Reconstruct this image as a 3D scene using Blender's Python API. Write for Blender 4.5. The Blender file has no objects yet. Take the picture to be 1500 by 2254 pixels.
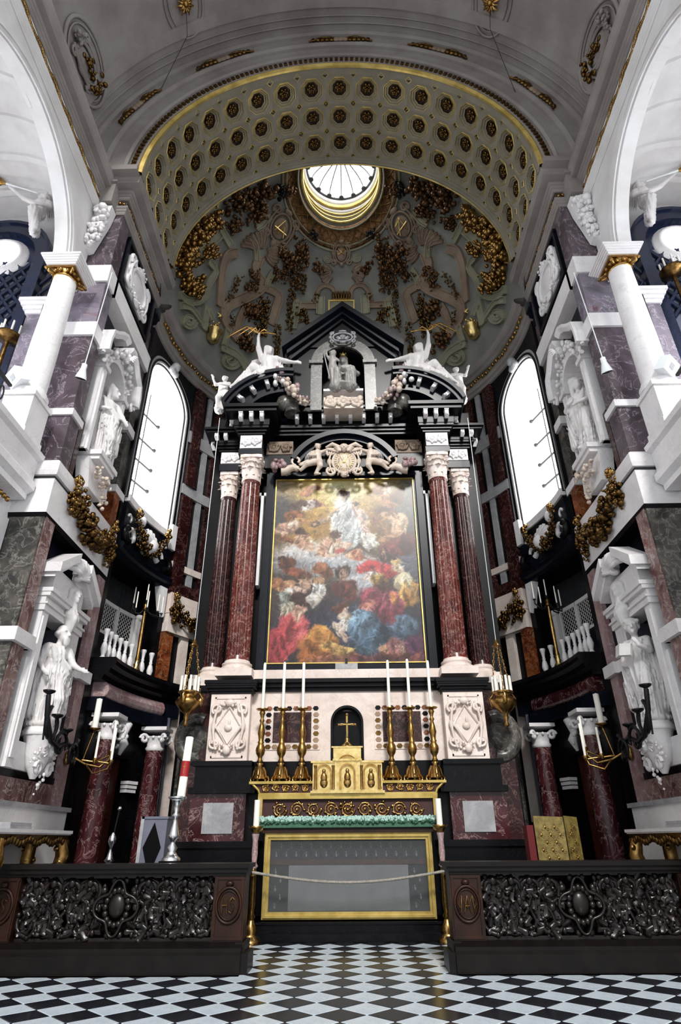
import bpy, math, random
import numpy as np
from mathutils import Vector, Matrix
random.seed(7)
PI = math.pi
sc = bpy.context.scene
COL = sc.collection
# ------------------------------------------------------------------ camera
FPX, PITCH, YAW, ROLL, CX, EYE = 1319.32, .5031, .0131, -.0073, .0753, 1.6
cd = bpy.data.cameras.new('camera'); cam = bpy.data.objects.new('camera', cd); COL.objects.link(cam)
cd.sensor_fit = 'VERTICAL'; cd.sensor_height = 36.0; cd.lens = FPX / 2254 * 36; cd.clip_end = 200
_A = Vector((math.cos(YAW), math.sin(YAW), 0))
_B = Vector((-math.sin(PITCH) * math.sin(YAW), math.sin(PITCH) * math.cos(YAW), -math.cos(PITCH)))
_F = Vector((-math.cos(PITCH) * math.sin(YAW), math.cos(PITCH) * math.cos(YAW), math.sin(PITCH)))
_R = math.cos(ROLL) * _A - math.sin(ROLL) * _B
_D = math.sin(ROLL) * _A + math.cos(ROLL) * _B
M = Matrix((_R, -_D, -_F)).transposed().to_4x4(); M.translation = (CX, 0, EYE)
cam.matrix_world = M
sc.camera = cam
# ------------------------------------------------------------------ world, exposure
w = bpy.data.worlds.new('world'); sc.world = w; w.use_nodes = True
bg = w.node_tree.nodes['Background']; bg.inputs[0].default_value = (.93, .97, 1.0, 1); bg.inputs[1].default_value = 0.58
sc.view_settings.view_transform = 'Standard'; sc.view_settings.look = 'None'
sc.view_settings.gamma = 1.0; sc.view_settings.use_curve_mapping = False
sc.view_settings.exposure = 0.9

sl = bpy.data.lights.new('sun', 'SUN'); sl.energy = 1.6; sl.angle = math.radians(9); sl.color = (1.0, .98, .95)
sun = bpy.data.objects.new('sun', sl); COL.objects.link(sun); sun.rotation_euler = Vector((-.10, .80, -.58)).to_track_quat('-Z', 'Y').to_euler(); sun.location = (0, -6, 20)

# ------------------------------------------------------------------ pixel helpers (photo frame 1500 x 2254)
def ray(x, y):
    a, b = (x - 750) / FPX, (y - 1127) / FPX
    return _R * a + _D * b + _F
O = Vector((CX, 0, EYE))
def atY(x, y, Y):
    d = ray(x, y); return O + d * (Y / d.y)
def atX(x, y, X):
    d = ray(x, y); return O + d * ((X - CX) / d.x)
def atZ(x, y, Z):
    d = ray(x, y); return O + d * ((Z - EYE) / d.z)

# ------------------------------------------------------------------ materials
MAT = {}
def lin(h):
    h = h.lstrip('#'); o = []
    for i in (0, 2, 4):
        c = int(h[i:i + 2], 16) / 255
        o.append(c / 12.92 if c <= .04045 else ((c + .055) / 1.055) ** 2.4)
    return (*o, 1)
def _new(name):
    m = bpy.data.materials.new(name); m.use_nodes = True; MAT[name] = m
    nt = m.node_tree; return m, nt, nt.nodes['Principled BSDF']
def _noise(nt, scale, detail=5, rough=.6, dist=0):
    tc = nt.nodes.new('ShaderNodeTexCoord'); n = nt.nodes.new('ShaderNodeTexNoise')
    n.inputs['Scale'].default_value = scale; n.inputs['Detail'].default_value = detail
    n.inputs['Roughness'].default_value = rough; n.inputs['Distortion'].default_value = dist
    nt.links.new(tc.outputs['Object'], n.inputs['Vector']); return n
def plain(name, c, rough=.5, metal=0, c2=None, scale=6, bump=0, spec=.5, emit=0):
    m, nt, b = _new(name)
    b.inputs['Roughness'].default_value = rough; b.inputs['Metallic'].default_value = metal
    b.inputs['Base Color'].default_value = lin(c)
    b.inputs['Specular IOR Level'].default_value = spec
    if c2:
        n = _noise(nt, scale); r = nt.nodes.new('ShaderNodeValToRGB')
        r.color_ramp.elements[0].position = .35; r.color_ramp.elements[1].position = .65
        r.color_ramp.elements[0].color = lin(c); r.color_ramp.elements[1].color = lin(c2)
        nt.links.new(n.outputs['Fac'], r.inputs['Fac']); nt.links.new(r.outputs['Color'], b.inputs['Base Color'])
    if bump:
        n = _noise(nt, scale * 3); u = nt.nodes.new('ShaderNodeBump'); u.inputs['Strength'].default_value = bump
        u.inputs['Distance'].default_value = .03
        nt.links.new(n.outputs['Fac'], u.inputs['Height']); nt.links.new(u.outputs['Normal'], b.inputs['Normal'])
    if emit:
        b.inputs['Emission Color'].default_value = lin(c); b.inputs['Emission Strength'].default_value = emit
    return m
def marble(name, c1, c2, vein, scale=1.2, rough=.25, vw=.018, vs=2.2, c3=None, spec=.4):
    m, nt, b = _new(name); L = nt.links.new
    b.inputs['Roughness'].default_value = rough; b.inputs['Specular IOR Level'].default_value = spec
    n = _noise(nt, scale, 6, .65, .6); r = nt.nodes.new('ShaderNodeValToRGB')
    e = r.color_ramp.elements; e[0].position = .38; e[1].position = .62; e[0].color = lin(c1); e[1].color = lin(c2)
    if c3:
        k = e.new(.72); k.color = lin(c3)
    L(n.outputs['Fac'], r.inputs['Fac'])
    v = _noise(nt, vs, 7, .6, 1.2)
    s = nt.nodes.new('ShaderNodeMath'); s.operation = 'SUBTRACT'; s.inputs[1].default_value = .5; L(v.outputs['Fac'], s.inputs[0])
    a = nt.nodes.new('ShaderNodeMath'); a.operation = 'ABSOLUTE'; L(s.outputs[0], a.inputs[0])
    q = nt.nodes.new('ShaderNodeMapRange'); q.inputs['From Max'].default_value = vw; q.inputs['To Min'].default_value = .85; q.inputs['To Max'].default_value = 0
    L(a.outputs[0], q.inputs['Value'])
    p = _noise(nt, scale * .8, 3); t = nt.nodes.new('ShaderNodeMath'); t.operation = 'MULTIPLY'; L(q.outputs[0], t.inputs[0]); L(p.outputs['Fac'], t.inputs[1])
    x = nt.nodes.new('ShaderNodeMix'); x.data_type = 'RGBA'; L(t.outputs[0], x.inputs[0]); L(r.outputs['Color'], x.inputs[6]); x.inputs[7].default_value = lin(vein)
    L(x.outputs[2], b.inputs['Base Color']); return m

marble('red_marble', '#2c0f12', '#4a2024', '#c0a2a0', 1.6, .22, .02, 2.6)
marble('column_marble', '#451513', '#6b2f26', '#cdb0a4', 2.2, .25, .022, 3.5, '#8a5a46')
marble('dark_red_marble', '#200b0c', '#371717', '#8d6c66', 1.8, .25, .02, 3)
marble('grey_marble', '#5d5660', '#857c88', '#d8d2da', 1.1, .3, .015, 1.6, '#6b4a4c')
marble('purple_marble', '#3c3138', '#5c5058', '#c9bfc8', 1.0, .28, .016, 1.8, '#4a2a2c')
marble('mottled_marble', '#2f2f2d', '#5a5650', '#a8a29c', 3.0, .3, .03, 3.4, '#7a5c5a')
marble('fleck_red_marble', '#5a3a38', '#8d7470', '#e2d8d2', 1.6, .3, .03, 3.0, '#73302a')
marble('pink_marble', '#8d6a6c', '#a89090', '#e8dede', 2.0, .3, .02, 3)
marble('rust_marble', '#4c1c0e', '#8c4a26', '#d4ab80', 3.0, .28, .025, 4.0, '#2a1210')
marble('black_marble', '#060608', '#0b0b0f', '#24242a', 1.4, .3, .01, 2, spec=.16)
marble('blue_black_marble', '#090b13', '#0e121d', '#262c3a', 1.4, .3, .01, 2, spec=.2)
marble('white_marble', '#e9e6e6', '#dcd8d8', '#bcb6b8', 1.2, .35, .012, 1.5)
marble('warm_white_marble', '#e8dbd2', '#d6c4ba', '#a89890', 1.3, .35, .012, 2)
marble('floor_white', '#d4dee6', '#c4d0da', '#a0b0be', 1.5, .25, .012, 2.4)
marble('floor_black', '#14161d', '#1d1f28', '#363844', 1.5, .2, .012, 2.4)
marble('pale_slab', '#a8a8aa', '#8e8e92', '#6c6c70', 2, .35, .012, 2.4)
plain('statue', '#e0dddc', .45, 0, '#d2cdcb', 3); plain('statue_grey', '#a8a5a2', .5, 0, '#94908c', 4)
plain('statue_warm', '#d9cabc', .5, 0, '#c4b2a2', 4)
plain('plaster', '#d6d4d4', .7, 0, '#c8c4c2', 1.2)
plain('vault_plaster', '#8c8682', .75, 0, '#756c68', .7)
plain('coffer_plaster', '#827c6e', .7, 0, '#6e6858', .9)
plain('coffer_brown', '#3c2c20', .6, 0, '#2a1e15', 3)
plain('dome_grey', '#70706c', .7, 0, '#80807a', .8)
plain('strap_green', '#8c8b76', .6, 0, '#7b7762', 1.4)
plain('strap_brown', '#8a7866', .6, 0, '#6f5c4c', 1.2)
plain('dome_brown', '#7a5838', .42, .75, '#3c2816', 6)
plain('gold', '#b08c54', .32, 1, '#83612f', 14)
plain('gold_bright', '#e6cf92', .3, 1, '#c9a760', 10)
plain('old_gold', '#7c6038', .34, 1, '#4a3419', 12)
plain('brass_gold', '#c19c62', .26, 1, '#94703a', 12)
plain('frame_gold', '#c9b068', .38, .6, '#a38a44', 3)
plain('silver', '#e2e2e4', .2, 1)
plain('iron', '#1a1a1c', .4, .6)
plain('dark_wood', '#0c0908', .4, 0, '#15100e', 5, spec=.2)
plain('carved_wood', '#120e0d', .3, 0, '#1f1815', 5, spec=.4)
plain('brown_wood', '#1f0f08', .4, 0, '#321a0f', 4, spec=.25)
plain('door_wood', '#35160e', .4, 0, '#4a2014', 3)
plain('candle', '#f4f0e6', .5)
plain('red_wax', '#a01a20', .5)
plain('black', '#030304', .6, spec=.1)
plain('curtain', '#17181a', .8, 0, '#26282a', 6)
plain('lead', '#33363a', .6)
plain('rope', '#9c968e', .8, 0, '#7e786f', 30)
plain('white_paint', '#eeeeee', .4)
plain('white_metal', '#e8ecee', .35)
plain('lens_glass', '#20242a', .08)
plain('grey_panel', '#5e6070', .5, 0, '#6c6e7c', 2)
plain('red_velvet', '#5c0a10', .8)
plain('frontal_red', '#2e0a0c', .6, 0, '#3c1012', 6)
plain('damask_ground', '#1d1f20', .8, 0, '#26282a', 5, spec=.1)
plain('damask_leaf', '#55595b', .7, spec=.15)
plain('linen', '#56585a', .8, 0, '#606264', 3, spec=.1)
plain('gilt_damask', '#8c7a40', .5, .2, '#5f4f24', 9)
plain('foliage', '#3f6b52', .7, 0, '#2c5640', 20)
plain('blossom', '#b4cfc6', .8, 0, '#94b6ac', 25)
plain('blue_arch', '#1b2540', .25, 0, '#141b30', 2)
plain('daylight', '#ffffff', .5, 0, emit=4.0); plain('added_gallery_glow', '#f2f7ff', .5, 0, emit=6.0)  # the gallery glow serves only the added, out-of-view light panes
plain('mosaic', '#8a6a52', .4, 0, '#a08868', 12)
plain('mortar', '#3a3c40', .8)
def glass(name):
    m, nt, b = _new(name)
    b.inputs['Base Color'].default_value = (.9, .93, .95, 1); b.inputs['Roughness'].default_value = .03
    b.inputs['Alpha'].default_value = .03; b.inputs['Specular IOR Level'].default_value = .12
    return m
glass('case_glass')

# ------------------------------------------------------------------ mesh builder
class MB:
    def __init__(s): s.v = []; s.f = []; s.m = []; s.s = []
    def add(s, vs, fs, mi=0, sm=False):
        o = len(s.v); s.v.extend([tuple(p) for p in vs])
        for f in fs: s.f.append([i + o for i in f]); s.m.append(mi); s.s.append(sm)
        return s
    def hexa(s, p, mi=0):
        return s.add(p, [(0, 3, 2, 1), (4, 5, 6, 7), (0, 1, 5, 4), (1, 2, 6, 5), (2, 3, 7, 6), (3, 0, 4, 7)], mi)
    def box(s, x0, x1, y0, y1, z0, z1, mi=0):
        if x0 > x1: x0, x1 = x1, x0
        if y0 > y1: y0, y1 = y1, y0
        return s.hexa([(x0, y0, z0), (x1, y0, z0), (x1, y1, z0), (x0, y1, z0), (x0, y0, z1), (x1, y0, z1), (x1, y1, z1), (x0, y1, z1)], mi)
    def grid(s, P, mi=0, sm=True, cu=False, cv=False):
        nu, nv = len(P), len(P[0]); vs = [p for r in P for p in r]; fs = []
        for i in range(nu if cu else nu - 1):
            for j in range(nv if cv else nv - 1):
                a, b = i, (i + 1) % nu; c, d = j, (j + 1) % nv
                fs.append((a * nv + c, b * nv + c, b * nv + d, a * nv + d))
        return s.add(vs, fs, mi, sm)
    def lathe(s, prof, seg=20, c=(0, 0, 0), mi=0, sm=True, a0=0, a1=2 * PI, fn=None, cap=True):
        full = abs(a1 - a0 - 2 * PI) < 1e-6; n = seg if full else seg + 1
        P = []
        for r, z in prof:
            P.append([(c[0] + r * (fn(a, z) if fn else 1) * math.cos(a), c[1] + r * (fn(a, z) if fn else 1) * math.sin(a), c[2] + z) for a in (a0 + (a1 - a0) * i / seg for i in range(n))])
        s.grid(P, mi, sm, False, full)
        if cap and full:
            for r in (P[0], P[-1]): s.add(r, [list(range(n))], mi)
        return s
    def tube(s, pts, r, seg=7, mi=0, sm=True, closed=False, flat=1.0):
        pts = [Vector(p) for p in pts]; n = len(pts); rs = r if hasattr(r, '__len__') else [r] * n
        P = []; up = None
        for i, p in enumerate(pts):
            t = (pts[(i + 1) % n] - pts[i - 1]) if (closed or 0 < i < n - 1) else (pts[1] - pts[0] if i == 0 else pts[-1] - pts[-2])
            if t.length < 1e-9: t = Vector((0, 0, 1))
            t.normalize()
            if up is None:
                up = Vector((0, 0, 1)) if abs(t.z) < .9 else Vector((0, 1, 0))
            a = t.cross(up)
            if a.length < 1e-4: a = t.cross(Vector((1, 0, 0)))
            a.normalize(); b = a.cross(t); up = b
            P.append([p + (a * math.cos(k) + b * math.sin(k) * flat) * rs[i] for k in (2 * PI * j / seg for j in range(seg))])
        s.grid(P, mi, sm, closed, True)
        if not closed:
            for q in (P[0], P[-1]): s.add(q, [list(range(seg))], mi)
        return s
    def ell(s, c, r, seg=8, rings=5, mi=0, sm=True):
        if not hasattr(r, '__len__'): r = (r, r, r)
        c = Vector(c); vs = [(c.x, c.y, c.z - r[2])]
        for i in range(1, rings):
            t = -PI / 2 + PI * i / rings
            for j in range(seg):
                a = 2 * PI * j / seg
                vs.append((c.x + r[0] * math.cos(t) * math.cos(a), c.y + r[1] * math.cos(t) * math.sin(a), c.z + r[2] * math.sin(t)))
        vs.append((c.x, c.y, c.z + r[2])); fs = []; N = len(vs) - 1
        for j in range(seg):
            k = (j + 1) % seg; fs.append((0, 1 + k, 1 + j)); b = 1 + (rings - 2) * seg; fs.append((N, b + j, b + k))
            for i in range(rings - 2):
                b = 1 + i * seg; fs.append((b + j, b + k, b + seg + k, b + seg + j))
        return s.add(vs, fs, mi, sm)
    def prism(s, poly, w0, w1, mp=lambda u, v, w: (u, w, v), mi=0):
        n = len(poly); vs = [mp(u, v, w0) for u, v in poly] + [mp(u, v, w1) for u, v in poly]
        return s.add(vs, [list(range(n)), list(range(2 * n - 1, n - 1, -1))] + [(i, i + n, (i + 1) % n + n, (i + 1) % n) for i in range(n)], mi)
    def sweep(s, prof, frames, mi=0, sm=False, closed=False, capends=True):
        """prof: (a,b) list; frames: list of (origin, A axis, B axis)"""
        P = [[tuple(Vector(o) + Vector(A) * a + Vector(B) * b) for a, b in prof] for o, A, B in frames]
        s.grid(P, mi, sm, closed, True)
        if capends and not closed:
            for q in (P[0], P[-1]): s.add(q, [list(range(len(q)))], mi)
        return s
    def mapped(s, fn): s.v = [tuple(fn(*p)) for p in s.v]; return s
    def join(s, o, T=None):
        vs = o.v if T is None else [tuple(T @ Vector(p)) for p in o.v]
        k = len(s.v); s.v.extend(vs)
        for f, m, q in zip(o.f, o.m, o.s): s.f.append([i + k for i in f]); s.m.append(m); s.s.append(q)
        return s
    def mesh(s, name, mats):
        me = bpy.data.meshes.new(name); me.from_pydata(s.v, [], s.f)
        for m in ([mats] if isinstance(mats, str) else mats): me.materials.append(MAT[m])
        me.polygons.foreach_set('material_index', s.m); me.polygons.foreach_set('use_smooth', s.s)
        me.update(); return me
    def build(s, name, mats, parent=None, loc=None, rot=None, label=None):
        o = bpy.data.objects.new(name, s.mesh(name, mats)); COL.objects.link(o)
        if parent is not None: o.parent = parent
        if loc is not None: o.location = loc
        if rot is not None: o.rotation_euler = rot
        if label: o['label'] = label
        return o
def inst(name, me, parent=None, mw=None, loc=None):
    o = bpy.data.objects.new(name, me); COL.objects.link(o)
    if parent is not None: o.parent = parent
    if mw is not None: o.matrix_local = mw
    if loc is not None: o.location = loc
    return o
def tag(o, label, cat, group=None, kind=None):
    o['label'] = label; o['category'] = cat
    if group: o['group'] = group
    if kind: o['kind'] = kind
    return o
def thing(name, label, cat, loc=(0, 0, 0), rz=0, group=None, scale=None, kind=None):
    o = bpy.data.objects.new(name, None); COL.objects.link(o); o.location = loc; o.rotation_euler = (0, 0, rz)
    o.empty_display_size = .1
    if scale: o.scale = scale
    return tag(o, label, cat, group, kind)
SIDE = {-1: 'left', 1: 'right'}
def mold(z0, z1, p0, p1, n=5):
    """cyma-like cornice profile: list of (projection, z) from bottom p0 to top p1"""
    out = [(p0, z0)]
    for i in range(n):
        t0, t1 = i / n, (i + 1) / n
        p = p0 + (p1 - p0) * t1
        out += [(p0 + (p1 - p0) * (t0 + .25 / n), z0 + (z1 - z0) * t0 + .001), (p, z0 + (z1 - z0) * (t0 + .35 / n)), (p, z0 + (z1 - z0) * t1)]
    return out
# SDF figures -------------------------------------------------------------
def _cap(P, a, b, ra, rb):
    a = np.array(a, float); b = np.array(b, float); ba = b - a; L = (ba * ba).sum()
    t = np.clip(((P - a) @ ba) / max(L, 1e-9), 0, 1)
    return np.linalg.norm(P - a - t[..., None] * ba, axis=-1) - (ra + (rb - ra) * t)
def _ell(P, c, r):
    q = (P - np.array(c, float)) / np.array(r, float); k = np.linalg.norm(q, axis=-1)
    g = np.linalg.norm(q / np.array(r, float), axis=-1)
    return k * (k - 1) / np.maximum(g, 1e-6)
def sdf(prims, res=.03, k=.04, pad=.12):
    """prims: ('c',a,b,ra,rb[,fold]) tapered capsule | ('e',c,(r)[,fold]) | ('-',c,(r)) carve.  returns MB"""
    lo = np.full(3, 1e9); hi = -lo
    for p in prims:
        if p[0] == 'c':
            for q, r in ((p[1], p[3]), (p[2], p[4])):
                lo = np.minimum(lo, np.array(q) - r); hi = np.maximum(hi, np.array(q) + r)
        elif p[0] == 'e':
            lo = np.minimum(lo, np.array(p[1]) - np.array(p[2])); hi = np.maximum(hi, np.array(p[1]) + np.array(p[2]))
    lo -= pad; hi += pad; n = np.ceil((hi - lo) / res).astype(int) + 1
    ax = [lo[i] + res * np.arange(n[i]) for i in range(3)]
    G = np.stack(np.meshgrid(*ax, indexing='ij'), -1)
    D = np.full(G.shape[:3], 9.0)
    for p in prims:
        if p[0] == '-':
            d = _ell(G, p[1], p[2]); D = np.maximum(D, -d); continue
        if p[0] == 'c': d = _cap(G, *p[1:5]); fold = p[5] if len(p) > 5 else None
        else: d = _ell(G, p[1], p[2]); fold = p[3] if len(p) > 3 else None
        if fold:   # (amp, freq, phase, cx, cy, shear): vertical pleats around an axis
            amp, fr, ph, cx, cy, sh = fold
            an = np.arctan2(G[..., 1] - cy, G[..., 0] - cx)
            u = an * fr + ph + sh * G[..., 2] + 1.3 * np.sin(G[..., 2] * 3.1 + an * 2 + ph)
            d = d + amp * (np.abs(np.sin(u)) - .5) + amp * .5 * np.sin(u * 2.3 + G[..., 2] * 5)
        h = np.clip(.5 + .5 * (D - d) / k, 0, 1)
        D = D * (1 - h) + d * h - k * h * (1 - h)
    S = D < 0
    idx = -np.ones(np.array(S.shape) - 1, int)
    cnt = sum(S[i:S.shape[0] - 1 + i, j:S.shape[1] - 1 + j, l:S.shape[2] - 1 + l].astype(int) for i in (0, 1) for j in (0, 1) for l in (0, 1))
    act = (cnt > 0) & (cnt < 8); ids = np.argwhere(act); idx[act] = np.arange(len(ids))
    acc = np.zeros((len(ids), 3)); num = np.zeros(len(ids))
    cor = [(i, j, l) for i in (0, 1) for j in (0, 1) for l in (0, 1)]
    for a in cor:
        for b in cor:
            if sum(abs(x - y) for x, y in zip(a, b)) == 1 and a < b:
                da = D[ids[:, 0] + a[0], ids[:, 1] + a[1], ids[:, 2] + a[2]]; db = D[ids[:, 0] + b[0], ids[:, 1] + b[1], ids[:, 2] + b[2]]
                x = (da < 0) != (db < 0); t = np.where(x, da / np.where(x, da - db, 1), 0)
                pt = np.array(a) + t[:, None] * (np.array(b) - np.array(a)); acc[x] += pt[x]; num[x] += 1
    V = lo + res * (ids + acc / num[:, None]); F = []
    for d in range(3):
        sl0 = [slice(None)] * 3; sl1 = [slice(None)] * 3; sl0[d] = slice(0, -1); sl1[d] = slice(1, None)
        ch = S[tuple(sl0)] != S[tuple(sl1)]; E = np.argwhere(ch); u, v = (d + 1) % 3, (d + 2) % 3
        ok = (E[:, u] > 0) & (E[:, v] > 0) & (E[:, u] < S.shape[u] - 1) & (E[:, v] < S.shape[v] - 1); E = E[ok]
        q = []
        for du, dv in ((-1, -1), (0, -1), (0, 0), (-1, 0)):
            e = E.copy(); e[:, u] += du; e[:, v] += dv; q.append(idx[e[:, 0], e[:, 1], e[:, 2]])
        q = np.stack(q, 1); ins = S[E[:, 0], E[:, 1], E[:, 2]]
        q[~ins] = q[~ins][:, ::-1]; F.append(q)
    F = np.concatenate(F); mb = MB(); mb.v = [tuple(p) for p in V.tolist()]; mb.f = F.tolist()
    mb.m = [0] * len(mb.f); mb.s = [True] * len(mb.f); return mb
# ================================================================== STRUCTURE
W, YF, YB, YA, RA = 5.8, 10.12, 13.4, 13.6, 5.8
# ---- floor: diamond-laid black and white tiles
fl = MB().box(-7.5, 7.5, -3, 20, -.3, -.012).build('floor', 'mortar')
tag(fl, 'church floor laid with diagonal black and white marble tiles', 'floor', kind='structure')
H = .28; tm = MB()
def _tile():
    a, b, c = H - .006, H - .014, .0
    return MB().add([(a, 0, -.012), (0, a, -.012), (-a, 0, -.012), (0, -a, -.012), (b, 0, c), (0, b, c), (-b, 0, c), (0, -b, c)],
                    [(4, 5, 6, 7), (0, 1, 5, 4), (1, 2, 6, 5), (2, 3, 7, 6), (3, 0, 4, 7)])
tw = _tile().mesh('floor_tile', 'floor_white'); tb = _tile().mesh('floor_tile', 'floor_black')
far_w, far_b = MB(), MB()
for j in range(-20, 22):
    for i in range(-22, 23):
        if (i + j) % 2: continue
        if i % 2 != j % 2: continue
        x, y = -.07 + i * H, 8.1 + j * H
        if y > 13.3 or y < 2.5: continue
        me = tb if j % 2 == 0 else tw
        vis = y > 7.5 and ((y < 10.5 and abs(x) < .47 * y + .4) or (abs(x) < 1.95 and y >= 10.5))
        if vis: inst('floor_tile', me, fl, loc=(x, y, 0))
        else: (far_b if j % 2 == 0 else far_w).join(_tile(), Matrix.Translation((x, y, 0)))
for mb, mt in ((far_w, 'floor_white'), (far_b, 'floor_black')):
    mb.build('unseen_floor_tiles', mt, fl)['kind'] = 'stuff'

# ---- helpers on the chancel side walls
def wb(mb, s, y0, y1, z0, z1, p, back=-.45, mi=0):
    return mb.box(s * (W - p), s * (W - back), y0, y1, z0, z1, mi)
def ledge(mb, s, prof, path, mi=0):
    """sweep a (projection,z) profile along a plan path [(x,y,(ax,ay))] given for the left side (x<0)"""
    fr = [((-s * x, y, 0), (-s * a, b, 0), (0, 0, 1)) for x, y, a, b in path]
    return mb.sweep(prof, fr, mi)
PATH = [(-6.75, YF, 0, -1), (-W, YF, 1, -1), (-W, YB, 1, 0)]
WALL = {}
for s in (-1, 1):
    n = SIDE[s]
    # the recessed wall itself
    mb = MB(); mb.box(s * 6.75, s * 7.2, YF + .02, YB + .4, 0, 17.3)
    for y0_, y1_, z0_, z1_ in ((YF + .3, 11.02, 0, 7.3), (12.06, YB + .02, 0, 7.3), (11.02, 12.06, 0, 3.2), (11.02, 12.06, 5.5, 7.3),
                               (YF + .3, 11.05, 7.3, 14.3), (12.15, YB + .02, 7.3, 14.3), (11.05, 12.15, 7.3, 9.3), (11.05, 12.15, 12.35, 14.3), (YF + .3, YB + .02, 14.3, 17.3)):
        mb.box(s * 6.12, s * 6.8, y0_, y1_, z0_, z1_)
    mb.box(s * 5.82, s * 6.9, YB, YB + .3, 8.5, 16.2); mb.box(s * 5.84, s * 7.2, YB - .1, YB + 1.2, 15.3, 17.3)
    wl = mb.build('wall_' + n, 'blue_black_marble'); WALL[s] = wl
    tag(wl, f'{n} chancel wall of dark marble pilasters and white bands', 'wall', kind='structure')
    def part(nm, mat, bxs, label=None):
        m = MB()
        for b in bxs: wb(m, s, *b)
        return m.build(nm, mat, wl, label=label)
    # corner pier: lower zone, upper blocks
    def pier(nm, mat, z0, z1, p=0.0, y1=10.56):
        m = MB(); m.box(s * (W - p), s * 6.75, YF - p, y1 + p, z0, z1); return m.build(nm, mat, wl)
    pier('marble_block', 'mottled_marble', 2.24, 4.70); pier('marble_block', 'mottled_marble', 4.94, 7.22)
    m = MB(); m.box(s * (W - .012), s * 6.1, YF + .06, 10.55, 2.26, 7.2); m.build('pilaster_strip', 'fleck_red_marble', wl)
    for z0, z1, mt in ((8.49, 9.61, 'purple_marble'), (9.78, 11.92, 'purple_marble'), (12.33, 13.73, 'grey_marble'), (14.3, 16.3, 'purple_marble')):
        pier('marble_block', mt, z0, z1)
    for z0, z1, p in ((9.61, 9.78, .05), (11.92, 12.33, .06), (13.73, 14.3, .05)):
        pier('stone_band', 'white_marble', z0, z1, p)
    pier('stone_band', 'white_marble', 4.70, 4.94, .10, 10.62)
    # far pilaster strips beside the apse
    part('marble_pilaster', 'pink_marble', [(13.0, 13.4, 2.24, 4.7, 0), (13.0, 13.4, 4.94, 7.22, 0)])
    part('marble_pilaster', 'mottled_marble', [(13.02, 13.4, 8.49, 13.73, -.05)])
    part('rust_strip', 'rust_marble', [(12.95, 13.3, 8.45, 9.4, .0)])
    part('red_strip', 'dark_red_marble', [(10.62, 10.8, 8.5, 9.95, -.02)])
    part('stone_band', 'white_marble', [(12.85, 13.45, 4.70, 4.94, .1), (12.5, 12.86, 4.70, 4.94, .02), (10.62, 11.0, 4.70, 4.94, .02)])
    part('stone_band', 'white_marble', [(10.5, 13.42, 13.73, 14.3, .05)])
    part('stone_band', 'white_marble', [(12.9, 13.5, 11.3, 11.55, .03), (12.9, 13.5, 9.4, 9.6, .03)])
    # dado and plinth
    part('dado_panel', 'fleck_red_marble', [(10.5, 13.4, 2.24, 2.62, -.03)])
    part('plinth', 'white_marble', [(10.0, 13.55, 0, 2.16, .08)])
    part('plinth_cap', 'pale_slab', [(9.95, 13.6, 2.16, 2.24, .14)])
    # black frame around the lower niche
    part('black_frame', 'black_marble', [(10.56, 13.0, 2.5, 2.75, -.06), (10.56, 10.72, 2.75, 7.2, -.1), (12.62, 13.0, 2.75, 7.2, -.1)])
    # white entablature over the niche
    m = MB(); ledge(m, s, [(-.3, 7.25), (.02, 7.25), (.02, 8.02), (-.3, 8.02)], PATH); m.build('frieze', 'white_marble', wl)
    m = MB(); ledge(m, s, [(-.3, 8.02), (-.01, 8.02), (-.01, 8.10), (-.3, 8.10)], PATH); m.build('groove', 'lead', wl)
    m = MB(); ledge(m, s, [(-.3, 8.10), (.05, 8.10), (.07, 8.2), (.07, 8.40), (-.02, 8.49), (-.3, 8.49)], PATH); m.build('upper_band', 'white_marble', wl)
    m = MB(); ledge(m, s, [(-.3, 7.16), (0, 7.16), (.03, 7.25), (-.3, 7.25)], PATH); m.build('black_fillet', 'black_marble', wl)
    # attic panel with black frame (cartouche is added later)
    part('attic_block', 'purple_marble', [(10.5, 13.4, 14.3, 16.3, -.08)])
    part('black_frame', 'blue_black_marble', [(10.72, 12.95, 14.5, 14.62, .02), (10.72, 12.95, 16.12, 16.25, .02), (10.72, 10.82, 14.6, 16.15, .02), (12.85, 12.95, 14.6, 16.15, .02)])
    part('black_panel', 'black_marble', [(10.8, 12.87, 14.6, 16.14, -.04)])
    # main cornice
    path = [(-6.75, YF, 0, -1), (-W, YF, 1, -1), (-W, 13.3, 1, 0)]
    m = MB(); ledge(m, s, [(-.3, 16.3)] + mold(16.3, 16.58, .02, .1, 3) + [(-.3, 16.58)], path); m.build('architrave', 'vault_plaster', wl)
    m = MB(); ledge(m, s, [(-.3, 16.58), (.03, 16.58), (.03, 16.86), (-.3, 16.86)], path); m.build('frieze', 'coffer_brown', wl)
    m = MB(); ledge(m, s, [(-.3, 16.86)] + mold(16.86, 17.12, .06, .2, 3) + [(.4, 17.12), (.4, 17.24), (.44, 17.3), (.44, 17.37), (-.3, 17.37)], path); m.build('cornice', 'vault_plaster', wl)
    # gilded frieze ornament: scroll of leaves
    m = MB()
    for i in range(26):
        y = 10.3 + i * .115; z = 16.72 + .05 * math.sin(i * 1.1)
        m.ell((s * (W - .05), y, z), (.03, .055, .05 + .02 * math.sin(i * 2.2)), 6, 4)
    for i in range(8):
        m.ell((s * (5.85 + i * .11), YF - .05, 16.72 + .04 * math.sin(i * 1.2)), (.05, .03, .05), 6, 4)
    m.build('gilt_leaf_frieze', 'gold', wl)

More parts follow.
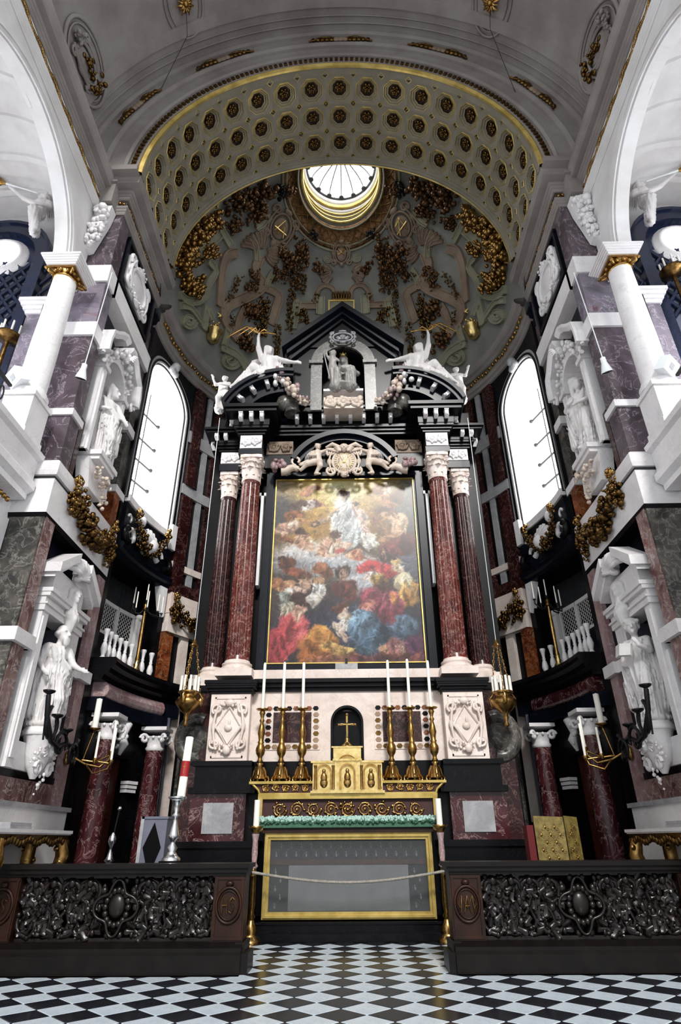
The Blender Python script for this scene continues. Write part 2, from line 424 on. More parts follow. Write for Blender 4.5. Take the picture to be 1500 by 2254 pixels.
# ---- barrel vault over the chancel
ZC, RV = 17.36, 5.35
def arch_sweep(mb, prof, mi=0, t0=0., t1=PI, seg=72, sm=True, zc=ZC, sz=1.0):
    P = []
    for r, y in prof:
        P.append([(-r * math.cos(t), y, zc + r * math.sin(t) * sz) for t in (t0 + (t1 - t0) * i / seg for i in range(seg + 1))])
    return mb.grid(P, mi, sm)
vm = MB()
arch_sweep(vm, [(RV + .22, 9.75), (RV + .22, 12.6)], 0)
arch_sweep(vm, [(RV, 9.86), (RV, 9.68)], 0)
arch_sweep(vm, [(RV, 12.42), (RV, 12.48), (RV - .05, 12.5), (RV - .05, 12.56), (RV - .09, 12.58), (RV - .09, 12.66)], 0, sm=False)
arch_sweep(vm, [(RV - .095, 12.64), (RV - .115, 12.66), (RV - .095, 12.69), (RV + .3, 12.70)], 1, sm=False)
arch_sweep(vm, [(RV + .3, 12.70), (RV + 5.0, 12.72), (RV + 5.0, 12.6), (RV + .2, 12.58)], 0, sm=False)
arch_sweep(vm, [(RV, 9.68), (RV - .03, 9.66), (RV - .03, 9.60), (RV + .06, 9.56), (RV + .10, 9.57)], 1, sm=False)
arch_sweep(vm, [(RV + .10, 9.57), (RV + .36, 9.57), (RV + .36, 9.50), (RV + .44, 9.47), (RV + .44, 9.52), (RV + .86, 9.52), (RV + .86, 9.44), (RV + .98, 9.40), (RV + .98, 9.46), (RV + 1.42, 9.46), (RV + 1.42, 9.38), (RV + 1.52, 9.34), (RV + 1.6, 9.34)], 2, sm=False)
for s in (-1, 1): vm.box(s * 5.4, s * 7.3, 9.46, 10.1, 17.3, 17.5, 2)
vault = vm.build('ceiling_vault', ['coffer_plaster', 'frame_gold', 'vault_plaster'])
tag(vault, 'coffered barrel vault with gilt octagons over the chancel', 'vault', kind='structure')
# dentils on the arch face
m = MB()
for i in range(110):
    t = PI * (i + .5) / 110; r = RV + .23; c = Vector((-r * math.cos(t), 9.545, ZC + r * math.sin(t)))
    R = Vector((-math.cos(t), 0, math.sin(t))); T = Vector((math.sin(t), 0, math.cos(t)))
    p = [c + T * a * .045 + R * b * .06 + Vector((0, d, 0)) for d in (-.03, .03) for a, b in ((-1, -1), (1, -1), (1, 1), (-1, 1))]
    m.hexa(p)
m.build('dentil_band', 'old_gold', vault)
# octagonal coffers
STEP = PI / 19; HX = RV * math.tan(STEP / 2); HY = .43
def octa(r, z, kx=1.0): return [(r * kx * math.cos(a), r * math.sin(a), z) for a in (PI / 8 + PI / 4 * i for i in range(8))]
cm = MB(); d = .12
outer = [(HX, HY - d), (HX - d, HY), (-HX + d, HY), (-HX, HY - d), (-HX, -HY + d), (-HX + d, -HY), (HX - d, -HY), (HX, -HY + d)]
outer = [(x, y, 0) for x, y in outer]
rings = [(outer, 0), (octa(.385, 0), 0), (octa(.375, -.016), 1), (octa(.36, -.016), 1), (octa(.352, .04), 0), (octa(.315, .04), 0), (octa(.310, .03), 1), (octa(.298, .03), 1), (octa(.292, .09), 0), (octa(.25, .09), 0), (octa(.245, .08), 1), (octa(.235, .08), 1), (octa(.23, .16), 2)]
for (a, _), (b, mi) in zip(rings, rings[1:]):
    cm.add(a + b, [(i, (i + 1) % 8, 8 + (i + 1) % 8, 8 + i) for i in range(8)], mi)
cm.add(octa(.23, .16), [list(range(8))], 2)
coff = cm.mesh('coffer', ['coffer_plaster', 'frame_gold', 'coffer_brown'])
rm = MB()
for i in range(6):
    a = PI / 3 * i; rm.ell((.11 * math.cos(a), .11 * math.sin(a), .1), (.062, .062, .04), 7, 4)
for i in range(6):
    a = PI / 3 * (i + .5); rm.ell((.07 * math.cos(a), .07 * math.sin(a), .07), (.04, .04, .03), 6, 4)
rm.ell((0, 0, .04), (.045, .045, .04), 7, 4)
rose = rm.mesh('rosette', 'old_gold')
dm = MB()
D4 = lambda r, z: [(r, 0, z), (0, r, z), (-r, 0, z), (0, -r, z)]
for a, b, mi in ((D4(.12, 0), D4(.105, -.012), 1), (D4(.105, -.012), D4(.09, -.012), 1), (D4(.09, -.012), D4(.08, .06), 0), (D4(.08, .06), D4(.001, .06), 2)):
    dm.add(a + b, [(i, (i + 1) % 4, 4 + (i + 1) % 4, 4 + i) for i in range(4)], mi)
dm.ell((0, 0, .04), (.03, .03, .02), 6, 4, 1)
diam = dm.mesh('diamond_coffer', ['coffer_plaster', 'frame_gold', 'coffer_brown'])
def vmat(t, y, r=RV):
    R = Vector((-math.cos(t), 0, math.sin(t))); T = Vector((math.sin(t), 0, math.cos(t))); Yv = Vector((0, 1, 0))
    Mx = Matrix((T, Yv, R)).transposed().to_4x4(); Mx.translation = Vector((-r * math.cos(t), y, ZC + r * math.sin(t))); return Mx
for k in range(19):
    for q in range(3):
        Mx = vmat(STEP * (k + .5), 10.285 + .86 * q, RV)
        c = inst('coffer', coff, vault, Mx); inst('rosette', rose, c)
for k in range(1, 19):
    for q in range(4):
        inst('diamond_coffer', diam, vault, vmat(STEP * k, 9.855 + .86 * q, RV / math.cos(STEP / 2) - .012))

# ---- nave vault in front of the chancel arch
nm = MB()
arch_sweep(nm, [(6.95, 9.34), (6.95, 8.75), (6.88, 8.72), (6.88, 8.42), (6.95, 8.40), (6.95, 6.2), (6.9, 6.18), (6.9, 6.0), (6.95, 5.98), (6.95, 3.2)], 0, sm=False)
arch_sweep(nm, [(7.4, 3.2), (7.4, 9.6), (6.8, 9.6)], 0, sm=False)
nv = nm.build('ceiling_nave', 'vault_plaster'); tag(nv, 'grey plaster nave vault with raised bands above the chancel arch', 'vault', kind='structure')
# thin mouldings of the vault
for rr, yy in ((6.9, 9.15), (6.9, 8.95)):
    m = MB(); arch_sweep(m, [(rr + .04, yy - .02), (rr, yy), (rr + .04, yy + .03)], 0, sm=False); m.build('vault_moulding', 'vault_plaster', nv)
# gilt cartouches along the arch band
for k, px in enumerate(((330, 240), (515, 150), (750, 106), (950, 128), (1155, 210))):
    p = atY(px[0], px[1], 9.42); t = math.atan2(p.z - ZC, -p.x); r = 6.55
    m = MB()
    for i in range(-6, 7):
        tt = t + i * .022; a = .5 + .5 * math.cos(i * .35)
        m.ell((-r * math.cos(tt), 9.42, ZC + r * math.sin(tt)), (.07 + .05 * a, .05, .06 + .06 * a), 7, 5, 0 if abs(i) > 1 else 1)
    for e in (-1, 1):
        m.tube([(-(r + .1 * math.sin(j * .7)) * math.cos(t + e * (.03 + j * .018)), 9.4, ZC + (r + .1 * math.sin(j * .7)) * math.sin(t + e * (.03 + j * .018))) for j in range(8)], .03, 5)
    m.build('gilt_cartouche', ['old_gold', 'strap_brown'], nv)
# oval vault frames and gilt bosses with hanging wires
def vaultpx(x, y, r=6.9):
    d = ray(x, y); a = d.x ** 2 + d.z ** 2; b = 2 * (O.x * d.x + (O.z - ZC) * d.z); c = O.x ** 2 + (O.z - ZC) ** 2 - r * r
    p = O + d * ((-b + math.sqrt(b * b - 4 * a * c)) / 2 / a); return math.atan2(p.z - ZC, -p.x), p.y
for px in ((405, 6), (1083, 4)):
    t, y = vaultpx(*px)
    m = MB(); Mx = vmat(t, y, 6.9)
    m.tube([Mx @ Vector((.62 * math.cos(a), .85 * math.sin(a), 0)) for a in (2 * PI * i / 32 for i in range(32))], .035, 6, closed=True)
    m.tube([Mx @ Vector((.5 * math.cos(a), .72 * math.sin(a), 0)) for a in (2 * PI * i / 32 for i in range(32))], .02, 6, closed=True)
    m.build('oval_frame', 'vault_plaster', nv)
    m = MB()
    for i in range(14):
        a = 2 * PI * i / 14; L = .24 + .06 * (i % 2)
        m.tube([Mx @ Vector((0, 0, -.02)), Mx @ Vector((L * .6 * math.cos(a), L * .6 * math.sin(a), -.12)), Mx @ Vector((L * math.cos(a), L * math.sin(a), -.05))], [.05, .04, .012], 5)
    m.ell(Mx @ Vector((0, 0, -.1)), .09, 8, 6)
    m.build('gilt_boss', 'gold', nv)
    q = Mx @ Vector((0, 0, -.1)); e = atY(345 if px[0] < 750 else 1140, 215, 9.6)
    MB().tube([q, (q.x * 1.02, 8.6, q.z - .25), tuple(e)], .008, 4).build('hanging_wire', 'iron', nv)

# ---- semi-dome over the apse
DC, DA, DZ = Vector((0, YA, 16.5)), 5.72, 9.2
def domepx(x, y, off=0.0):
    d = ray(x, y); o = O - DC; S = Vector((1 / (DA - off), 1 / (DA - off), 1 / (DZ - off)))
    dd = Vector((d.x * S.x, d.y * S.y, d.z * S.z)); oo = Vector((o.x * S.x, o.y * S.y, o.z * S.z))
    A, B, C = dd.dot(dd), 2 * oo.dot(dd), oo.dot(oo) - 1; q = max(B * B - 4 * A * C, 0)
    return O + d * ((-B + math.sqrt(q)) / 2 / A)
def domen(p):
    q = p - DC; n = Vector((q.x / DA ** 2, q.y / DA ** 2, q.z / DZ ** 2)); return -n.normalized()
OCY, OCR = 14.75, 1.62
def domept(x, y):
    q = 1 - (x * x + (y - YA) ** 2) / DA ** 2
    return Vector((x, y, DC.z + DZ * math.sqrt(max(q, 0))))
mb = MB(); NU = 72
rows = []
for j in range(26):   # polar grid around the oculus: from its rim out to the wall circle / arch plane
    row = []
    for i in range(NU):
        a = 2 * PI * i / NU; dx, dy = math.cos(a), math.sin(a)
        # distance to circle of radius DA about YA
        oy = OCY - YA; b = oy * dy; tmax = -b + math.sqrt(b * b - oy * oy + DA * DA)
        if dy < 0: tmax = min(tmax, max((OCY - 12.7) / -dy, OCR))
        u = 1 - (1 - j / 25) ** 1.6; t = OCR + (tmax - OCR) * u
        row.append(domept(dx * t, OCY + dy * t))
    rows.append(row)
mb.grid(rows, 0, True, False, True)
dome = mb.build('ceiling_dome', 'dome_grey'); tag(dome, 'semi-dome of the apse crowded with gilt strapwork reliefs', 'dome', kind='structure')
# lantern rings around the oculus
zr = domept(0, OCY).z - .1
m = MB()
m.lathe([(1.62, .5), (1.62, -.02), (1.68, -.06), (1.75, -.02), (1.78, .05)], 56, (0, OCY, zr), 0, cap=False)
m.lathe([(1.52, .62), (1.52, .1), (1.57, .06), (1.63, .1)], 56, (0, OCY, zr), 1, cap=False)
m.lathe([(1.45, .85), (1.45, .3), (1.53, .26)], 56, (0, OCY, zr), 0, cap=False)
for i in range(64):
    a = 2 * PI * i / 64; m.ell((1.7 * math.cos(a), OCY + 1.7 * math.sin(a), zr - .06), .055, 6, 4, 1)
m.build('oculus_ring', ['plaster', 'frame_gold', 'dome_brown'], dome)
def dring(mb, r, off, mi=0, tube=None, a0=-.42, a1=PI + .42, n=56):
    L = []
    for i in range(n + 1):
        a = a0 + (a1 - a0) * i / n; y = OCY + r * math.sin(a)
        if y < 12.75: continue
        p = domept(r * math.cos(a), y); L.append(p + domen(p) * off)
    return L
m = MB(); rows_ = []
for f_ in (0, .12, .3, .3, .5, .5, .75, 1.0):
    row = []
    for i in range(64):
        a = 2 * PI * i / 64; x, y = math.cos(a), OCY + math.sin(a) * OCR; p = domept(OCR * x, max(y, 12.7)); rr = OCR + (.06 if len(rows_) in (1, 2) else -.02 if len(rows_) in (3, 4) else .03)
        row.append((rr * x, max(OCY + rr * math.sin(a), 12.7), p.z - .05 + (zr + .15 - p.z) * f_))
    rows_.append(row)
m.grid(rows_, 0, False, False, True); m.build('lantern_drum', 'coffer_plaster', dome)
m = MB()
for f_, tr in ((.02, .07), (.32, .04), (.55, .045)):
    L = []
    for i in range(64):
        a = 2 * PI * i / 64; y = max(OCY + (OCR - .03) * math.sin(a), 12.72); p = domept(OCR * math.cos(a), y); L.append(((OCR - .03) * math.cos(a), y, p.z + (zr + .15 - p.z) * f_))
    m.tube(L, tr, 6, closed=True)
m.build('drum_moulding', 'frame_gold', dome)
m = MB(); A = [dring(m, r, o) for r, o in ((1.7, .04), (1.78, .12), (2.28, .1), (2.36, .0))]
k = min(len(q) for q in A); A = [q[(len(q) - k) // 2:(len(q) - k) // 2 + k] for q in A]; m.grid(A, 0, True); m.build('oculus_border', 'dome_brown', dome)
m = MB()
for r, o, t in ((2.38, .08, .05), (1.8, .14, .035), (2.24, .12, .03)): m.tube(dring(m, r, o), t, 6)
m.build('outer_ring', 'strap_green', dome)
m = MB()
for i in range(22):
    a = -.3 + (PI + .6) * i / 21
    for sg in (-1, 1):
        L = []
        for q in range(5):
            r = 1.84 + .1 * q; aa = a + sg * (.12 - .06 * q); y = OCY + r * math.sin(aa)
            if y > 12.75: p = domept(r * math.cos(aa), y); L.append(p + domen(p) * .12)
        if len(L) > 1: m.tube(L, .03, 5)
m.build('border_scrolls', 'old_gold', dome)
# lantern cupola: scalloped glazed shell
m = MB(); NS = 16; P = []
zl = zr + .5
for j in range(9):
    t = j / 8; row = []
    for i in range(NS * 6):
        a = 2 * PI * i / (NS * 6); sca = 1 - .07 * (1 - t) * (1 - abs(math.sin(a * NS / 2)))
        r = 1.44 * sca * math.cos(t * PI / 2 * .93); row.append((r * math.cos(a), OCY + r * math.sin(a), zl + .9 * math.sin(t * PI / 2)))
    P.append(row)
m.grid(P, 0, True, False, True)
lant = m.build('window_3', 'daylight'); tag(lant, 'round scalloped lantern skylight glowing at the top of the dome', 'skylight', kind='structure')
m = MB()
for k in range(NS):
    a = 2 * PI * k / NS
    m.tube([(1.34 * math.cos(t) * math.cos(a), OCY + 1.34 * math.cos(t) * math.sin(a), zl - .03 + .85 * math.sin(t)) for t in (PI / 2 * .86 * j / 8 for j in range(9))], .03, 5)
    m.ell((1.36 * math.cos(a), OCY + 1.36 * math.sin(a), zl + .02), (.12, .12, .05), 8, 5)
m.lathe([(.24, .86), (.27, .83), (.24, .8)], 20, (0, OCY, zl), 0, cap=False)
m.lathe([(1.46, .02), (1.36, .0), (1.46, -.03)], 40, (0, OCY, zl), 0, cap=False)
m.build('glazing_bars', 'lead', lant)
# dome cornice (curved), two gilt friezes
def apse(r, ph, z, s): return (s * r * math.cos(ph), YA + r * math.sin(ph), z)
def cring(mb, prof, mi=0, a0=-.05, a1=PI + .05, seg=64, sm=False):
    P = [[(-r * math.cos(t), YA + r * math.sin(t), z) for t in (a0 + (a1 - a0) * i / seg for i in range(seg + 1))] for r, z in prof]
    return mb.grid(P, mi, sm)
m = MB(); cring(m, [(5.9, 15.55), (5.74, 15.6), (5.72, 15.72), (5.66, 15.75), (5.66, 15.9)]); cring(m, [(5.62, 16.12), (5.55, 16.15), (5.55, 16.24), (5.44, 16.27), (5.38, 16.36), (5.38, 16.46), (5.5, 16.5), (5.8, 16.52)])
m.build('dome_cornice', 'vault_plaster', dome)
m = MB(); cring(m, [(5.66, 15.9), (5.66, 16.12), (5.6, 16.12)]); m.build('dome_frieze', 'coffer_plaster', dome)
m = MB()
for i in range(90):
    t = PI * (i + .5) / 90; m.ell((-5.63 * math.cos(t), YA + 5.63 * math.sin(t), 16.01 + .04 * math.sin(i * 1.3)), (.08, .08, .06 + .02 * math.sin(i * 2.1)), 6, 4)
m.build('gilt_leaf_frieze', 'gold', dome)
# ================================================================== ORNAMENT HELPERS
def leafmb(h=.3, wd=.16, curl=.14, n=6):
    """acanthus leaf rising from the origin along z, curling towards +y"""
    P = []
    for i in range(n + 1):
        t = i / n; z = h * math.sin(t * PI * .62) / math.sin(PI * .62) if t < .8 else h * (1.02 - (t - .8) * .5)
        y = curl * t ** 3 * 1.4; w_ = wd / 2 * (math.sin(PI * (.18 + .8 * t)) ** .7) * (1 + .18 * math.cos(t * 19))
        P.append([(x * w_, y + .03 * (1 - abs(x)) , z) for x in (-1, -.5, 0, .5, 1)])
    m = MB(); m.grid(P, 0, True); Q = [[(x, y - .02, z) for x, y, z in r] for r in P]; m.grid(Q, 0, True); return m
def capital(r, h, seg=16):
    """composite capital, base at z=0, shaft radius r"""
    m = MB(); m.lathe([(r * 1.08, 0), (r * 1.12, h * .03), (r, h * .06), (r * .98, h * .3), (r * 1.1, h * .7), (r * 1.3, h * .86)], seg)
    for row, (z, hh, k, off) in enumerate(((.05, .42, 8, 0), (.2, .48, 8, PI / 8))):
        lf = leafmb(h * hh, r * .8, r * .42)
        for i in range(k):
            a = 2 * PI * i / k + off
            m.join(lf, Matrix.Translation((0, 0, h * z)) @ Matrix.Rotation(a - PI / 2, 4, 'Z') @ Matrix.Translation((0, r * .98, 0)))
    for ex in (-1, 1):
        for ey in (-1, 1):
            R = r * 1.15
            m.tube([((ex * (R + .28 * r * math.cos(t) * (1 - t / 14)) * .82), ey * (R + .28 * r * math.cos(t) * (1 - t / 14)) * .82, h * .74 + .3 * r * math.sin(t) * (1 - t / 14)) for t in (i * .65 for i in range(15))], [r * .16 - r * .006 * i for i in range(15)], 6)
    # concave abacus
    pts = []
    for c in range(4):
        a0 = PI / 4 + c * PI / 2
        for i in range(6):
            a = a0 + (PI / 2) * i / 6; rr = r * (1.75 - .48 * math.sin(i / 6 * PI)); pts.append((rr * math.cos(a), rr * math.sin(a)))
    m.prism(pts, h * .88, h, lambda u, v, w: (u, v, w))
    for c in range(4):
        a = c * PI / 2; m.ell((r * 1.25 * math.cos(a), r * 1.25 * math.sin(a), h * .9), r * .2, 7, 5)
        for k in (-1, 0, 1): m.ell((r * 1.2 * math.cos(a) - k * .22 * r * math.sin(a), r * 1.2 * math.sin(a) + k * .22 * r * math.cos(a), h * .74), r * .11, 6, 4)
    return m
def shaft(r0, r1, z0, z1, flutes=20):
    m = MB(); fn = lambda a, z: 1 - .055 * max(0, math.cos(a * flutes)) ** .6 if True else 1
    pr = [(r0, z0)] + [(r0 + (r1 - r0) * max(0, t - .3) / .7, z0 + (z1 - z0) * t) for t in (.02, .3, .65, .98)] + [(r1, z1)]
    m.lathe(pr[1:-1], flutes * 6, fn=fn, sm=False); m.lathe([(r0 * 1.06, z0), (r0 * 1.0, z0 + .1)], 32); m.lathe([(r1, z1 - .1), (r1 * 1.06, z1)], 32); return m
def attic(r, h): return MB().lathe([(r * 1.42, 0), (r * 1.44, h * .14), (r * 1.42, h * .28), (r * 1.22, h * .36), (r * 1.16, h * .5), (r * 1.26, h * .6), (r * 1.26, h * .72), (r * 1.1, h * .82), (r * 1.06, h)], 32)
def scrollwork(m, w_, h, y=0, n=3, t=.02, mi=0, seed=1):
    """rinceau relief filling w x h in the xz plane centred on 0, proud towards -y"""
    rnd = random.Random(seed)
    for i in range(n):
        cx = -w_ / 2 + w_ * (i + .5) / n; sg = 1 if i % 2 else -1; R = min(w_ / n, h) * .42
        m.tube([(cx + R * math.cos(a) * (1 - a / 16), y, sg * R * .95 * math.sin(a) * (1 - a / 16)) for a in (k * .55 for k in range(20))], [t * (1.3 - k * .03) for k in range(20)], 5, mi)
        m.ell((cx, y, 0), (t * 2, t * 1.6, t * 2), 7, 5, mi)
        for k in range(7):
            a = k * .9 + rnd.random(); rr = R * (.75 + .3 * rnd.random())
            m.ell((cx + rr * math.cos(a), y - t * .3, sg * rr * math.sin(a) * .95), (t * (1.2 + rnd.random()), t, t * (1.2 + rnd.random())), 6, 4, mi)
    return m
def blobs(m, path, r, n, seed=0, mi=0, jit=1.0, leaf=.35, mil=None, fs=1.0):
    """fruit/flower garland along a polyline with radius function r(t)"""
    rnd = random.Random(seed); pts = [Vector(p) for p in path]
    seg = [(b - a).length for a, b in zip(pts, pts[1:])]; T = sum(seg)
    for i in range(n):
        d = T * (i + .5) / n; k = 0
        while k < len(seg) - 1 and d > seg[k]: d -= seg[k]; k += 1
        c = pts[k].lerp(pts[k + 1], min(1, d / max(seg[k], 1e-6))); R = r((i + .5) / n)
        o = Vector((rnd.uniform(-1, 1), rnd.uniform(-1, 1), rnd.uniform(-1, 1))) * R * .75 * jit
        q = R * rnd.uniform(.35, .62) * fs
        if rnd.random() < leaf: m.ell(c + o * 1.15, (q * rnd.uniform(.4, 1.2), q * rnd.uniform(.4, 1), q * rnd.uniform(.5, 1.3)), 6, 4, mi if mil is None else mil)
        else: m.ell(c + o, q, 7, 5, mi)
    return m
def cherubhead(m, c, r, mi=0, wings=True):
    c = Vector(c); m.ell(c, (r * .85, r * .8, r), 10, 7, mi)
    for k in range(7): m.ell(c + Vector((r * .75 * math.cos(k * PI / 6), -.1 * r, r * (.35 + .6 * math.sin(k * PI / 6)))), r * .3, 6, 4, mi)
    m.ell(c + Vector((0, -r * .85, -.05 * r)), r * .16, 6, 4, mi)
    for e in (-1, 1):
        m.ell(c + Vector((e * r * .4, -r * .6, -.25 * r)), r * .25, 6, 4, mi)
        if wings:
            for k in range(4): m.tube([c + Vector((e * r * .7, 0, -.3 * r - .15 * k * r)), c + Vector((e * r * (1.6 - .1 * k), -.1 * r, .3 * r - .3 * k * r)), c + Vector((e * r * (2.3 - .25 * k), 0, .1 * r - .4 * k * r))], [r * .25, r * .3, r * .1], 6, mi)
def cartouche(w_, h, y=0, mi=0, oval=True, ring=True):
    """scrolled shield in the xz plane, proud towards -y"""
    m = MB()
    if oval:
        m.ell((0, y, 0), (w_ * .26, .06, h * .30), 16, 8, mi)
    if ring: m.tube([(w_ * .33 * math.cos(a), y - .03, h * .38 * math.sin(a)) for a in (2 * PI * i / 28 for i in range(28))], .035 * max(w_, h), 6, mi, closed=True)
    for ex in (-1, 1):
        for ez in (-1, 1):
            R = .14 * min(w_, h)
            m.tube([(ex * (w_ * .36 + R * math.cos(a) * (1 - a / 12)), y - .04, ez * (h * .34 + R * math.sin(a) * (1 - a / 12))) for a in (-1 + i * .6 for i in range(13))], [R * .3] * 13, 6, mi)
        m.tube([(ex * w_ * (.30 + .12 * math.sin(PI * t)), y - .05, h * (.45 - .9 * t)) for t in (i / 8 for i in range(9))], .03 * max(w_, h), 6, mi)
        m.ell((ex * w_ * .42, y - .03, 0), (w_ * .07, .05, h * .12), 8, 5, mi)
    m.ell((0, y - .05, h * .47), (w_ * .16, .07, h * .08), 8, 5, mi); m.ell((0, y - .05, -h * .46), (w_ * .12, .06, h * .1), 8, 5, mi)
    for k in range(-2, 3): m.ell((k * w_ * .07, y - .06, -h * (.36 + .03 * (2 - abs(k)))), .035 * max(w_, h), 6, 4, mi)
    return m

# ================================================================== APSE WALLS
DG = PI / 180
def cbox(mb, s, ph0, ph1, r0, r1, z0, z1, mi=0, seg=None, sm=False):
    """curved block on the apse wall; ph in degrees from the side wall"""
    n = seg or max(1, int(abs(ph1 - ph0) / 3))
    P = []
    for r, z in ((r0, z0), (r1, z0), (r1, z1), (r0, z1)):
        P.append([apse(r, (ph0 + (ph1 - ph0) * i / n) * DG, z, s) for i in range(n + 1)])
    mb.grid(P, mi, sm, True, False)
    for i in (0, n): mb.add([P[k][i] for k in range(4)], [(0, 1, 2, 3)], mi)
    return mb
def cmold(mb, s, ph0, ph1, prof, mi=0):
    n = max(2, int((ph1 - ph0) / 3)); P = [[apse(r, (ph0 + (ph1 - ph0) * i / n) * DG, z, s) for i in range(n + 1)] for r, z in prof]
    mb.grid(P, mi, False, True, False)
    for i in (0, n): mb.add([p[i] for p in P], [list(range(len(P)))], mi)
    return mb
wa = MB()
for s in (-1, 1):
    cbox(wa, s, 26, 90, 5.8, 6.6, 0, 15.6)
    cbox(wa, s, -2, 26, 7.4, 7.5, 0, 15.6)
    cbox(wa, s, -2, 26, 5.8, 7.4, 15.2, 15.7)
    cbox(wa, s, -2, 0.3, 5.8, 7.4, 4.9, 15.2); cbox(wa, s, -2, 2, 5.8, 7.4, 0, 4.9)
    cbox(wa, s, 25, 26.5, 5.8, 7.4, 0, 15.2)
    cbox(wa, s, -2, 26, 5.8, 7.4, 4.2, 5.2); cbox(wa, s, -2, 26, 5.8, 7.4, 8.1, 9.6)
wapse = wa.build('wall_apse', 'black_marble'); tag(wapse, 'curved apse wall of black marble behind the high altar', 'wall', kind='structure')
WIN = {}
for s in (-1, 1):
    n = SIDE[s]; UC, HWD, ZB, ZS = 12.4, 11.2, 9.85, 13.88; RW = 5.8
    hw = HWD * DG * RW; top = ZS + hw
    def mp(u, v, w, s=s): return apse(RW + w, (UC * DG) + u / RW, v, s)
    # wall panel with arched opening
    def arched(mb, hw, zb, zs, o0, o1, w0, w1, mi=0, nn=24):
        """band between an inner arch (hw,zb,zs) grown by o0 and by o1, extruded from w0 to w1"""
        A = []; B = []
        for o, L in ((o0, A), (o1, B)):
            L.append((-hw - o, zb)); L += [(-(hw + o) * math.cos(PI * i / nn), zs + (hw + o) * math.sin(PI * i / nn)) for i in range(nn + 1)]; L.append((hw + o, zb))
        for i in range(len(A) - 1):
            q = [A[i], A[i + 1], B[i + 1], B[i]]
            mb.hexa([mp(u, v, w0) for u, v in q] + [mp(u, v, w1) for u, v in q], mi)
        return mb
    m = MB(); nn = 24; hz = [(-hw, 9.6)] + [(-hw * math.cos(PI * i / nn), ZS + hw * math.sin(PI * i / nn)) for i in range(nn + 1)]
    e = 1.42
    for i in range(nn):
        a, b = hz[1 + i], hz[2 + i]
        m.hexa([mp(u, v, 0) for u, v in (a, b, (b[0], 15.7), (a[0], 15.7))] + [mp(u, v, 1.0) for u, v in (a, b, (b[0], 15.7), (a[0], 15.7))])
    for u0, u1 in ((-e, -hw), (hw, e)):
        m.hexa([mp(u, v, 0) for u, v in ((u0, 9.6), (u1, 9.6), (u1, 15.7), (u0, 15.7))] + [mp(u, v, 1.0) for u, v in ((u0, 9.6), (u1, 9.6), (u1, 15.7), (u0, 15.7))])
    m.build('window_wall_panel', 'blue_black_marble', wapse)
    # window: reveal, glass panes, glazing bars
    wid = 1 if s < 0 else 2
    m = MB(); arched(m, hw, 9.7, ZS, -.02, .06, .02, 1.15); m.box(*( -0.001, 0, 0, 0.001, 9.7, 9.71))
    m.hexa([mp(u, v, w) for w in (0.02, 1.15) for u, v in ((-hw, 9.62), (hw, 9.62), (hw, 9.8), (-hw, 9.8))])
    win = m.build(f'window_{wid}', 'white_paint')
    tag(win, f'tall round-headed leaded window blazing with daylight in the {n} of the apse', 'window', kind='structure')
    # glass divided into panes: 3 columns x rows, each its own pane
    gw = hw - .02; gd = 1.05; nc = 4; zt = ZS + gw
    zz = [9.8 + .78 * i for i in range(6)] + [ZS]
    zz = [z for z in zz if z <= ZS - .3] + [ZS]
    for i in range(nc):
        u0, u1 = -gw + 2 * gw * i / nc + .012, -gw + 2 * gw * (i + 1) / nc - .012
        for z0, z1 in zip(zz, zz[1:]):
            MB().prism([(u0, z0 + .012), (u1, z0 + .012), (u1, z1 - .012), (u0, z1 - .012)], gd, gd + .02, mp).build('pane', 'daylight', win)
        pts = [(u0, ZS + .012), (u1, ZS + .012)]
        for k in range(7):
            u = u1 + (u0 - u1) * k / 6; pts.append((u, ZS + math.sqrt(max(gw * gw - u * u, .02)) - .0))
        MB().prism(pts, gd, gd + .02, mp).build('pane', 'daylight', win)
    m = MB()
    for i in range(1, nc):
        u = -gw + 2 * gw * i / nc; m.tube([mp(u, 9.8, gd - .02), mp(u, ZS + math.sqrt(gw * gw - u * u), gd - .02)], .035 if i == 2 else .022, 5)
    for z in zz[1:]: m.tube([mp(-gw + .05, z, gd - .03), mp(0, z, gd - .03), mp(gw - .05, z, gd - .03)], .036, 5)
    for z in zz[1:]:
        m.ell(mp(gw - .08, z, gd - .06), .07, 6, 5)
    m.build('glazing_bars', 'lead', win)
    m = MB(); arched(m, hw, 9.62, ZS, .04, .10, -.05, .0); m.build('inner_moulding', 'white_marble', win)
    m = MB(); arched(m, hw, 9.62, ZS, .10, .17, -.08, .0); arched(m, hw, 9.62, ZS, .26, .36, -.06, .0); m.build('black_moulding', 'black_marble', win)
    m = MB(); arched(m, hw, 9.62, ZS, .17, .26, -.05, .0); m.build('grey_moulding', 'pale_slab', win)
    # sill and apron
    m = MB(); cbox(m, s, 0, 25.2, 5.66, 5.9, 9.52, 9.72); cbox(m, s, 23.8, 26.0, 5.64, 5.9, 9.2, 10.0); m.build('window_sill', 'white_marble', win)
    m = MB(); cbox(m, s, .5, 25.5, 5.72, 5.9, 8.3, 9.52); m.build('apron_panel', 'blue_black_marble', win)
    # keystone scroll
    m = MB()
    for k in range(10): m.ell(mp(-.1 + .025 * k, top + .05 + .06 * math.sin(k * 1.3), -.15), (.12, .12, .1), 7, 5)
    m.ell(mp(0, top + .2, -.2), (.16, .14, .18), 8, 6); m.build('carved_keystone', 'pale_slab', win)
    # apron: white cartouche shell, black volutes, navy cornice
    m = MB()
    for a in range(-4, 5):
        m.tube([mp(.05, 8.55, -.14), mp(.05 + .25 * math.sin(a * .3), 8.8 + .1 * math.cos(a * .3), -.3), mp(.05 + .52 * math.sin(a * .32), 8.62 + .62 * math.cos(a * .32), -.2)], [.06, .11, .07], 6)
